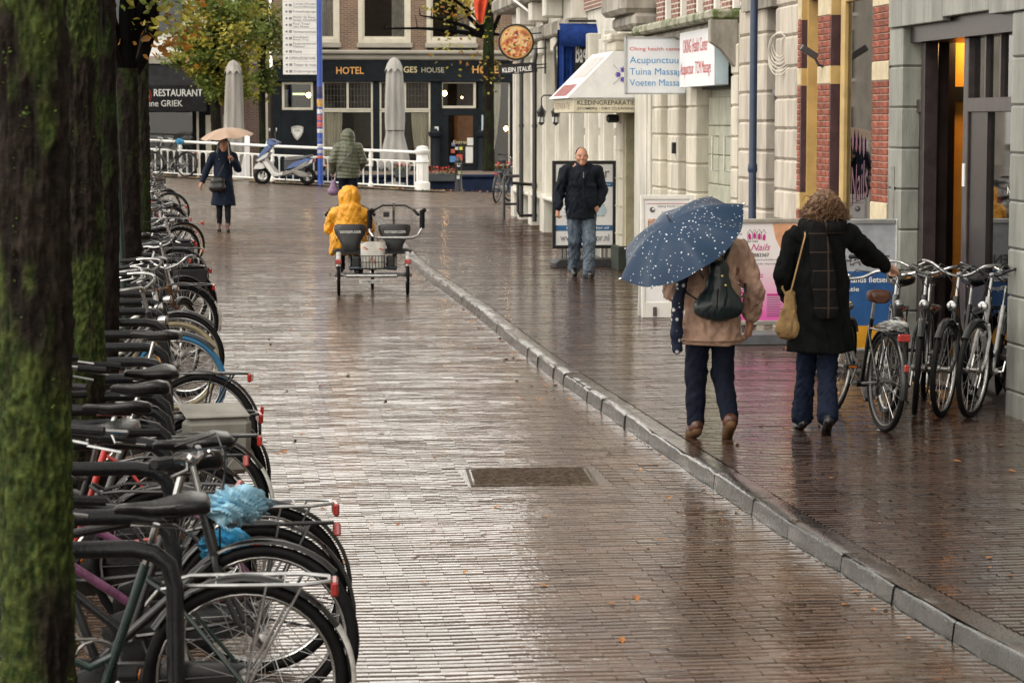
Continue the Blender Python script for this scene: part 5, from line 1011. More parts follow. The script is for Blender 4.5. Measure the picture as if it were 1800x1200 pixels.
    if case: put("chain_case", cache("case", lambda: slab(B(), [(.06, .30), (.03, .37), (-.06, .40), (-.5, .40), (-.58, .38), (-.60, .33), (-.55, .29), (-.12, .19), (-.02, .17), (.05, .22)], .018, -.05).mesh("chain_case", 50)), PBK, o)
    else: put("chain", cache("chain", lambda: B().tube([(-.05, -.05, .375), (-.54, -.05, .38), (-.575, -.05, .345), (-.54, -.05, .31), (-.05, -.05, .195), (.035, -.05, .25), (.035, -.05, .32)], .006, 4, closed=True).tube([(-.05 + .085 * math.cos(q), -.05, .285 + .085 * math.sin(q)) for q in np.linspace(0, 6.28, 19)[:-1]], .007, 4, closed=True).mesh("chain")), RIMG, o)
    if skirt:
        put("skirt_guard", cache("skirt", lambda: B().prism([(-.545 + .35 * math.cos(q), .349 + .35 * math.sin(q)) for q in np.linspace(.5, 2.5, 14)] + [(-.62, .36), (-.5, .33), (-.38, .38)], -.034, -.030, Matrix(((1, 0, 0, 0), (0, 0, -1, 0), (0, 1, 0, 0), (0, 0, 0, 1)))).mesh("skirt_guard")), PBK, o)
    if rack: put("rack", cache("rack", lambda: rack_mesh(True)), rack, o)
    lt_ = put("rear_light", cache(("rl", two), lambda: (B().box(-.86, -.835, -.044, .044, .648, .70, bev=.007) if not two else B().box(-.86, -.835, -.055, -.004, .66, .725, bev=.006)).mesh("rear_light")), REDL, o)
    if two: put("rear_light", cache("rl2", lambda: B().box(-.86, -.835, .004, .055, .66, .725, bev=.006).mesh("rear_light")), REDL, o)
    put("mudguard_reflector", cache("mref", lambda: B().box(-.925, -.905, -.016, .016, .45, .50, bev=.006).mesh("mudguard_reflector")), REDL, o, tr(-.005, 0, 0)) if guard and len(label) % 3 == 0 else None
    if lamp: put("headlight", cache("hl", lambda: B().lathe([(0, -.035), (.022, -.03), (.034, 0), (.036, .03), (.028, .036), (0, .038)], 12, tr(.44, 0, .80) @ rot('Y', PI / 2)).tube([(.385, 0, .76), (.43, 0, .79)], .008, 5).mesh("headlight", 40)), CHR, o, S_)
    if stand: put("kickstand", cache("kick", lambda: B().tube([(-.1, .03, .27), (-.2, .14, .02), (-.22, .15, .012)], .008, 6).mesh("kickstand")), BLACK, o)
    if basket:
        def mk():
            b = B()
            for z in np.linspace(.80, 1.0, 6):
                k = .8 + .2 * (z - .8) / .2; P = [(.50 - .13 * k, -.17 * k, z), (.50 + .13 * k, -.17 * k, z), (.50 + .13 * k, .17 * k, z), (.50 - .13 * k, .17 * k, z)]; b.tube(P, .005, 4, closed=True)
            for t in np.linspace(-1, 1, 8):
                for s_ in (-1, 1): b.tube([(.5 + t * .104, s_ * .136, .8), (.5 + t * .13, s_ * .17, 1.0)], .004, 4); b.tube([(.5 + s_ * .104, t * .136, .8), (.5 + s_ * .13, t * .17, 1.0)], .004, 4)
            b.box(.38, .62, -.15, .15, .798, .803); return b.mesh("basket")
        put("basket", cache("basket", mk), BLACK if basket is True else basket, o, S_)
    if pannier:
        for s_ in (-1, 1): put("pannier", cache(("pan", s_), lambda: B().box(-.78, -.42, s_ * .09 - .055, s_ * .09 + .055, .40, .715, bev=.035).mesh("pannier", 40)), pannier, o)
        put("pannier_flap", cache("panflap", lambda: B().box(-.77, -.43, -.14, .14, .712, .727, bev=.007).mesh("pannier_flap")), pannier, o)
    return o
def crumple(name, c, r3, mat, seed, parent=None, n=34):
    r = random.Random(seed); ph = [(r.uniform(2, 9), r.uniform(2, 9), r.uniform(0, 6)) for _ in range(6)] + [(r.uniform(9, 22), r.uniform(9, 22), r.uniform(0, 6)) for _ in range(9)]; rw = []
    for i in range(n + 1):
        u = PI * i / n; row = []
        for j in range(n * 2):
            q = PI * j / n; v = Vector((math.sin(u) * math.cos(q), math.sin(u) * math.sin(q), math.cos(u))); d = 1 + sum((.07 if a < 9 else .028) * (1 - 2 * abs(math.sin(a * v.x + b_ * v.y + p + a * v.z * .8))) for a, b_, p in ph)
            row.append(Vector((c[0] + v.x * r3[0] * d, c[1] + v.y * r3[1] * d, c[2] + v.z * r3[2] * d)))
        rw.append(row)
    return B().grid(rw, True).obj(name, mat, parent, 50)
G0 = -.10
TAIL = PI
near = [
 dict(label="dark green bicycle with chrome rack and white mudguard tip, nearest of the quay row", loc=(-.50, 8.2, G0), rz=TAIL - .05, kind="oma", fc=PGN, rack=CHR, tip=PWH, lean=-.05, steer=.3),
 dict(label="black bicycle turned round with a light blue bag at its handlebar", loc=(-.44, 8.72, G0), rz=.06, kind="dia", fc=PBK, bar="flat", barm=PBK, lean=.07, steer=-.25, rack=PBK, case=False),
 dict(label="black bicycle with black wire rack just behind the dark green one", loc=(-.44, 9.12, G0), rz=TAIL + .03, kind="dia", fc=PBK, barm=PBK, lean=.05, steer=-.2, rim=RIMG),
 dict(label="black bicycle with mauve frame tube and chrome rack, near the second hoop", loc=(-.43, 9.72, G0), rz=TAIL - .04, kind="mix", fc=PPU, rack=CHR, lean=-.04, steer=.5, bar="swept"),
 dict(label="black bicycle with blue saddle edge and twin red rear lights", loc=(-.56, 10.4, G0), rz=TAIL + .04, kind="dia", fc=PBK, lean=.03, steer=.2, two=True, bar="high"),
 dict(label="bright red framed bicycle with a black saddle in the near quay row", loc=(-.54, 11.05, G0), rz=TAIL - .02, kind="mix", fc=PRD, lean=-.05, steer=-.4),
 dict(label="grey bicycle with long chrome bars and a pale mudguard tip", loc=(-.52, 11.85, G0), rz=TAIL + .05, kind="oma", fc=PGY, tip=PWH, lean=.04, steer=.35),
 dict(label="black bicycle with two light grey panniers hanging at its rack", loc=(-.56, 12.75, G0), rz=TAIL - .03, kind="oma", fc=PBK, pannier=M("pale_grey_canvas", (.30, .29, .26), .6, 0, .1, 6), lean=-.03, steer=.1),
 dict(label="silver bicycle with black saddle near the second trunk", loc=(-.66, 14.9, G0), rz=TAIL - .05, kind="mix", fc=PSV, lean=-.06, steer=.25, bar="flat"),
 dict(label="bicycle with sky blue front tyre and amber fork facing the road", loc=(-.84, 17.9, G0), rz=.10, kind="oma", fc=PBK, fork=PYL, tyf=TYBL, ty=TYB, lean=-.05, steer=-.15, rack=PBK, barm=CHR, guard=PBK),
 dict(label="grey bicycle facing the road with a broad chrome handlebar", loc=(-.82, 18.9, G0), rz=-.05, kind="oma", fc=PGY, lean=.06, steer=.3, bar="high", ty=TYW),
 dict(label="white bicycle facing the road with silver bars by the third trunk", loc=(-.80, 19.8, G0), rz=.04, kind="mix", fc=PWH, lean=-.05, steer=-.2),
]
BLB = M("light_blue_plastic", (.24, .45, .58), .25, 0, .25, 6, .3, 20, coat=.3); CYB = M("cyan_plastic", (.05, .32, .55), .3, 0, .3, 7, .3, 20)
for k_, d in enumerate(near):
    q_ = random.Random(k_ * 7 + 3); d['rz'] += q_.uniform(-.24, .24) if k_ > 1 else 0; d['lean'] = q_.choice((-1, 1)) * q_.uniform(.04, .15); d['loc'] = (d['loc'][0] + (q_.uniform(-.26, -.02) if k_ > 3 else 0), d['loc'][1], d['loc'][2]); bike(**d)
crumple("plastic_bag", (.02, 8.80, .74), (.13, .13, .075), BLB, 1); tag(bpy.data.objects["plastic_bag"], "light blue plastic bag hanging at the handlebar of a black bicycle", "bag")
o = crumple("plastic_bag", (-.03, 8.98, .56), (.10, .10, .07), CYB, 2); tag(o, "crumpled cyan plastic bag wedged under the saddle of a parked bicycle", "bag")
fcols = [("black", PBK), ("grey", PGY), ("dark green", PGN), ("red", PRD), ("white", PWH), ("brown", PBR), ("silver", PSV), ("blue", PBL)]
ords = ["first", "second", "third", "fourth", "fifth", "sixth", "seventh", "eighth", "ninth", "tenth", "eleventh", "twelfth", "thirteenth", "fourteenth", "fifteenth", "sixteenth", "seventeenth", "eighteenth", "nineteenth", "twentieth", "twenty-first", "twenty-second", "twenty-third", "twenty-fourth"]
rr = random.Random(21); y = 20.9; seq = []
while y < 46 and len(seq) < 24: seq.append(y); y += rr.uniform(.85, 1.25)
for i, y in enumerate(seq):
    nm, pm = fcols[rr.choice((0, 0, 0, 1, 2, 3, 4, 5, 6, 7, 0, 1))]; kind = rr.choice(("oma", "mix", "dia")); rev = rr.random() < .42; ex = {}
    x = -.58 - .026 * (y - 9) + rr.uniform(-.28, .02); feat = "black saddle"
    q = rr.random()
    if abs(y - 36) < .6: nm, pm, kind, rev = "black", PBK, "dia", False; ex = dict(rim=RIMW, ty=TYB, guard=None, rack=None); x = -1.18; feat = "large gold rimmed rear wheel"
    elif i == len(seq) - 2: nm, pm, kind, rev = "white", PWH, "dia", False; ex = dict(sad=SADR, rack=None, guard=None); feat = "brown saddle and no rack"
    elif q < .2: ex = dict(pannier=M("charcoal_canvas", (.03, .03, .033), .6)); feat = "charcoal panniers"
    elif q < .4: ex = dict(rack=CHR); feat = "chrome rack"
    elif q < .5: ex = dict(basket=True); feat = "wire front basket"
    elif q < .62: ex = dict(tip=PWH); feat = "white mudguard tip"
    elif q < .72: ex = dict(sad=SADR); feat = "brown saddle"
    bike("%s bicycle with %s, %s past the white one near third trunk" % (nm, feat, ords[i]), (x, y, float(road_h(x, y))), (0 if rev else PI) + rr.gauss(0, .27), rr.gauss(0, .14), rr.gauss(0, .6), kind=kind, fc=pm, bar=rr.choice(("swept", "swept", "flat", "high")), barm=rr.choice((CHR, CHR, PBK)), rim=ex.pop("rim", rr.choice((RIMA, RIMA, RIMG))), **ex)
o = crumple("plastic_bag", (-.87, 24.6, .66), (.16, .11, .09), M("blue_plastic", (.02, .13, .42), .3, 0, .3, 7), 5); tag(o, "blue plastic bundle on the rack of a parked bicycle far along the row", "bag")
# hoop racks
RK = M("rack_black", (.010, .011, .013), .24, 0, .15, 14, .15, 90, spec=.32)
hoop_me = B().tube([(0, 0, -.1), (0, 0, .70), (.02, 0, .775), (.065, 0, .815), (.12, 0, .83), (.62, 0, .83), (.69, 0, .815), (.74, 0, .775), (.76, 0, .70), (.76, 0, -.1)], .030, 12).mesh("hoop", 60); foot_me = B().lathe([(.07, 0), (.07, .012), (.04, .02), (.031, .03)], 14).mesh("foot_plate", 40)
hy = [8.0, 8.66, 9.85, 10.62, 11.25, 11.9, 12.5, 13.3] + [14.2 + .95 * i for i in range(18)]
for i, y in enumerate(hy):
    x = -.95 - .028 * (y - 8)
    h = thing("bicycle_rack", "nearest black tubular hoop rack beside the moss covered trunk" if i == 0 else "black tubular hoop rack, %s behind the nearest hoop" % ords[i - 1] if i - 1 < len(ords) else "farthest black tubular hoop rack of the quay row", "bike rack", (x, y, float(road_h(x, y))), 0, "hoop racks along the quay")
    put("hoop", hoop_me, RK, h); put("foot_plate", foot_me, RK, h); put("foot_plate", foot_me, RK, h, tr(.76, 0, 0))
# bicycles by the shop (front wheels toward the camera) and the one being pushed
gr = "bicycles outside the bicycle shop"
def shopbike(fx, fy, yaw, **k):
    """fx, fy: where the front wheel touches the ground; yaw: heading"""
    return bike(loc=(fx - .56 * math.cos(yaw), fy - .56 * math.sin(yaw), float(pave_h(fx, fy)) + .002), rz=yaw, group=gr, **k)
shopbike(4.72, 17.05, rad(-108), label="black bicycle with bright rims, first parked beside the pushed bicycle", kind="oma", fc=PGY, lean=-.08, steer=.3, bar="high", barm=CHR)
shopbike(4.92, 16.95, rad(-110), label="black bicycle with round chrome headlamp, second of the parked shop row", kind="dia", fc=PBK, lean=-.06, steer=.05, rim=RIMA, barm=CHR)
shopbike(5.08, 16.80, rad(-118), label="black bicycle with high chrome bars, third of the parked shop row", kind="mix", fc=PBK, lean=-.06, steer=-.05, bar="high", barm=CHR)
shopbike(5.27, 16.72, rad(-120), label="silver headed bicycle with black bars leaning nearest the grey stone pier", kind="oma", fc=PSV, lean=-.08, steer=-.1, bar="swept", barm=PBK)
PB_ = bike("black bicycle with brown saddle pushed by the woman in the black coat", (4.42, 16.66, .002), rad(90 + 5), .03, -.6, kind="oma", fc=PBK, sad=SADR, bar="high", barm=CHR, rim=RIMG, group=gr, stand=False)
crumple("rack_bag", (0, 0, 0), (.11, .10, .035), M("white_plastic", (.5, .51, .5), .3), 8); o = bpy.data.objects["rack_bag"]; o.location = (4.50, 16.02, .745); tag(o, "white plastic bag on the rack of the pushed bicycle", "bag")
# two bicycles on the bridge
bike("black bicycle with front basket leaning on the railing behind the trunks", (-1.62, par(-1.62) - .55, float(road_h(-1.6, 68)) + .02), PI - .55, .08, .1, kind="dia", fc=PBK, basket=True, barm=CHR, group="bicycles on the bridge")
o = crumple("saddle_cover", (-1.33, par(-1.62) - .72, float(road_h(-1.6, 68)) + 1.0), (.13, .1, .09), CYB, 11); tag(o, "blue plastic bag tied over the saddle of the bicycle at the railing", "bag")
bike("black bicycle parked alone beside the white corner building", (6.25, 55.2, float(road_h(6.2, 55))), rad(68), .1, -.4, kind="mix", fc=PBK, bar="flat", barm=PBK, rim=RIMG, rack=None, guard=PBK, group="bicycles on the bridge")

# ------------------------------------------------------------------ side-by-side tricycle
TK = thing("duo_tricycle", "side by side adult tricycle with two black seats and a rear shopping basket", "tricycle", (1.83, 30.9, -.1), rad(-3))
FRB = paint("frame_blue_black", (.015, .03, .05)); SHELL = M("black_seat_shell", (.016, .016, .018), .4, 0, .15, 10)
for s_ in (-1, 1):
    wheel(TK, tr(s_ * .44, 0, .27) @ rot('Z', PI / 2), .25, TYB, RIMG)
    b = arc_guard((0, 0, .27), .295, .3, 2.7, .03); g = put("rear_mudguard", b.mesh("rear_mudguard", 60), PSV, TK, tr(s_ * .44, 0, 0) @ rot('Z', PI / 2))
    bx("reflector", REDL, TK, s_ * .44 - .04, s_ * .44 + .04, -.30, -.28, .42, .48, bev=.01)
wheel(TK, tr(0, 1.35, .27) @ rot('Z', PI / 2), .25, TYB, RIMG)
b = B(); b.tube([(-.44, 0, .27), (.44, 0, .27)], .022, 8); b.tube([(-.30, .1, .36), (-.30, -.12, .36), (.30, -.12, .36), (.30, .1, .36)], .018, 8)
for s_ in (-1, 1): b.tube([(s_ * .28, 0, .34), (s_ * .28, .6, .34), (s_ * .1, 1.0, .38), (0, 1.15, .5)], .022, 8)
b.tube([(0, 1.1, .75), (0, 1.25, .5), (.0, 1.35, .27)], .024, 8); b.obj("frame", FRB, TK, 50)
B().tube([(-.34, -.24, .27), (.30, -.24, .27)], .024, 10).obj("rear_bumper", CHR, TK, 50); B().tube([(-.40, -.10, .28), (-.34, -.22, .27)], .014, 6).tube([(.40, -.10, .28), (.30, -.22, .27)], .014, 6).obj("bumper_bracket", RIMG, TK)
bx("number_plate", PWH, TK, -.18, .12, -.275, -.268, .175, .225); text("vanraam.com", .24, .03, DKT, TK, tr(-.15, -.278, .187) @ fdir('-y'))
def seat(cx_):
    st = thing("seat", None, None); st.parent = TK; st.location = (cx_, .12, .57)
    rw = []
    for (z, y, w_, d) in ((.0, -.02, .10, .025), (.06, -.03, .105, .028), (.13, -.02, .14, .03), (.21, .0, .19, .028), (.27, .0, .21, .024), (.32, .01, .205, .02), (.34, .015, .16, .012)):
        rw.append([Vector((w_ * math.copysign(abs(math.cos(q)) ** .5, math.cos(q)), y + .10 * (w_ / .26) ** 2 * math.cos(q) ** 2 + d * math.copysign(abs(math.sin(q)) ** .6, math.sin(q)), z)) for q in np.linspace(0, 2 * PI, 25)[:-1]])
    b = B().grid(rw, True); b.f += [tuple(range(23, -1, -1)), tuple(24 * 6 + i for i in range(24))]; b.obj("backrest", SHELL, st, 60)
    slab(B(), [(-.24, 0), (-.2, -.05), (.2, -.05), (.24, 0), (.18, .03), (-.18, .03)], .2, .22).obj("cushion", SHELL, st, 50); B().tube([(0, .15, -.04), (0, .15, -.24)], .03, 8).obj("seat_pillar", CHR, st)
    text("vanraam.com", .27, .032, WTXT, st, tr(-.135, -.036, .225) @ fdir('-y')); return st
seat(-.29); seat(.28)
b = B(); b.tube([(-.04, .0, .93), (-.04, -.02, .82), (.0, -.08, .76), (.06, -.1, .745), (.5, -.1, .745), (.57, -.08, .77), (.62, -.02, .85), (.63, 0, .93)], .017, 8).obj("armrest_hoop", CHR, TK, 50)
for x in (-.04, .63): B().tube([(x, 0, .86), (x, .0, 1.09)], .035, 10).tube([(x, 0, 1.07), (x + .03, .06, 1.09)], .03, 8).obj("arm_pad", RUB, TK, 50)
for cx_, nm in ((.28, 0), (-.29, 1)):
    hb = B().tube([(cx_ - .31, .55, 1.02), (cx_ - .28, .62, 1.06), (cx_ - .15, .68, 1.13), (cx_, .7, 1.13), (cx_ + .15, .68, 1.13), (cx_ + .28, .62, 1.06), (cx_ + .31, .55, 1.02)], .014, 8).obj("handlebar", BLACK, TK, 50); B().tube([(cx_, .7, 1.17), (cx_, .72, .95), (cx_, .8, .4)], .02, 8).obj("stem", CHR, TK)
    for s_ in (-1, 1): B().tube([(cx_ + s_ * .26, .64, 1.07), (cx_ + s_ * .315, .54, 1.01)], .02, 8).obj("grip", RUB, hb)
bx("display", BLACK, TK, .14, .22, .6, .66, .98, 1.05, bev=.01)
b = B()
for z in (.36, .44, .52): b.tube([(-.17, -.2, z), (.15, -.2, z), (.15, .06, z), (-.17, .06, z)], .005, 4, closed=True)
for t in np.linspace(0, 1, 9): b.tube([(-.17 + .32 * t, -.2, .36), (-.17 + .32 * t, -.2, .52)], .004, 4); b.tube([(-.17 + .32 * t, .06, .36), (-.17 + .32 * t, .06, .52)], .004, 4); b.tube([(-.17, -.2 + .26 * t, .36), (-.17, -.2 + .26 * t, .52)], .004, 4); b.tube([(.15, -.2 + .26 * t, .36), (.15, -.2 + .26 * t, .52)], .004, 4)
b.box(-.17, .15, -.2, .06, .352, .36); b.obj("basket", BLACK, TK)
for s_ in (-1, 1): bx("battery", BLACK, TK, s_ * .22 - .05, s_ * .22 + .05, -.05, .25, .33, .50, bev=.015)
sb = thing("shopping_bag", "white shopping bag with red print sitting in the tricycle basket", "bag", (1.825, 30.83, .265), rad(-3))
SBW = M("white_shopper", (.55, .54, .50), .5, 0, .12, 9, .5, 14)
b = B(); rw = []
for i, (z, w_, d) in enumerate(((0, .14, .105), (.06, .145, .11), (.16, .15, .10), (.26, .155, .08), (.32, .158, .065))):
    rw.append([Vector((w_ * math.copysign(abs(math.cos(q)) ** .45, math.cos(q)) + random.gauss(0, .003), d * math.copysign(abs(math.sin(q)) ** .45, math.sin(q)) + .012 * math.sin(q * 5 + z * 20), z + (.015 * math.sin(q * 3) if i == 4 else 0))) for q in np.linspace(0, 2 * PI, 33)[:-1]])
b.grid(rw, True); b.f.append(tuple(range(31, -1, -1))); b.obj("body", SBW, sb, 60)
SBR = M("red_print", (.5, .09, .07), .5)
for (x, z, a) in ((-.09, .25, .6), (.11, .24, .3), (.02, .08, 1.2), (-.02, .12, 2.)): B().box(-.03, .03, -.002, .002, -.008, .008, M_=tr(x, -.112, z) @ rot('Y', a)).obj("print", SBR, sb)
for s_ in (-1, 1): B().tube([(-.07, s_ * .06, .31), (-.05, s_ * .05, .40), (.05, s_ * .05, .40), (.07, s_ * .06, .31)], .006, 5).obj("handle", BLACK, sb)
# ------------------------------------------------------------------ people: bodies and clothes grown from blended volumes
class Vol:
    def __init__(s, lo, hi, res):
        s.lo = np.array(lo, float); s.h = res; s.n = np.ceil((np.array(hi) - s.lo) / res).astype(int) + 1; s.F = np.ones(s.n, np.float32)
        s.ax = [s.lo[i] + res * np.arange(s.n[i]) for i in range(3)]
    def sl(s, lo, hi):
        a = np.clip(((np.array(lo) - s.lo) / s.h).astype(int) - 1, 0, s.n - 1); b = np.clip(((np.array(hi) - s.lo) / s.h).astype(int) + 3, 1, s.n)
        return tuple(slice(a[i], b[i]) for i in range(3))
    def pts(s, q): return np.meshgrid(*[s.ax[i][q[i]] for i in range(3)], indexing='ij')
    def un(s, q, d, k):
        f = s.F[q]
        if f.size == 0: return s
        hh = np.clip(.5 + .5 * (f - d) / k, 0, 1); s.F[q] = f * (1 - hh) + d * hh - k * hh * (1 - hh); return s
    def cap(s, a, b, ra, rb=None, k=.02, fl=(1, 1, 1)):
        rb = ra if rb is None else rb; a = np.array(a, float); b = np.array(b, float); m = max(ra, rb) / min(fl) + k * 2 + .03
        q = s.sl(np.minimum(a, b) - m, np.maximum(a, b) + m); X, Y, Z = s.pts(q); f = np.array(fl, float); ba = (b - a) * f
        px, py, pz = (X - a[0]) * f[0], (Y - a[1]) * f[1], (Z - a[2]) * f[2]; t = np.clip((px * ba[0] + py * ba[1] + pz * ba[2]) / max(ba @ ba, 1e-9), 0, 1)
        return s.un(q, np.sqrt((px - t * ba[0]) ** 2 + (py - t * ba[1]) ** 2 + (pz - t * ba[2]) ** 2) - (ra + (rb - ra) * t), k)
    def chain(s, P, R, k=.02, fl=(1, 1, 1)):
        for i in range(len(P) - 1): s.cap(P[i], P[i + 1], R[i], R[i + 1], k, fl)
        return s
    def ell(s, c, r, k=.02):
        c = np.array(c, float); r = np.array(r, float); q = s.sl(c - r - k * 2 - .03, c + r + k * 2 + .03); X, Y, Z = s.pts(q)
        x, y, z = X - c[0], Y - c[1], Z - c[2]; k0 = np.sqrt((x / r[0]) ** 2 + (y / r[1]) ** 2 + (z / r[2]) ** 2); k1 = np.sqrt((x / r[0] ** 2) ** 2 + (y / r[1] ** 2) ** 2 + (z / r[2] ** 2) ** 2) + 1e-6
        return s.un(q, k0 * (k0 - 1) / k1, k)
    def sub(s, c, r, k=.01):
        c = np.array(c, float); r = np.array(r, float); q = s.sl(c - r - .05, c + r + .05); X, Y, Z = s.pts(q); k0 = np.sqrt(((X - c[0]) / r[0]) ** 2 + ((Y - c[1]) / r[1]) ** 2 + ((Z - c[2]) / r[2]) ** 2); s.F[q] = np.maximum(s.F[q], -(k0 - 1) * min(r)); return s
    def below(s, z, amp=0., fr=9.):   # keep only what lies above z
        X, Y, Z = np.meshgrid(*s.ax, indexing='ij', sparse=True); s.F = np.maximum(s.F, (z + amp * np.sin(X * fr + Y * fr * 1.3) - Z)).astype(np.float32); return s
    def above(s, z):
        X, Y, Z = np.meshgrid(*s.ax, indexing='ij', sparse=True); s.F = np.maximum(s.F, Z - z + 0 * X).astype(np.float32); return s
    def folds(s, amp, fr, seed, n=7, vert=.35):
        r = random.Random(seed); X, Y, Z = np.meshgrid(*s.ax, indexing='ij', sparse=True); d = 0
        for _ in range(n):
            a = r.uniform(0, 2 * PI); f = fr * r.uniform(.6, 1.7); mu = .6 if fr >= 35 else 2.0; ph = f * (X * math.cos(a) + Y * math.sin(a)) * mu + f * vert * r.uniform(-1, 1) * Z * mu * .8 + r.uniform(0, 6.3) + 1.3 * np.sin(f * .5 * Z + r.uniform(0, 6)) + 1.1 * np.sin(f * .6 * X + f * .4 * Y + r.uniform(0, 6)); d = d + (.65 - np.abs(np.sin(ph))) * 1.6 + .35 * np.sin(ph * 3.1 + Z * f * .5)
        s.F = (s.F + amp * d / math.sqrt(n)).astype(np.float32); return s
    def ridges(s, amp, per, ph=0.):
        X, Y, Z = np.meshgrid(*s.ax, indexing='ij', sparse=True); s.F = (s.F - amp * np.abs(np.sin(PI * (Z + .015 * np.sin(X * 9)) / per + ph)) + 0 * X).astype(np.float32); return s
    def mesh(s, name):
        F = s.F; n = s.n; ins = F < 0; acc = np.zeros(tuple(n - 1) + (3,), np.float32); cnt = np.zeros(tuple(n - 1), np.float32)
        cor = [(i, j, k) for i in (0, 1) for j in (0, 1) for k in (0, 1)]
        sub = lambda A, c: A[c[0]:n[0] - 1 + c[0], c[1]:n[1] - 1 + c[1], c[2]:n[2] - 1 + c[2]]
        for c in cor:
            for ax in range(3):
                if c[ax] == 0:
                    e = list(c); e[ax] = 1; fa, fb = sub(F, c), sub(F, e); m = (fa < 0) != (fb < 0); t = np.where(m, fa / np.where(m, fa - fb, 1), 0)
                    for d in range(3): acc[..., d] += np.where(m, c[d] + (t if d == ax else 0), 0)
                    cnt += m
        act = cnt > 0; idx = -np.ones(tuple(n - 1), int); idx[act] = np.arange(act.sum()); ijk = np.argwhere(act); V = s.lo + s.h * (ijk + acc[act] / cnt[act][:, None]); Q = []
        for ax in range(3):
            u, v = [(1, 2), (2, 0), (0, 1)][ax]; sa = [slice(1, -1)] * 3; sa[ax] = slice(0, -1); sb = [slice(1, -1)] * 3; sb[ax] = slice(1, None)
            A, Bm = ins[tuple(sa)], ins[tuple(sb)]; P = np.argwhere(A != Bm); 
            if len(P) == 0: continue
            fl = A[tuple(P.T)]; off = np.ones(3, int); off[ax] = 0; P = P + off; du = np.zeros(3, int); dv = np.zeros(3, int); du[u] = 1; dv[v] = 1
            q = np.stack([idx[tuple((P - du - dv).T)], idx[tuple((P - dv).T)], idx[tuple(P.T)], idx[tuple((P - du).T)]], 1); q[~fl] = q[~fl][:, ::-1]; Q.append(q)
        Q = np.concatenate(Q); Q = Q[(Q >= 0).all(1)]
        me = bpy.data.meshes.new(name); me.from_pydata(V.tolist(), [], Q.tolist()); me.polygons.foreach_set("use_smooth", [True] * len(me.polygons)); me.update(); return me
SKIN = M("skin", (.42, .205, .13), .5, 0, .08, 12); SKIN2 = M("skin_light", (.58, .35, .26), .5, 0, .08, 12)
def fabric(name, c, r=.8, var=.15, sc_=18, bump=.35): return M(name, c, r, 0, var, sc_, bump, 220)
def hand(v, w_, e, side, curl=.5, palm=None):
    """five fingers from the wrist w_, continuing the forearm direction from e; side = +1 right"""
    w_, e = np.array(w_), np.array(e); d = w_ - e; d = d / np.linalg.norm(d); n = np.array(palm if palm is not None else (-side, 0, 0), float); n = n - (n @ d) * d; n /= np.linalg.norm(n); t = np.cross(d, n) * 1.
    v.cap(w_, w_ + d * .075, .024, .030, .015); 
    for i, (o_, L_) in enumerate(((-.027, .068), (-.009, .078), (.009, .073), (.026, .058))):
        a = w_ + d * .08 + t * o_; b = a + d * L_ * .5 * math.cos(curl) + n * L_ * .5 * math.sin(curl); c = b + d * L_ * .5 * math.cos(curl * 2.2) + n * L_ * .5 * math.sin(curl * 2.2); v.cap(a, b, .0100, .0092, .004); v.cap(b, c, .0092, .008, .003)
    a = w_ + d * .025 - t * .024; b = a - t * .022 + d * .035 + n * .012; v.cap(a, b, .0125, .0105, .008); v.cap(b, b + d * .028 + n * .014, .0105, .009, .003)
def body_mesh(J, res=.011, face=False):
    P = np.array([p for p in J.values() if hasattr(p, '__len__') and len(p) == 3]); v = Vol(P.min(0) - .16, P.max(0) + .17, res); hd = np.array(J['head']); fw = np.array(J.get('look', (0, 1, 0)), float); fw /= np.linalg.norm(fw); rt = np.cross(fw, (0, 0, 1)); rt /= np.linalg.norm(rt)
    v.ell(hd + fw * .0, (.076, .092, .115) if abs(fw[1]) > .5 else (.092, .076, .115), .02); v.cap(hd - (0, 0, .06) + fw * .03, hd - (0, 0, .085) + fw * .045, .058, .045, .03)
    if face:
        v.cap(hd + fw * .088 + (0, 0, .012), hd + fw * .112 - (0, 0, .022), .009, .016, .012)
        for s_ in (-1, 1): v.ell(hd + fw * .082 + rt * s_ * .033 + (0, 0, .022), (.02, .014, .009), .012); v.ell(hd + rt * s_ * .08 - fw * .005 - (0, 0, .01), (.014, .02, .032), .008); v.sub(hd + fw * .098 + rt * s_ * .033 + (0, 0, .006), (.016, .014, .008)); v.ell(hd + fw * .06 + rt * s_ * .045 - (0, 0, .03), (.03, .03, .03), .02)
        v.ell(hd + fw * .088 - (0, 0, .053), (.026, .014, .007), .008); v.ell(hd + fw * .086 - (0, 0, .066), (.022, .013, .008), .008); v.ell(hd + fw * .075 - (0, 0, .092), (.026, .022, .02), .02)
    v.cap(hd - (0, 0, .08), J['neck'], .052, .058, .03)
    v.cap(J['neck'], J['chest'], .065, .105, .05, (1, 1.3, 1)); v.cap(J['chest'], J['hip'], .105, .11, .05, (1, 1.25, 1))
    for s_ in ('L', 'R'):
        v.cap(J['neck'], J['sh' + s_], .06, .055, .05); v.cap(J['sh' + s_], J['el' + s_], .05, .04, .02); v.cap(J['el' + s_], J['wr' + s_], .040, .026, .015); hand(v, J['wr' + s_], J['el' + s_], 1 if s_ == 'R' else -1, J.get('curl' + s_, .45), J.get('palm' + s_))
        v.cap(J['hp' + s_], J['kn' + s_], .078, .055, .04); v.cap(J['kn' + s_], J['an' + s_], .053, .036, .02); v.cap(J['an' + s_], J['to' + s_], .036, .030, .02)
    return v.mesh("body")
def person(label, loc, rz, J, res=.011, face=False, skin=None, z0=None):
    o = thing("person", label, "person", loc, rz); put("body", body_mesh(J, res, face), skin or SKIN, o); return o
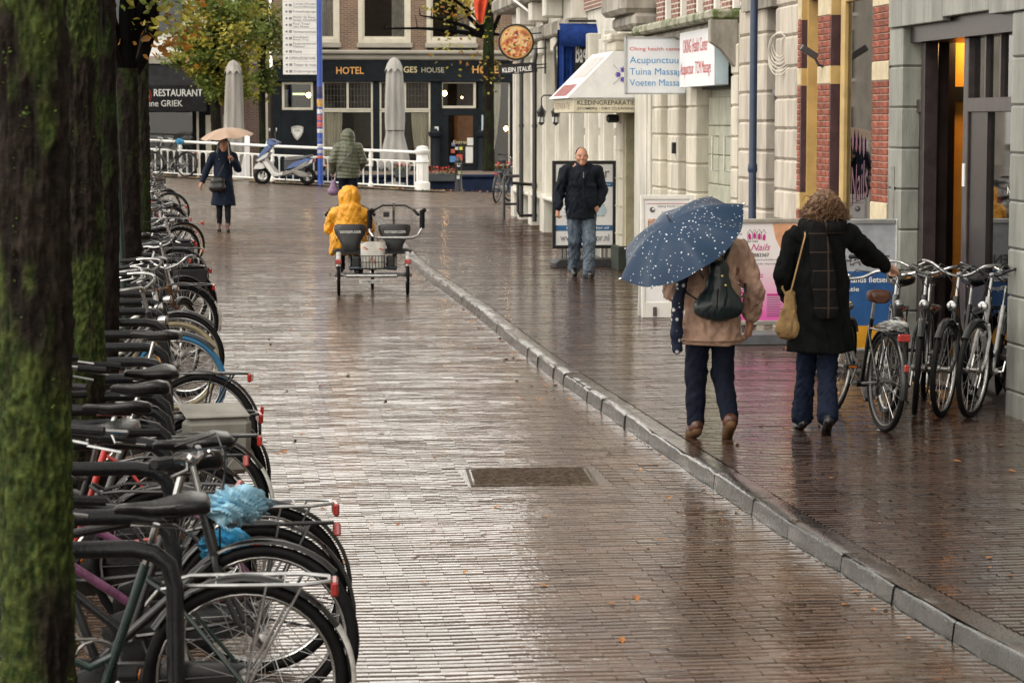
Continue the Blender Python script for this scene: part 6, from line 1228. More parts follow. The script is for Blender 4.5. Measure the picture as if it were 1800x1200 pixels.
def trousers(o, J, mat, r=(.10, .078, .062, .072), res=.010, hem=.05, seed=1, flare=0., amp=.004):
    P = np.array([J[k] for k in ('hpL', 'hpR', 'knL', 'knR', 'anL', 'anR', 'hip')]); v = Vol(P.min(0) - .17, P.max(0) + .17, res)
    for s_ in ('L', 'R'):
        a = np.array(J['an' + s_]); k_ = np.array(J['kn' + s_]); e = a + (a - k_) / np.linalg.norm(a - k_) * hem
        v.cap(J['hp' + s_], k_, r[0], r[1], .03); v.cap(k_, (k_ + a) / 2, r[1], r[2], .03); v.cap((k_ + a) / 2, e, r[2], r[3], .03)
    v.cap(np.array(J['hpL']) * .6 + np.array(J['hpR']) * .4 + (0, 0, .06), np.array(J['hpR']) * .6 + np.array(J['hpL']) * .4 + (0, 0, .06), .12, .12, .05); v.folds(amp, 26, seed, vert=1.4); return put("trousers", v.mesh("trousers"), mat, o)
def shoe(o, an, to, mat, sole, h=.10, res=.008, r=.046, up=(0, 0, 1.)):
    an, to = np.array(an), np.array(to); P = np.array([an, to, an + np.array(up) * h]); v = Vol(P.min(0) - .11, P.max(0) + .11, res); d = (to - an); d = d / np.linalg.norm(d)
    v.cap(an, to, r, r * .82, .02); v.cap(an - d * .03, an + (0, 0, 0), r * .95, r, .02); up = np.array(up, float); up /= np.linalg.norm(up); v.cap(an, an + up * h, r * 1.02, r * 1.0, .02)
    s_ = put("shoe", v.mesh("shoe"), mat, o); v = Vol(P.min(0) - .11, P.max(0) + .11, res); n = np.cross(d, np.cross((0, 0, 1.), d)); n /= np.linalg.norm(n); n = n if n[2] > 0 else -n
    v.cap(an - n * .038 - d * .035, an - n * .038, .034, .036, .01, (1, 1, 1)); v.cap(an - n * .036, to - n * .03, .034, .038, .02); put("sole", v.mesh("sole"), sole, s_)
# ---- umbrellas
def umbrella(label, c, axis, R_, h, mat, shaft_len, handle=True, seed=0, shaftm=None, group=None):
    u = thing("umbrella", label, "umbrella", c); q = Vector((0, 0, 1)).rotation_difference(Vector(axis).normalized()); u.rotation_mode = 'QUATERNION'; u.rotation_quaternion = q; n = 8; sub_ = 7; nr = 12
    rw = []
    for i in range(nr + 1):
        t = i / nr; row = []
        for j in range(n * sub_):
            a = 2 * PI * j / (n * sub_); s_ = math.sin(PI * (j % sub_) / sub_) ** 1.2; r = R_ * t * (1 - .085 * s_ * t); row.append(Vector((r * math.cos(a), r * math.sin(a), h * (1 - t ** 2.1) - .035 * s_ * t * t * R_ / .5 - (.0 if t < 1 else 0))))
        rw.append(row)
    B().grid(rw, True).obj("canopy", mat, u, 70)
    for k in range(n):
        a = 2 * PI * k / n; B().tube([(R_ * t * math.cos(a), R_ * t * math.sin(a), h * (1 - t ** 2.1) - .006) for t in np.linspace(.03, 1.0, 8)], .0028, 4).obj("rib", CHR, u)
        B().tube([(R_ * .5 * math.cos(a), R_ * .5 * math.sin(a), h * (1 - .5 ** 2.1) - .008), (.01 * math.cos(a), .01 * math.sin(a), -.12)], .0022, 4).obj("stretcher", CHR, u)
        B().lathe([(.006, 0), (.007, .012), (0, .02)], 6, tr(R_ * math.cos(a), R_ * math.sin(a), -.004) @ rot('Z', a) @ rot('Y', PI / 2)).obj("rib_tip", CHR, u)
    B().tube([(0, 0, h - .01), (0, 0, -shaft_len)], .006, 8).obj("shaft", shaftm or CHR, u); B().lathe([(.01, -.01), (.008, .02), (.004, .06), (0, .062)], 10, tr(0, 0, h)).obj("ferrule", shaftm or CHR, u)
    if handle: B().tube([(0, 0, -shaft_len + .02), (0, 0, -shaft_len - .10)], .015, 10).obj("handle", RUB, u, 40)
    return u
def dots(name, base, dot, scale, size, r=.6, jit=.35):
    m = bpy.data.materials.new(name); m.use_nodes = True; nt = m.node_tree; n = nt.nodes; L = nt.links; p = n["Principled BSDF"]; p.inputs["Roughness"].default_value = r; p.inputs["Specular IOR Level"].default_value = .2
    tc = n.new("ShaderNodeTexCoord"); vo = n.new("ShaderNodeTexVoronoi"); vo.inputs["Scale"].default_value = scale; vo.inputs["Randomness"].default_value = .85; L.new(tc.outputs["Object"], vo.inputs[0])
    nz = n.new("ShaderNodeTexNoise"); nz.inputs["Scale"].default_value = scale * .8; L.new(tc.outputs["Object"], nz.inputs[0]); mu = n.new("ShaderNodeMath"); mu.operation = 'MULTIPLY'; mu.inputs[1].default_value = size * 2; L.new(nz.outputs[0], mu.inputs[0])
    lt = n.new("ShaderNodeMath"); lt.operation = 'LESS_THAN'; L.new(vo.outputs["Distance"], lt.inputs[0]); L.new(mu.outputs[0], lt.inputs[1])
    mx = n.new("ShaderNodeMix"); mx.data_type = 'RGBA'; mx.inputs[6].default_value = (*base, 1); mx.inputs[7].default_value = (*dot, 1); L.new(lt.outputs[0], mx.inputs[0]); L.new(mx.outputs[2], p.inputs["Base Color"]); return m

# ---- woman in the tan coat under the starred umbrella (seen from behind)
J = dict(head=(.03, .06, 1.47), neck=(.02, .02, 1.33), chest=(.01, .0, 1.12), hip=(0, 0, .86), shL=(-.165, .02, 1.27), shR=(.185, .02, 1.27), elL=(-.25, .06, 1.00), wrL=(-.13, .22, 1.12), elR=(.285, -.03, 1.01), wrR=(.275, .06, .78), hpL=(-.085, 0, .80), hpR=(.085, 0, .80), knL=(-.095, .05, .43), knR=(.085, .03, .43), anL=(-.10, .02, .085), anR=(.105, -.14, .135), toL=(-.11, .15, .05), toR=(.115, .01, .05), curlL=1.2, palmL=(0, 1, -.3), curlR=.5)
W1 = person("woman in a tan raincoat walking away under the starred umbrella", (3.22, 15.95, float(pave_h(3.2, 15.95)) - .005), 0, J, .011)
NAVYJ = fabric("navy_denim", (.007, .010, .022), .75); trousers(W1, J, NAVYJ, (.088, .072, .063, .06), hem=-.03, seed=3)
BOOT = M("brown_leather", (.10, .035, .018), .35, 0, .3, 14, .2, 60, coat=.2); SOLE = M("tan_sole", (.13, .07, .035), .6)
shoe(W1, J['anL'], J['toL'], BOOT, SOLE, .06); shoe(W1, J['anR'], J['toR'], BOOT, SOLE, .13, up=np.array(J['knR']) - np.array(J['anR']))
TAN = fabric("tan_raincoat", (.42, .275, .205), .62, .16, 5, .15)
v = Vol((-.42, -.32, .58), (.45, .40, 1.52), .010)
v.cap((0, 0, 1.22), (0, 0, .98), .165, .18, .05, (1, 1.25, 1)); v.cap((0, 0, .98), (0, 0, .52), .18, .215, .05, (1, 1.2, 1)); v.cap((-.13, .01, 1.26), (.15, .01, 1.26), .085, .085, .05); v.cap((.02, .02, 1.3), (.03, .03, 1.36), .09, .085, .04); v.ell((.02, -.07, 1.33), (.115, .06, .06), .04)
v.chain([J['shR'], J['elR'], (.278, .04, .84)], [.080, .070, .060], .008); v.chain([J['shL'], J['elL'], (-.15, .20, 1.10)], [.082, .072, .06], .010)
v.folds(.011, 15, 5, vert=.9); v.folds(.005, 30, 55, vert=.7); v.below(.645, .006, 12); put("coat", v.mesh("coat"), TAN, W1)
B().tube([(.225 * math.cos(q) * 1.0, .19 * math.sin(q), .675) for q in np.linspace(0, 2 * PI, 41)[:-1]], .006, 5, closed=True).obj("hem_seam", fabric("tan_dark", (.24, .15, .10), .6), W1)
v = Vol((-.12, -.1, 1.32), (.17, .2, 1.64), .009); v.ell((.03, .045, 1.50), (.095, .11, .105), .02); v.folds(.006, 60, 2); put("hair", v.mesh("hair"), M("dark_hair", (.03, .02, .015), .6, 0, .3, 40), W1)
bp_ = thing("backpack", "dark teal leather backpack on the back of the tan coat", "backpack", (3.22, 15.95, float(pave_h(3.2, 15.95)) - .005)); BPM = M("teal_leather", (.005, .016, .019), .42, 0, .25, 10, .25, 50, coat=.2)
v = Vol((-.2, -.40, .80), (.2, -.1, 1.30), .009); v.cap((-.075, -.235, .93), (.075, -.235, .93), .075, .075, .04, (1, 1.15, 1)); v.cap((0, -.235, .93), (0, -.225, 1.14), .12, .065, .05, (1, 1.5, 1)); v.ell((0, -.225, 1.17), (.062, .045, .05), .03); v.cap((-.11, -.23, .90), (.11, -.23, .90), .055, .055, .04); v.folds(.003, 30, 8); put("bag_body", v.mesh("bag_body"), BPM, bp_)
for s_ in (-1, 1): B().tube([(s_ * .02, -.235, 1.20), (s_ * .07, -.19, 1.27), (s_ * .115, -.10, 1.345), (s_ * .13, .02, 1.37)], .016, 7, flat=.4).tube([(s_ * .13, -.23, .95), (s_ * .20, -.16, 1.0), (s_ * .215, -.06, 1.06)], .010, 6, flat=.5).obj("strap", BPM, bp_, 60)
B().tube([(-.03, -.25, 1.2), (-.02, -.25, 1.25), (.02, -.25, 1.25), (.03, -.25, 1.2)], .008, 6).obj("grab_loop", BPM, bp_)
for p in ((.03, -.318, 1.06), (.01, -.30, 1.12)): B().lathe([(0, .004), (.008, .002), (.008, 0)], 10, tr(*p) @ rot('X', PI / 2)).obj("stud", M("brass", (.6, .45, .15), .3, 1.), bp_)
B().tube([(.025, -.325, .92), (.04, -.325, 1.0), (.03, -.31, 1.08)], .004, 5).tube([(-.03, -.325, .9), (-.02, -.32, 1.04)], .004, 5).obj("zip", RUB, bp_)
v = Vol((-.34, -.16, .55), (-.1, .08, 1.36), .009); v.chain([(-.13, -.03, 1.33), (-.20, -.09, 1.15), (-.245, -.09, .95), (-.255, -.09, .72), (-.25, -.09, .62)], [.03, .036, .04, .042, .036], .02, (1, 1.3, 1)); v.folds(.005, 40, 4, vert=.3); put("scarf", v.mesh("scarf"), dots("polka_scarf", (.012, .018, .04), (.62, .62, .62), 26, .30), W1)
STAR = dots("starred_nylon", (.014, .036, .076), (.52, .56, .60), 36, .17, .42)
umbrella("dark blue umbrella scattered with white stars, tilted over the tan coat", (2.97, 15.72, 1.345), (-.52, -.33, .79), .47, .17, STAR, .5)

# ---- woman in the black coat pushing a bicycle (seen from behind)
J = dict(head=(.03, .07, 1.53), neck=(.01, .03, 1.40), chest=(0, .0, 1.2), hip=(0, 0, .90), shL=(-.18, .02, 1.34), shR=(.195, .05, 1.35), elL=(-.26, .02, 1.08), wrL=(-.20, .14, .90), elR=(.40, .20, 1.19), wrR=(.555, .38, 1.115), hpL=(-.09, 0, .84), hpR=(.09, 0, .84), knL=(-.075, .10, .46), knR=(.045, -.02, .46), anL=(-.095, .14, .085), anR=(.02, -.20, .13), toL=(-.10, .28, .05), toR=(.035, -.06, .05), curlR=1.25, palmR=(0, .2, -1), curlL=.7)
W2X, W2Y = 4.02, 16.15; W2 = person("woman in a long black coat with a plaid scarf, pushing a bicycle", (W2X, W2Y, float(pave_h(4, 16.15)) - .005), rad(-3), J, .011, skin=SKIN2)
DENIM = fabric("dark_blue_denim", (.009, .015, .034), .75); trousers(W2, J, DENIM, (.085, .066, .062, .076), hem=-.015, seed=5, amp=.006)
BLKL = M("black_leather", (.007, .007, .0075), .3, 0, .2, 20, coat=.3)
shoe(W2, J['anL'], J['toL'], BLKL, BLKL, .05, r=.046); shoe(W2, J['anR'], J['toR'], BLKL, BLKL, .05, r=.046, up=np.array(J['knR']) - np.array(J['anR']))
BLKC = fabric("black_wool", (.0042, .0048, .0056), .9, .25, 12, .4)
v = Vol((-.42, -.32, .48), (.66, .5, 1.56), .010); v.cap((0, 0, 1.30), (0, 0, 1.02), .165, .185, .05, (1, 1.3, 1)); v.cap((0, 0, 1.02), (0, 0, .42), .185, .25, .05, (1, 1.22, 1)); v.cap((-.14, .01, 1.345), (.15, .03, 1.35), .07, .07, .05); v.cap((.01, .03, 1.38), (.02, .05, 1.43), .085, .08, .04)
v.chain([J['shR'], J['elR'], (.515, .335, 1.13)], [.078, .062, .048], .015); v.chain([J['shL'], J['elL'], (-.21, .12, .92)], [.078, .066, .054], .010); v.folds(.011, 13, 9, vert=.6); v.folds(.004, 30, 19); v.below(.565, .006, 10); put("coat", v.mesh("coat"), BLKC, W2)
def plaid(name, base, line, s1, s2):
    m = bpy.data.materials.new(name); m.use_nodes = True; nt = m.node_tree; n = nt.nodes; L = nt.links; p = n["Principled BSDF"]; p.inputs["Roughness"].default_value = .9; p.inputs["Specular IOR Level"].default_value = .1
    tc = n.new("ShaderNodeTexCoord"); sp = n.new("ShaderNodeSeparateXYZ"); L.new(tc.outputs["Object"], sp.inputs[0]); outs = []
    for ax, sc_ in (("Z", s1), ("X", s2)):
        a = n.new("ShaderNodeMath"); a.operation = 'MULTIPLY'; a.inputs[1].default_value = sc_; L.new(sp.outputs[ax], a.inputs[0]); f = n.new("ShaderNodeMath"); f.operation = 'FRACT'; L.new(a.outputs[0], f.inputs[0]); g = n.new("ShaderNodeMath"); g.operation = 'LESS_THAN'; g.inputs[1].default_value = .055; L.new(f.outputs[0], g.inputs[0]); outs.append(g)
    mxm = n.new("ShaderNodeMath"); mxm.operation = 'MAXIMUM'; L.new(outs[0].outputs[0], mxm.inputs[0]); L.new(outs[1].outputs[0], mxm.inputs[1]); mx = n.new("ShaderNodeMix"); mx.data_type = 'RGBA'; mx.inputs[6].default_value = (*base, 1); mx.inputs[7].default_value = (*line, 1); L.new(mxm.outputs[0], mx.inputs[0]); L.new(mx.outputs[2], p.inputs["Base Color"]); return m
PLD = plaid("dark_plaid", (.008, .0078, .0085), (.05, .036, .028), 8.0, 4.4)
v = Vol((-.26, -.34, .74), (.26, .24, 1.56), .010); v.chain([(-.06, -.165, 1.40), (-.04, -.19, 1.25), (-.02, -.205, 1.05), (.0, -.21, .86)], [.06, .07, .08, .085], .03, (1, 2.6, 1)); 
for k in range(14): a0, a1 = k * 2 * PI / 14, (k + 1) * 2 * PI / 14; v.cap((.015 + .115 * math.cos(a0), .035 + .12 * math.sin(a0), 1.425 + .02 * math.sin(a0)), (.015 + .115 * math.cos(a1), .035 + .12 * math.sin(a1), 1.425 + .02 * math.sin(a1)), .05, .05, .02)
v.folds(.005, 26, 6, vert=.5); v.below(.80, .004, 20); put("scarf", v.mesh("scarf"), PLD, W2)
v = Vol((-.16, -.14, 1.34), (.22, .26, 1.72), .0075); v.ell((.03, .06, 1.555), (.115, .125, .105), .03); v.ell((-.03, .03, 1.50), (.085, .09, .075), .03); v.ell((.09, .04, 1.50), (.08, .10, .08), .03); v.folds(.010, 55, 3, 9, 1.); v.folds(.006, 110, 13, 9, 1.); put("hair", v.mesh("hair"), M("curly_auburn_hair", (.17, .085, .038), .5, 0, .5, 38, .8, 90, col2=(.06, .028, .012)), W2)
b = B(); hr = random.Random(5)
for _ in range(620):
    th, ph = hr.uniform(0, 2 * PI), math.acos(hr.uniform(-.75, 1)); n_ = Vector((math.sin(ph) * math.cos(th), math.sin(ph) * math.sin(th), math.cos(ph)))
    if n_.y > .55 and n_.z < .3: continue
    p = Vector((.03 + n_.x * .112, .055 + n_.y * .118, 1.545 + n_.z * .105)); dn = (Vector((n_.x * .6, n_.y * .6, -.75)) + Vector((hr.gauss(0, .25), hr.gauss(0, .25), hr.gauss(0, .2)))).normalized(); s1 = dn.cross(n_ + Vector((.01, .02, .03))).normalized(); s2 = dn.cross(s1); r_ = hr.uniform(.007, .015); a0 = hr.uniform(0, 6); L_ = hr.uniform(.05, .10)
    b.tube([p + dn * L_ * t + (s1 * math.cos(a0 + t * 9) + s2 * math.sin(a0 + t * 9)) * r_ for t in np.linspace(0, 1, 10)], [.0042 * (1 - .5 * t) for t in np.linspace(0, 1, 10)], 4, cap=False)
tag(b.obj("curls", MATS["curly_auburn_hair"], W2, 80), kind="stuff")
SUEDE = M("tan_suede", (.34, .22, .10), .8, 0, .15, 12, .3, 60)
tb = thing("shoulder_bag", "tan suede shoulder bag hanging at the left of the black coat", "bag", (W2X, W2Y, float(pave_h(4, 16.15)) - .005))
v = Vol((-.40, -.22, .62), (-.1, .12, 1.02), .009); v.cap((-.225, -.05, .955), (-.235, -.05, .74), .035, .075, .04, (1, 1.3, 1)); v.cap((-.26, -.05, .72), (-.20, -.05, .72), .065, .065, .04); v.folds(.006, 34, 12, vert=.4); put("bag_body", v.mesh("bag_body"), SUEDE, tb)
B().tube([(-.235, -.06, .93), (-.19, -.10, 1.15), (-.135, -.09, 1.36), (-.12, .02, 1.425)], .012, 6, flat=.5).obj("strap", SUEDE, tb, 60); B().tube([(-.24, -.02, .94), (-.27, .0, 1.0), (-.25, .03, 1.03)], .008, 6).obj("handle", SUEDE, tb)

# ---- man walking toward the camera
J = dict(head=(0, .035, 1.65), look=(.05, 1, -.12), neck=(0, .0, 1.50), chest=(0, 0, 1.28), hip=(0, 0, .98), shL=(-.215, 0, 1.45), shR=(.215, 0, 1.45), elL=(-.30, -.06, 1.18), wrL=(-.22, .06, .98), elR=(.30, -.01, 1.16), wrR=(.325, .05, .92), hpL=(-.10, 0, .92), hpR=(.10, 0, .92), knL=(-.095, .12, .50), knR=(.085, -.0, .50), anL=(-.085, .14, .085), anR=(.075, -.16, .14), toL=(-.09, .30, .055), toR=(.085, -.02, .05), curlR=1.0, curlL=1.1)
MN = person("balding man in a navy field jacket and faded jeans walking toward the camera", (4.76, 32.55, float(pave_h(4.76, 32.5)) - .004), PI, J, .0095, True, SKIN)
JEAN = M("faded_jeans", (.14, .175, .21), .8, 0, .3, 7, .35, 160, col2=(.035, .055, .09), stretch=(1, 1, .5)); trousers(MN, J, JEAN, (.108, .088, .080, .082), hem=.02, seed=8, amp=.010)
shoe(MN, J['anL'], J['toL'], BLKL, BLKL, .05); shoe(MN, J['anR'], J['toR'], BLKL, BLKL, .05)
NVJ = fabric("navy_field_jacket", (.006, .009, .016), .7, .25, 8, .3)
v = Vol((-.46, -.3, .74), (.46, .3, 1.58), .010); v.cap((0, .01, 1.36), (0, .02, 1.05), .19, .21, .05, (1, 1.3, 1)); v.cap((0, .02, 1.05), (0, .01, .74), .21, .20, .05, (1, 1.25, 1)); v.cap((-.17, 0, 1.45), (.17, 0, 1.45), .085, .085, .05); v.cap((0, .01, 1.5), (0, .02, 1.545), .082, .078, .03)
v.chain([J['shR'], J['elR'], (.322, .04, .965)], [.085, .072, .058], .012); v.chain([J['shL'], J['elL'], (-.225, .05, 1.0)], [.085, .074, .062], .012); v.folds(.011, 15, 15, vert=.8); v.folds(.005, 30, 25); v.below(.80, .006, 12); jk = put("jacket", v.mesh("jacket"), NVJ, MN)
B().tube([(.0, .185, 1.47), (.005, .205, 1.3), (.0, .225, 1.1), (-.02, .215, .95)], .008, 5).obj("placket", fabric("navy_dark", (.008, .01, .016), .7), jk); B().box(-.006, .006, .2, .207, 1.36, 1.44).obj("zip_pull", CHR, jk)
for s_ in (-1, 1): B().box(s_ * .11 - .065, s_ * .11 + .065, .185, .205, 1.24, 1.29, bev=.006).obj("pocket_flap", NVJ, jk)
v = Vol((-.12, -.12, 1.58), (.12, .1, 1.79), .0075); v.ell((0, -.005, 1.675), (.082, .092, .095), .02); v.sub((0, .09, 1.72), (.085, .115, .075)); v.folds(.0015, 120, 4); put("hair", v.mesh("hair"), M("cropped_black_hair", (.04, .03, .026), .7, 0, .3, 60), MN)
for s_ in (-1, 1): B().tube([(s_ * .018, .128, 1.664), (s_ * .034, .126, 1.650), (s_ * .055, .115, 1.652), (s_ * .058, .112, 1.668), (s_ * .034, .126, 1.678)], .0022, 4, closed=True).tube([(s_ * .057, .113, 1.665), (s_ * .082, .03, 1.668)], .002, 4).obj("spectacle_frame", BLACK, MN)

# ---- woman with the peach umbrella far down the street
J = dict(head=(-.02, .02, 1.55), look=(.15, 1, -.05), neck=(0, 0, 1.40), chest=(0, 0, 1.2), hip=(0, 0, .92), shL=(-.175, 0, 1.35), shR=(.175, 0, 1.35), elL=(-.27, .03, 1.12), wrL=(-.17, .19, 1.29), elR=(.29, -.04, 1.10), wrR=(.38, .03, .88), hpL=(-.08, 0, .86), hpR=(.08, 0, .86), knL=(-.075, .06, .48), knR=(.07, .02, .48), anL=(-.08, .08, .09), anR=(.075, -.05, .12), toL=(-.08, .22, .05), toR=(.08, .08, .05), curlL=1.2, palmL=(1, .3, 0))
zb = float(road_h(-.1, 43.6)); W3 = person("woman in a navy knee length coat under a peach umbrella", (-.09, 43.6, zb - .004), PI, J, .012, True, SKIN)
trousers(W3, J, fabric("black_tights", (.012, .014, .022), .7), (.075, .058, .05, .045), hem=-.02); shoe(W3, J['anL'], J['toL'], BOOT, BLKL, .05); shoe(W3, J['anR'], J['toR'], BOOT, BLKL, .05)
v = Vol((-.42, -.3, .4), (.46, .32, 1.46), .011); v.cap((0, 0, 1.32), (0, 0, 1.06), .16, .15, .05, (1, 1.3, 1)); v.cap((0, 0, 1.06), (0, 0, .38), .15, .235, .06, (1, 1.25, 1)); v.cap((-.13, 0, 1.36), (.13, 0, 1.36), .07, .07, .05); v.cap((0, .02, 1.38), (0, .02, 1.42), .08, .075, .03)
v.chain([J['shR'], J['elR'], (.365, .02, .91)], [.075, .062, .052], .03); v.chain([J['shL'], J['elL'], (-.185, .165, 1.265)], [.075, .064, .055], .012); v.folds(.008, 16, 25, vert=.5); v.below(.47, .005, 10); put("coat", v.mesh("coat"), fabric("navy_trench", (.008, .014, .030), .7), W3)
v = Vol((-.2, -.16, 1.2), (.18, .16, 1.72), .010); v.ell((-.02, -.01, 1.585), (.092, .1, .105), .03); v.sub((.0, .12, 1.53), (.058, .09, .10)); 
for s_ in (-1, 1): v.chain([(-.02 + s_ * .075, .0, 1.56), (-.02 + s_ * .09, .03, 1.42), (-.02 + s_ * .085, .09, 1.29)], [.04, .045, .03], .03)
v.folds(.004, 50, 2); put("hair", v.mesh("hair"), M("long_dark_hair", (.025, .016, .012), .5, 0, .3, 40), W3)
hb_ = thing("handbag", "black shoulder bag across the navy coat under the peach umbrella", "bag", (-.09, 43.6, zb), PI); v = Vol((-.1, .02, .6), (.28, .36, 1.05), .011); v.cap((.04, .2, .92), (.16, .2, .90), .07, .07, .03, (1, 1.4, 1)); v.cap((.04, .2, .80), (.17, .2, .79), .085, .085, .04, (1, 1.4, 1)); put("bag_body", v.mesh("bag_body"), BLKL, hb_); B().tube([(.1, .2, .98), (-.02, .2, 1.2), (-.14, .06, 1.42)], .010, 6, flat=.5).obj("strap", BLKL, hb_)
umbrella("small peach umbrella held over the woman in the navy coat", (-.01, 43.42, zb + 1.70), (-.10, -.05, 1), .47, .15, M("peach_nylon", (.38, .26, .185), .5, 0, .06, 4), .50, shaftm=PWH)

# ---- person in the green quilted coat walking away
J = dict(head=(0, .06, 1.58), neck=(0, .02, 1.43), chest=(0, 0, 1.22), hip=(0, 0, .93), shL=(-.19, 0, 1.38), shR=(.19, 0, 1.38), elL=(-.29, .0, 1.12), wrL=(-.30, .14, .92), elR=(.28, .02, 1.12), wrR=(.26, .2, 1.0), hpL=(-.09, 0, .87), hpR=(.09, 0, .87), knL=(-.09, .1, .49), knR=(.09, .0, .49), anL=(-.09, .08, .09), anR=(.09, -.14, .14), toL=(-.09, .22, .05), toR=(.09, -.02, .05))
zg = float(road_h(2.3, 46.8)); W4 = person("person in an olive green quilted hooded coat walking away past the scooter", (2.30, 46.8, zg - .004), 0, J, .012)
trousers(W4, J, NAVYJ, (.11, .08, .07, .07), hem=.0); shoe(W4, J['anL'], J['toL'], BLKL, BLKL, .05); shoe(W4, J['anR'], J['toR'], BLKL, BLKL, .05)
v = Vol((-.46, -.32, .74), (.46, .4, 1.78), .010); v.cap((0, 0, 1.3), (0, 0, 1.05), .205, .215, .05, (1, 1.25, 1)); v.cap((0, 0, 1.05), (0, 0, .72), .215, .215, .05, (1, 1.25, 1)); v.cap((-.15, 0, 1.37), (.15, 0, 1.37), .09, .09, .05); v.ell((0, .03, 1.60), (.125, .13, .145), .05); v.cap((0, .0, 1.44), (0, .03, 1.56), .12, .12, .05)
v.chain([J['shR'], J['elR'], (.262, .18, 1.02)], [.09, .085, .066], .03); v.chain([J['shL'], J['elL'], (-.298, .13, .94)], [.09, .085, .066], .03); v.ridges(.009, .075); v.folds(.004, 20, 31); v.below(.80, .004, 9); put("coat", v.mesh("coat"), M("olive_nylon", (.085, .095, .06), .45, 0, .15, 7, .1, 60), W4)
B().tube([(.13, -.05, 1.47), (.05, -.215, 1.3), (-.12, -.225, 1.1), (-.22, -.1, .95)], .012, 6, flat=.5).obj("bag_strap", BLKL, W4, 60)
tl = thing("tote_bag", "small lilac bag carried by the person in the green coat", "bag", (2.02, 46.9, zg + .45)); v = Vol((-.14, -.12, -.05), (.14, .12, .4), .012); v.cap((-.05, 0, .08), (.05, 0, .08), .07, .07, .03); v.cap((0, 0, .1), (0, 0, .26), .09, .05, .03); put("bag_body", v.mesh("bag_body"), fabric("lilac_cloth", (.25, .17, .27), .8), tl); B().tube([(-.04, 0, .28), (-.02, .0, .44), (.02, .0, .44), (.04, 0, .28)], .007, 5).obj("handle", BOOT, tl)

# ---- rider in the yellow raincoat on the left seat of the tricycle
J = dict(head=(.0, .17, 1.26), neck=(0, .12, 1.12), chest=(0, .10, .92), hip=(0, .12, .70), shL=(-.18, .12, 1.03), shR=(.18, .12, 1.03), elL=(-.245, .28, .84), wrL=(-.22, .50, .98), elR=(.245, .28, .84), wrR=(.24, .50, .98), hpL=(-.09, .18, .66), hpR=(.09, .18, .66), knL=(-.12, .62, .66), knR=(.12, .60, .60), anL=(-.12, .80, .30), anR=(.12, .85, .25), toL=(-.12, .92, .32), toR=(.12, .98, .28), curlL=1.2, curlR=1.2, palmL=(0, .3, -1), palmR=(0, .3, -1))
RX, RY = 1.83 - .29, 31.15; W5 = person("rider in a bright yellow hooded raincoat on the left tricycle seat", (RX, RY, -.10), rad(-3), J, .012)
trousers(W5, J, NAVYJ, (.095, .075, .06, .06), hem=.0); shoe(W5, J['anL'], J['toL'], BLKL, BLKL, .04); shoe(W5, J['anR'], J['toR'], BLKL, BLKL, .04)
YEL = M("yellow_raincoat", (.72, .33, .018), .5, 0, .12, 4, .12, 50)
v = Vol((-.44, -.14, .42), (.44, .62, 1.46), .010); v.cap((0, .11, 1.0), (0, .10, .74), .185, .20, .05, (1, 1.2, 1)); v.cap((0, .14, .74), (0, .2, .62), .215, .23, .06, (1, 1.0, 1.2)); v.cap((-.14, .12, 1.03), (.14, .12, 1.03), .08, .08, .05); v.ell((0, .14, 1.265), (.13, .14, .135), .05); v.cap((0, .11, 1.1), (0, .13, 1.22), .115, .125, .05); v.ell((.03, .02, 1.12), (.12, .05, .06), .04)
v.chain([J['shR'], J['elR'], (.245, .47, .96)], [.085, .08, .062], .03); v.chain([J['shL'], J['elL'], (-.245, .47, .96)], [.085, .08, .062], .03); v.cap((-.20, .16, .72), (-.21, .14, .54), .045, .05, .05, (1, .6, 1)); v.folds(.011, 15, 41, vert=.9); v.folds(.004, 45, 42); v.below(.50, .01, 9); put("raincoat", v.mesh("raincoat"), YEL, W5)

# ---- shopkeeper half hidden in the doorway
J = dict(head=(0, .02, 1.60), neck=(0, 0, 1.46), chest=(0, 0, 1.26), hip=(0, 0, .96), shL=(-.19, 0, 1.41), shR=(.19, 0, 1.41), elL=(-.24, .05, 1.14), wrL=(-.18, .33, 1.06), elR=(.26, -.02, 1.14), wrR=(.25, .1, .92), hpL=(-.09, 0, .9), hpR=(.09, 0, .9), knL=(-.09, .02, .5), knR=(.09, 0, .5), anL=(-.09, 0, .09), anR=(.09, 0, .09), toL=(-.09, .14, .05), toR=(.09, .14, .05), curlL=.9)
W6 = person("shopkeeper half hidden in the doorway, one dark sleeved arm reaching out", (6.36, 18.95, .03), rad(84), J, .012)
trousers(W6, J, NAVYJ, (.1, .08, .07, .07)); shoe(W6, J['anL'], J['toL'], BLKL, BLKL); shoe(W6, J['anR'], J['toR'], BLKL, BLKL)
v = Vol((-.42, -.26, .8), (.42, .4, 1.56), .012); v.cap((0, 0, 1.32), (0, 0, .9), .19, .19, .05, (1, 1.25, 1)); v.cap((-.15, 0, 1.4), (.15, 0, 1.4), .08, .08, .05); v.chain([J['shR'], J['elR'], (.25, .08, .95)], [.08, .07, .055], .03); v.chain([J['shL'], J['elL'], (-.20, .22, 1.09)], [.08, .07, .055], .03); v.folds(.005, 18, 3); v.below(.88); put("sweater", v.mesh("sweater"), BLKC, W6)
v = Vol((-.12, -.13, 1.5), (.12, .12, 1.76), .011); v.ell((0, -.01, 1.63), (.088, .1, .1), .02); v.sub((0, .11, 1.57), (.07, .08, .09)); put("hair", v.mesh("hair"), MATS["dark_hair"], W6)
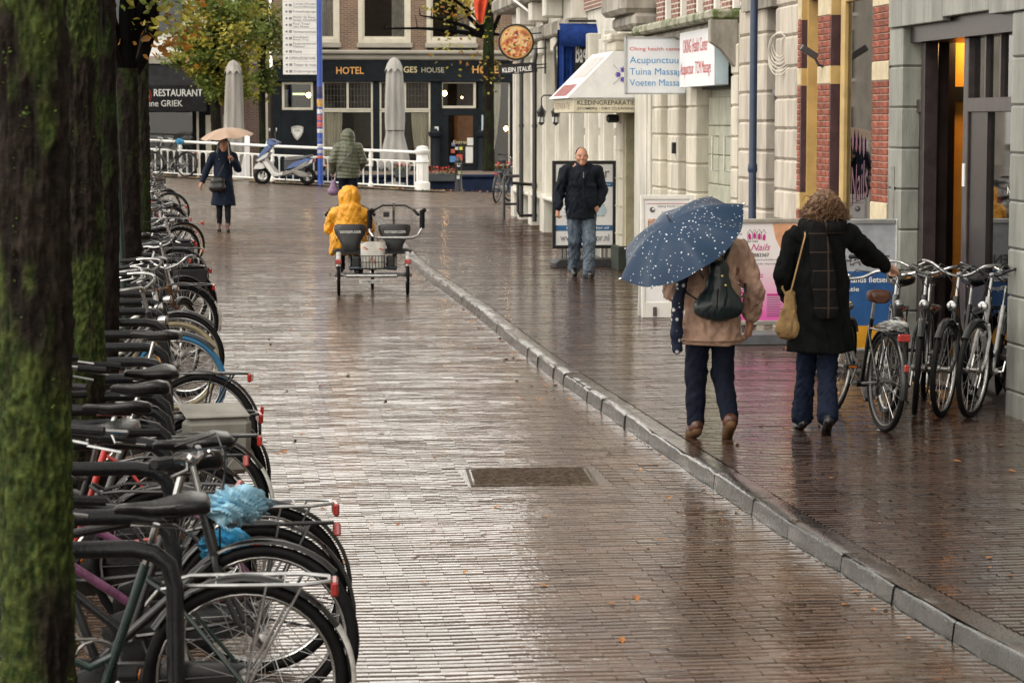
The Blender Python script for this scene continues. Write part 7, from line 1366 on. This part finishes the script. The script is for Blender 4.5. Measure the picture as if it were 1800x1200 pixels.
# ------------------------------------------------------------------ standing boards on the pavement
BASEM = M("board_base_rubber", (.035, .035, .037), .55, 0, .2, 10, .2, 60); LTXT = M("dark_grey_print", (.10, .10, .11), .5, var=0); TBLUE = M("print_blue", (.03, .13, .30), .45, var=.05); PAPER = M("poster_paper", (.78, .78, .78), .45, 0, .03, 4)
def yq(name, mat, parent, x0, x1, z0, z1, y, t=.002): return bx(name, mat, parent, x0, x1, y - t, y, z0, z1)
T1 = thing("standing_board", "tall black framed tailor board on a rubber base behind the balding man", "sign board", (5.16, 35.0, float(pave_h(5.16, 35))))
b = B()
for a in ((-.47, -.42, .26, 1.54), (.42, .47, .26, 1.54), (-.42, .42, .26, .31), (-.42, .42, 1.49, 1.54)): b.box(a[0], a[1], -.03, .03, a[2], a[3], bev=.008)
b.obj("frame", BLACK, T1); bx("panel", PAPER, T1, -.42, .42, -.015, .015, .31, 1.49)
yq("blue_band", TBLUE, T1, -.42, .42, 1.16, 1.23, -.016); yq("blue_band", TBLUE, T1, -.42, .42, .52, .60, -.016)
text("the tailor", .70, .15, LTXT, T1, tr(-.33, -.02, 1.29) @ fdir('-y')); text("www.thetailor.nl", .72, .10, LTXT, T1, tr(-.35, -.02, .37) @ fdir('-y')); text("info@thetailor.nl", .62, .05, WTXT, T1, tr(-.26, -.021, .535) @ fdir('-y'), bold=.015); text("kledingreparatie.nu", .7, .04, WTXT, T1, tr(-.32, -.021, 1.175) @ fdir('-y'))
for k in range(7): yq("print_line", LTXT, T1, -.30, .30 - .05 * (k % 3), 1.06 - k * .055, 1.068 - k * .055, -.017)
B().lathe([(.0, 0), (.09, 0), (.09, .003), (0, .003)], 20, tr(.24, -.017, .82) @ rot('X', PI / 2)).obj("round_emblem", LBLUE, T1)
for x in (-.3, .3): B().tube([(x - .03, 0, .10), (x - .03, 0, .28)], .022, 8).obj("leg", RIMG, T1); B().tube([(x + .03, 0, .10), (x + .03, 0, .28)], .022, 8).obj("leg", RIMG, T1)
slab(B(), [(-.49, 0), (-.50, .06), (-.42, .12), (.42, .12), (.50, .06), (.49, 0)], .28, 0, .9).obj("base", BASEM, T1, 40)

T2 = thing("sandwich_board", "white sandwich board of the health centre half hidden by the starred umbrella", "sign board", (4.72, 25.75, float(pave_h(4.7, 25.7))))
Mx = rot('X', -.10)
b = B()
for a in ((-.29, -.25, 0, 1.33), (.25, .29, 0, 1.33), (-.25, .25, 1.28, 1.33), (-.25, .25, 0, .17)): b.box(a[0], a[1], -.02, .02, a[2], a[3], bev=.006, M_=Mx)
b.obj("frame", WHITE, T2); B().box(-.25, .25, -.008, .008, .17, 1.28, M_=Mx).obj("panel", PAPER, T2)
b = B()
for a in ((-.28, -.25, 0, 1.3), (.25, .28, 0, 1.3), (-.25, .25, .1, .15)): b.box(a[0], a[1], -.012, .012, a[2], a[3], M_=tr(0, .30, 0) @ rot('X', .13))
b.obj("back_leg", WHITE, T2)
def onb(name, mat, x0, x1, z0, z1): B().box(x0, x1, -.012, -.009, z0, z1, M_=Mx).obj(name, mat, T2)
GRNB = M("print_green", (.05, .30, .11), .5); REDB2 = M("print_red_line", (.45, .05, .05), .5); FLESH = M("massage_photo", (.62, .36, .25), .5, 0, .35, 22)
onb("red_border", REDB2, -.22, .22, 1.235, 1.24); onb("photo", FLESH, -.21, -.10, .93, 1.07); onb("green_band", GRNB, -.10, .22, .98, 1.02); onb("grey_box", M("print_grey", (.45, .46, .45), .5), -.10, .22, 1.02, 1.10); onb("green_band", GRNB, -.05, .22, .215, .235)
B().lathe([(0, 0), (.03, 0), (.03, .003), (0, .003)], 16, Mx @ tr(-.16, -.010, 1.17) @ rot('X', PI / 2)).obj("yin_yang_mark", LTXT, T2); B().lathe([(0, 0), (.013, 0), (.013, .003), (0, .003)], 12, Mx @ tr(-.15, -.014, 1.178) @ rot('X', PI / 2)).obj("yin_yang_dot", WHITE, T2)
text("Oking Health Center", .32, .03, LTXT, T2, Mx @ tr(-.10, -.011, 1.19) @ fdir('-y')); text("Anker Steeg 201A", .22, .025, LTXT, T2, Mx @ tr(-.06, -.011, 1.13) @ fdir('-y'))
for k, s_ in enumerate(("Lage rug", "Darm", "Hoofd", "Migraine", "Nieren", "Voeten", "Prostaat", "Overgang", "Slapen")): text(s_, None, .028, LTXT, T2, Mx @ tr(-.02, -.011, .72 - k * .054) @ fdir('-y'))
bx("clip", CHR, T2, -.17, -.13, -.03, -.02, .02, .12)

T3 = thing("standing_board", "pink and white nail salon poster in a silver frame on a grey base", "sign board", (5.16, 22.75, float(pave_h(5.1, 22.7))))
b = B(); Z0, Z1, X0, X1 = .20, 1.16, -.37, .45
for a in ((X0 - .025, X0 + .02, Z0 - .03, Z1 + .03), (X1 - .02, X1 + .025, Z0 - .03, Z1 + .03), (X0 + .02, X1 - .02, Z0 - .03, Z0 + .015), (X0 + .02, X1 - .02, Z1 - .015, Z1 + .03)): b.box(a[0], a[1], -.025, .025, a[2], a[3], bev=.008)
b.obj("frame", M("champagne_frame", (.50, .49, .44), .35, .5), T3)
def gradmat(name, c0, c1, z0, z1):
    m = bpy.data.materials.new(name); m.use_nodes = True; n = m.node_tree.nodes; L = m.node_tree.links; tc = n.new("ShaderNodeTexCoord"); sp = n.new("ShaderNodeSeparateXYZ"); L.new(tc.outputs["Object"], sp.inputs[0]); mr = n.new("ShaderNodeMapRange"); mr.inputs[1].default_value = z0; mr.inputs[2].default_value = z1; L.new(sp.outputs["Z"], mr.inputs[0]); rp = n.new("ShaderNodeValToRGB"); rp.color_ramp.elements[0].color = (*c0, 1); rp.color_ramp.elements[1].color = (*c1, 1); L.new(mr.outputs[0], rp.inputs[0]); L.new(rp.outputs[0], n["Principled BSDF"].inputs["Base Color"]); n["Principled BSDF"].inputs["Roughness"].default_value = .35; return m
bx("poster", gradmat("pink_poster_print", (.80, .14, .50), (.86, .85, .86), .25, .80), T3, X0 + .02, X1 - .02, -.01, .01, Z0 + .015, Z1 - .015)
PK = M("magenta_print", (.55, .03, .25), .4, var=0); FL2 = M("skin_photo_print", (.75, .42, .25), .4, 0, .12, 5); NAIL = M("red_nail_print", (.42, .01, .03), .25)
FR = Matrix(((1, 0, 0, 0), (0, 0, -1, 0), (0, 1, 0, 0), (0, 0, 0, 1)))
B().prism([(.02, 1.14), (.40, 1.14), (.40, .45), (.36, .40), (.30, .55), (.22, .75), (.10, .90), (.05, 1.0)], 0, .002, tr(0, -.011, 0) @ FR).obj("photo_arm", FL2, T3)
B().prism([(.17, .72), (.26, .76), (.40, .70), (.40, .22), (.30, .22), (.24, .45), (.18, .60)], .0025, .0045, tr(0, -.011, 0) @ FR).obj("photo_hand", FL2, T3)
for (x, z) in ((.20, .70), (.20, .61)): B().lathe([(0, 0), (.032, .0), (.030, .003), (0, .004)], 14, tr(x, -.016, z) @ rot('X', PI / 2) @ Matrix.Diagonal((1.3, .75, 1, 1))).obj("photo_nail", NAIL, T3)
for k in range(4): B().prism([(-.012, 0), (.012, 0), (.014, .04), (0, .065), (-.014, .04)], 0, .002, tr(-.20 + k * .045, -.011, 1.0 - .008 * abs(k - 1)) @ rot('Y', -.1 + k * .07) @ FR).obj("nail_mark", PK, T3)
for k in range(4): B().tube([(-.222 + k * .045, -.0115, .99), (-.222 + k * .045, -.0115, 1.06), (-.20 + k * .045, -.0115, 1.09), (-.178 + k * .045, -.0115, 1.05)], .0025, 4).obj("nail_outline", LTXT, T3)
text("NEW YORK", .12, .016, LTXT, T3, tr(-.24, -.0125, .965) @ fdir('-y'), bold=.02); text("Nails", .19, .065, PK, T3, tr(-.19, -.0125, .885) @ fdir('-y'), shear=.4); text("0633883367", .25, .036, LTXT, T3, tr(-.26, -.0125, .825) @ fdir('-y'), bold=.02); text("www.newyorknailsdelft.nl", .32, .022, LTXT, T3, tr(-.26, -.0125, .785) @ fdir('-y')); text("met en zonder afspraak", .30, .024, LTXT, T3, tr(-.25, -.0125, .745) @ fdir('-y'))
for i, z in enumerate((.68, .56, .47, .40, .34)):
    yq("heading_bar", PK, T3, -.30, -.12 + .02 * (i % 3), z, z + .022, -.0105)
    for k in range(2): yq("price_line", LTXT, T3, -.30, -.17, z - .03 - k * .022, z - .024 - k * .022, -.0105); yq("price", PK, T3, -.11, -.07, z - .03 - k * .022, z - .022 - k * .022, -.0105)
for i in range(9): yq("price_line", LTXT, T3, -.03, .10 + .02 * (i % 2), .43 - i * .022, .436 - i * .022, -.0105)
yq("heading_bar", PK, T3, -.03, .16, .45, .47, -.0105)
for x in (-.25, .33): B().tube([(x, 0, .05), (x, .02, .2)], .018, 8).obj("leg", BLACK, T3)
slab(B(), [(-.40, 0), (-.42, .05), (-.36, .10), (.44, .10), (.50, .05), (.48, 0)], .26, 0, .9).obj("base", M("grey_base", (.13, .14, .155), .4), T3, 40)

T4 = thing("standing_board", "bicycle shop banner board behind the pushed bicycle, blue lower half", "sign board", (5.28, 19.9, float(pave_h(5.3, 19.9))))
b = B(); X0, X1, Z0, Z1 = -.42, .33, .18, 1.27
for a in ((X0 - .025, X0 + .02, Z0, Z1 + .03), (X1 - .02, X1 + .025, Z0, Z1 + .03), (X0 + .02, X1 - .02, Z1 - .015, Z1 + .03), (X0 + .02, X1 - .02, Z0, Z0 + .03)): b.box(a[0], a[1], -.02, .02, a[2], a[3], bev=.008)
b.obj("frame", ALU, T4); bx("banner", POSTG, T4, X0 + .02, X1 - .02, -.008, .008, .86, Z1 - .01); bx("banner_lower", POSTB, T4, X0 + .02, X1 - .02, -.009, .009, .40, .86); bx("banner_foot", POSTY, T4, X0 + .02, X1 - .02, -.009, .009, Z0 + .03, .40)
text("DENHA BIKE", .62, .085, LTXT, T4, tr(-.36, -.012, .91) @ fdir('-y'), bold=.02); text("Tweede-hands fietsen", .60, .05, WTXT, T4, tr(-.34, -.012, .765) @ fdir('-y'), bold=.015); text("& Reparatie", .34, .05, WTXT, T4, tr(-.34, -.012, .68) @ fdir('-y'), bold=.015)
for x in (-.3, .22): B().tube([(x, 0, .03), (x, .0, .2)], .018, 8).obj("leg", ALU, T4)
slab(B(), [(-.46, 0), (-.47, .03), (.38, .03), (.37, 0)], .22, 0, .95).obj("base", BASEM, T4, 40)
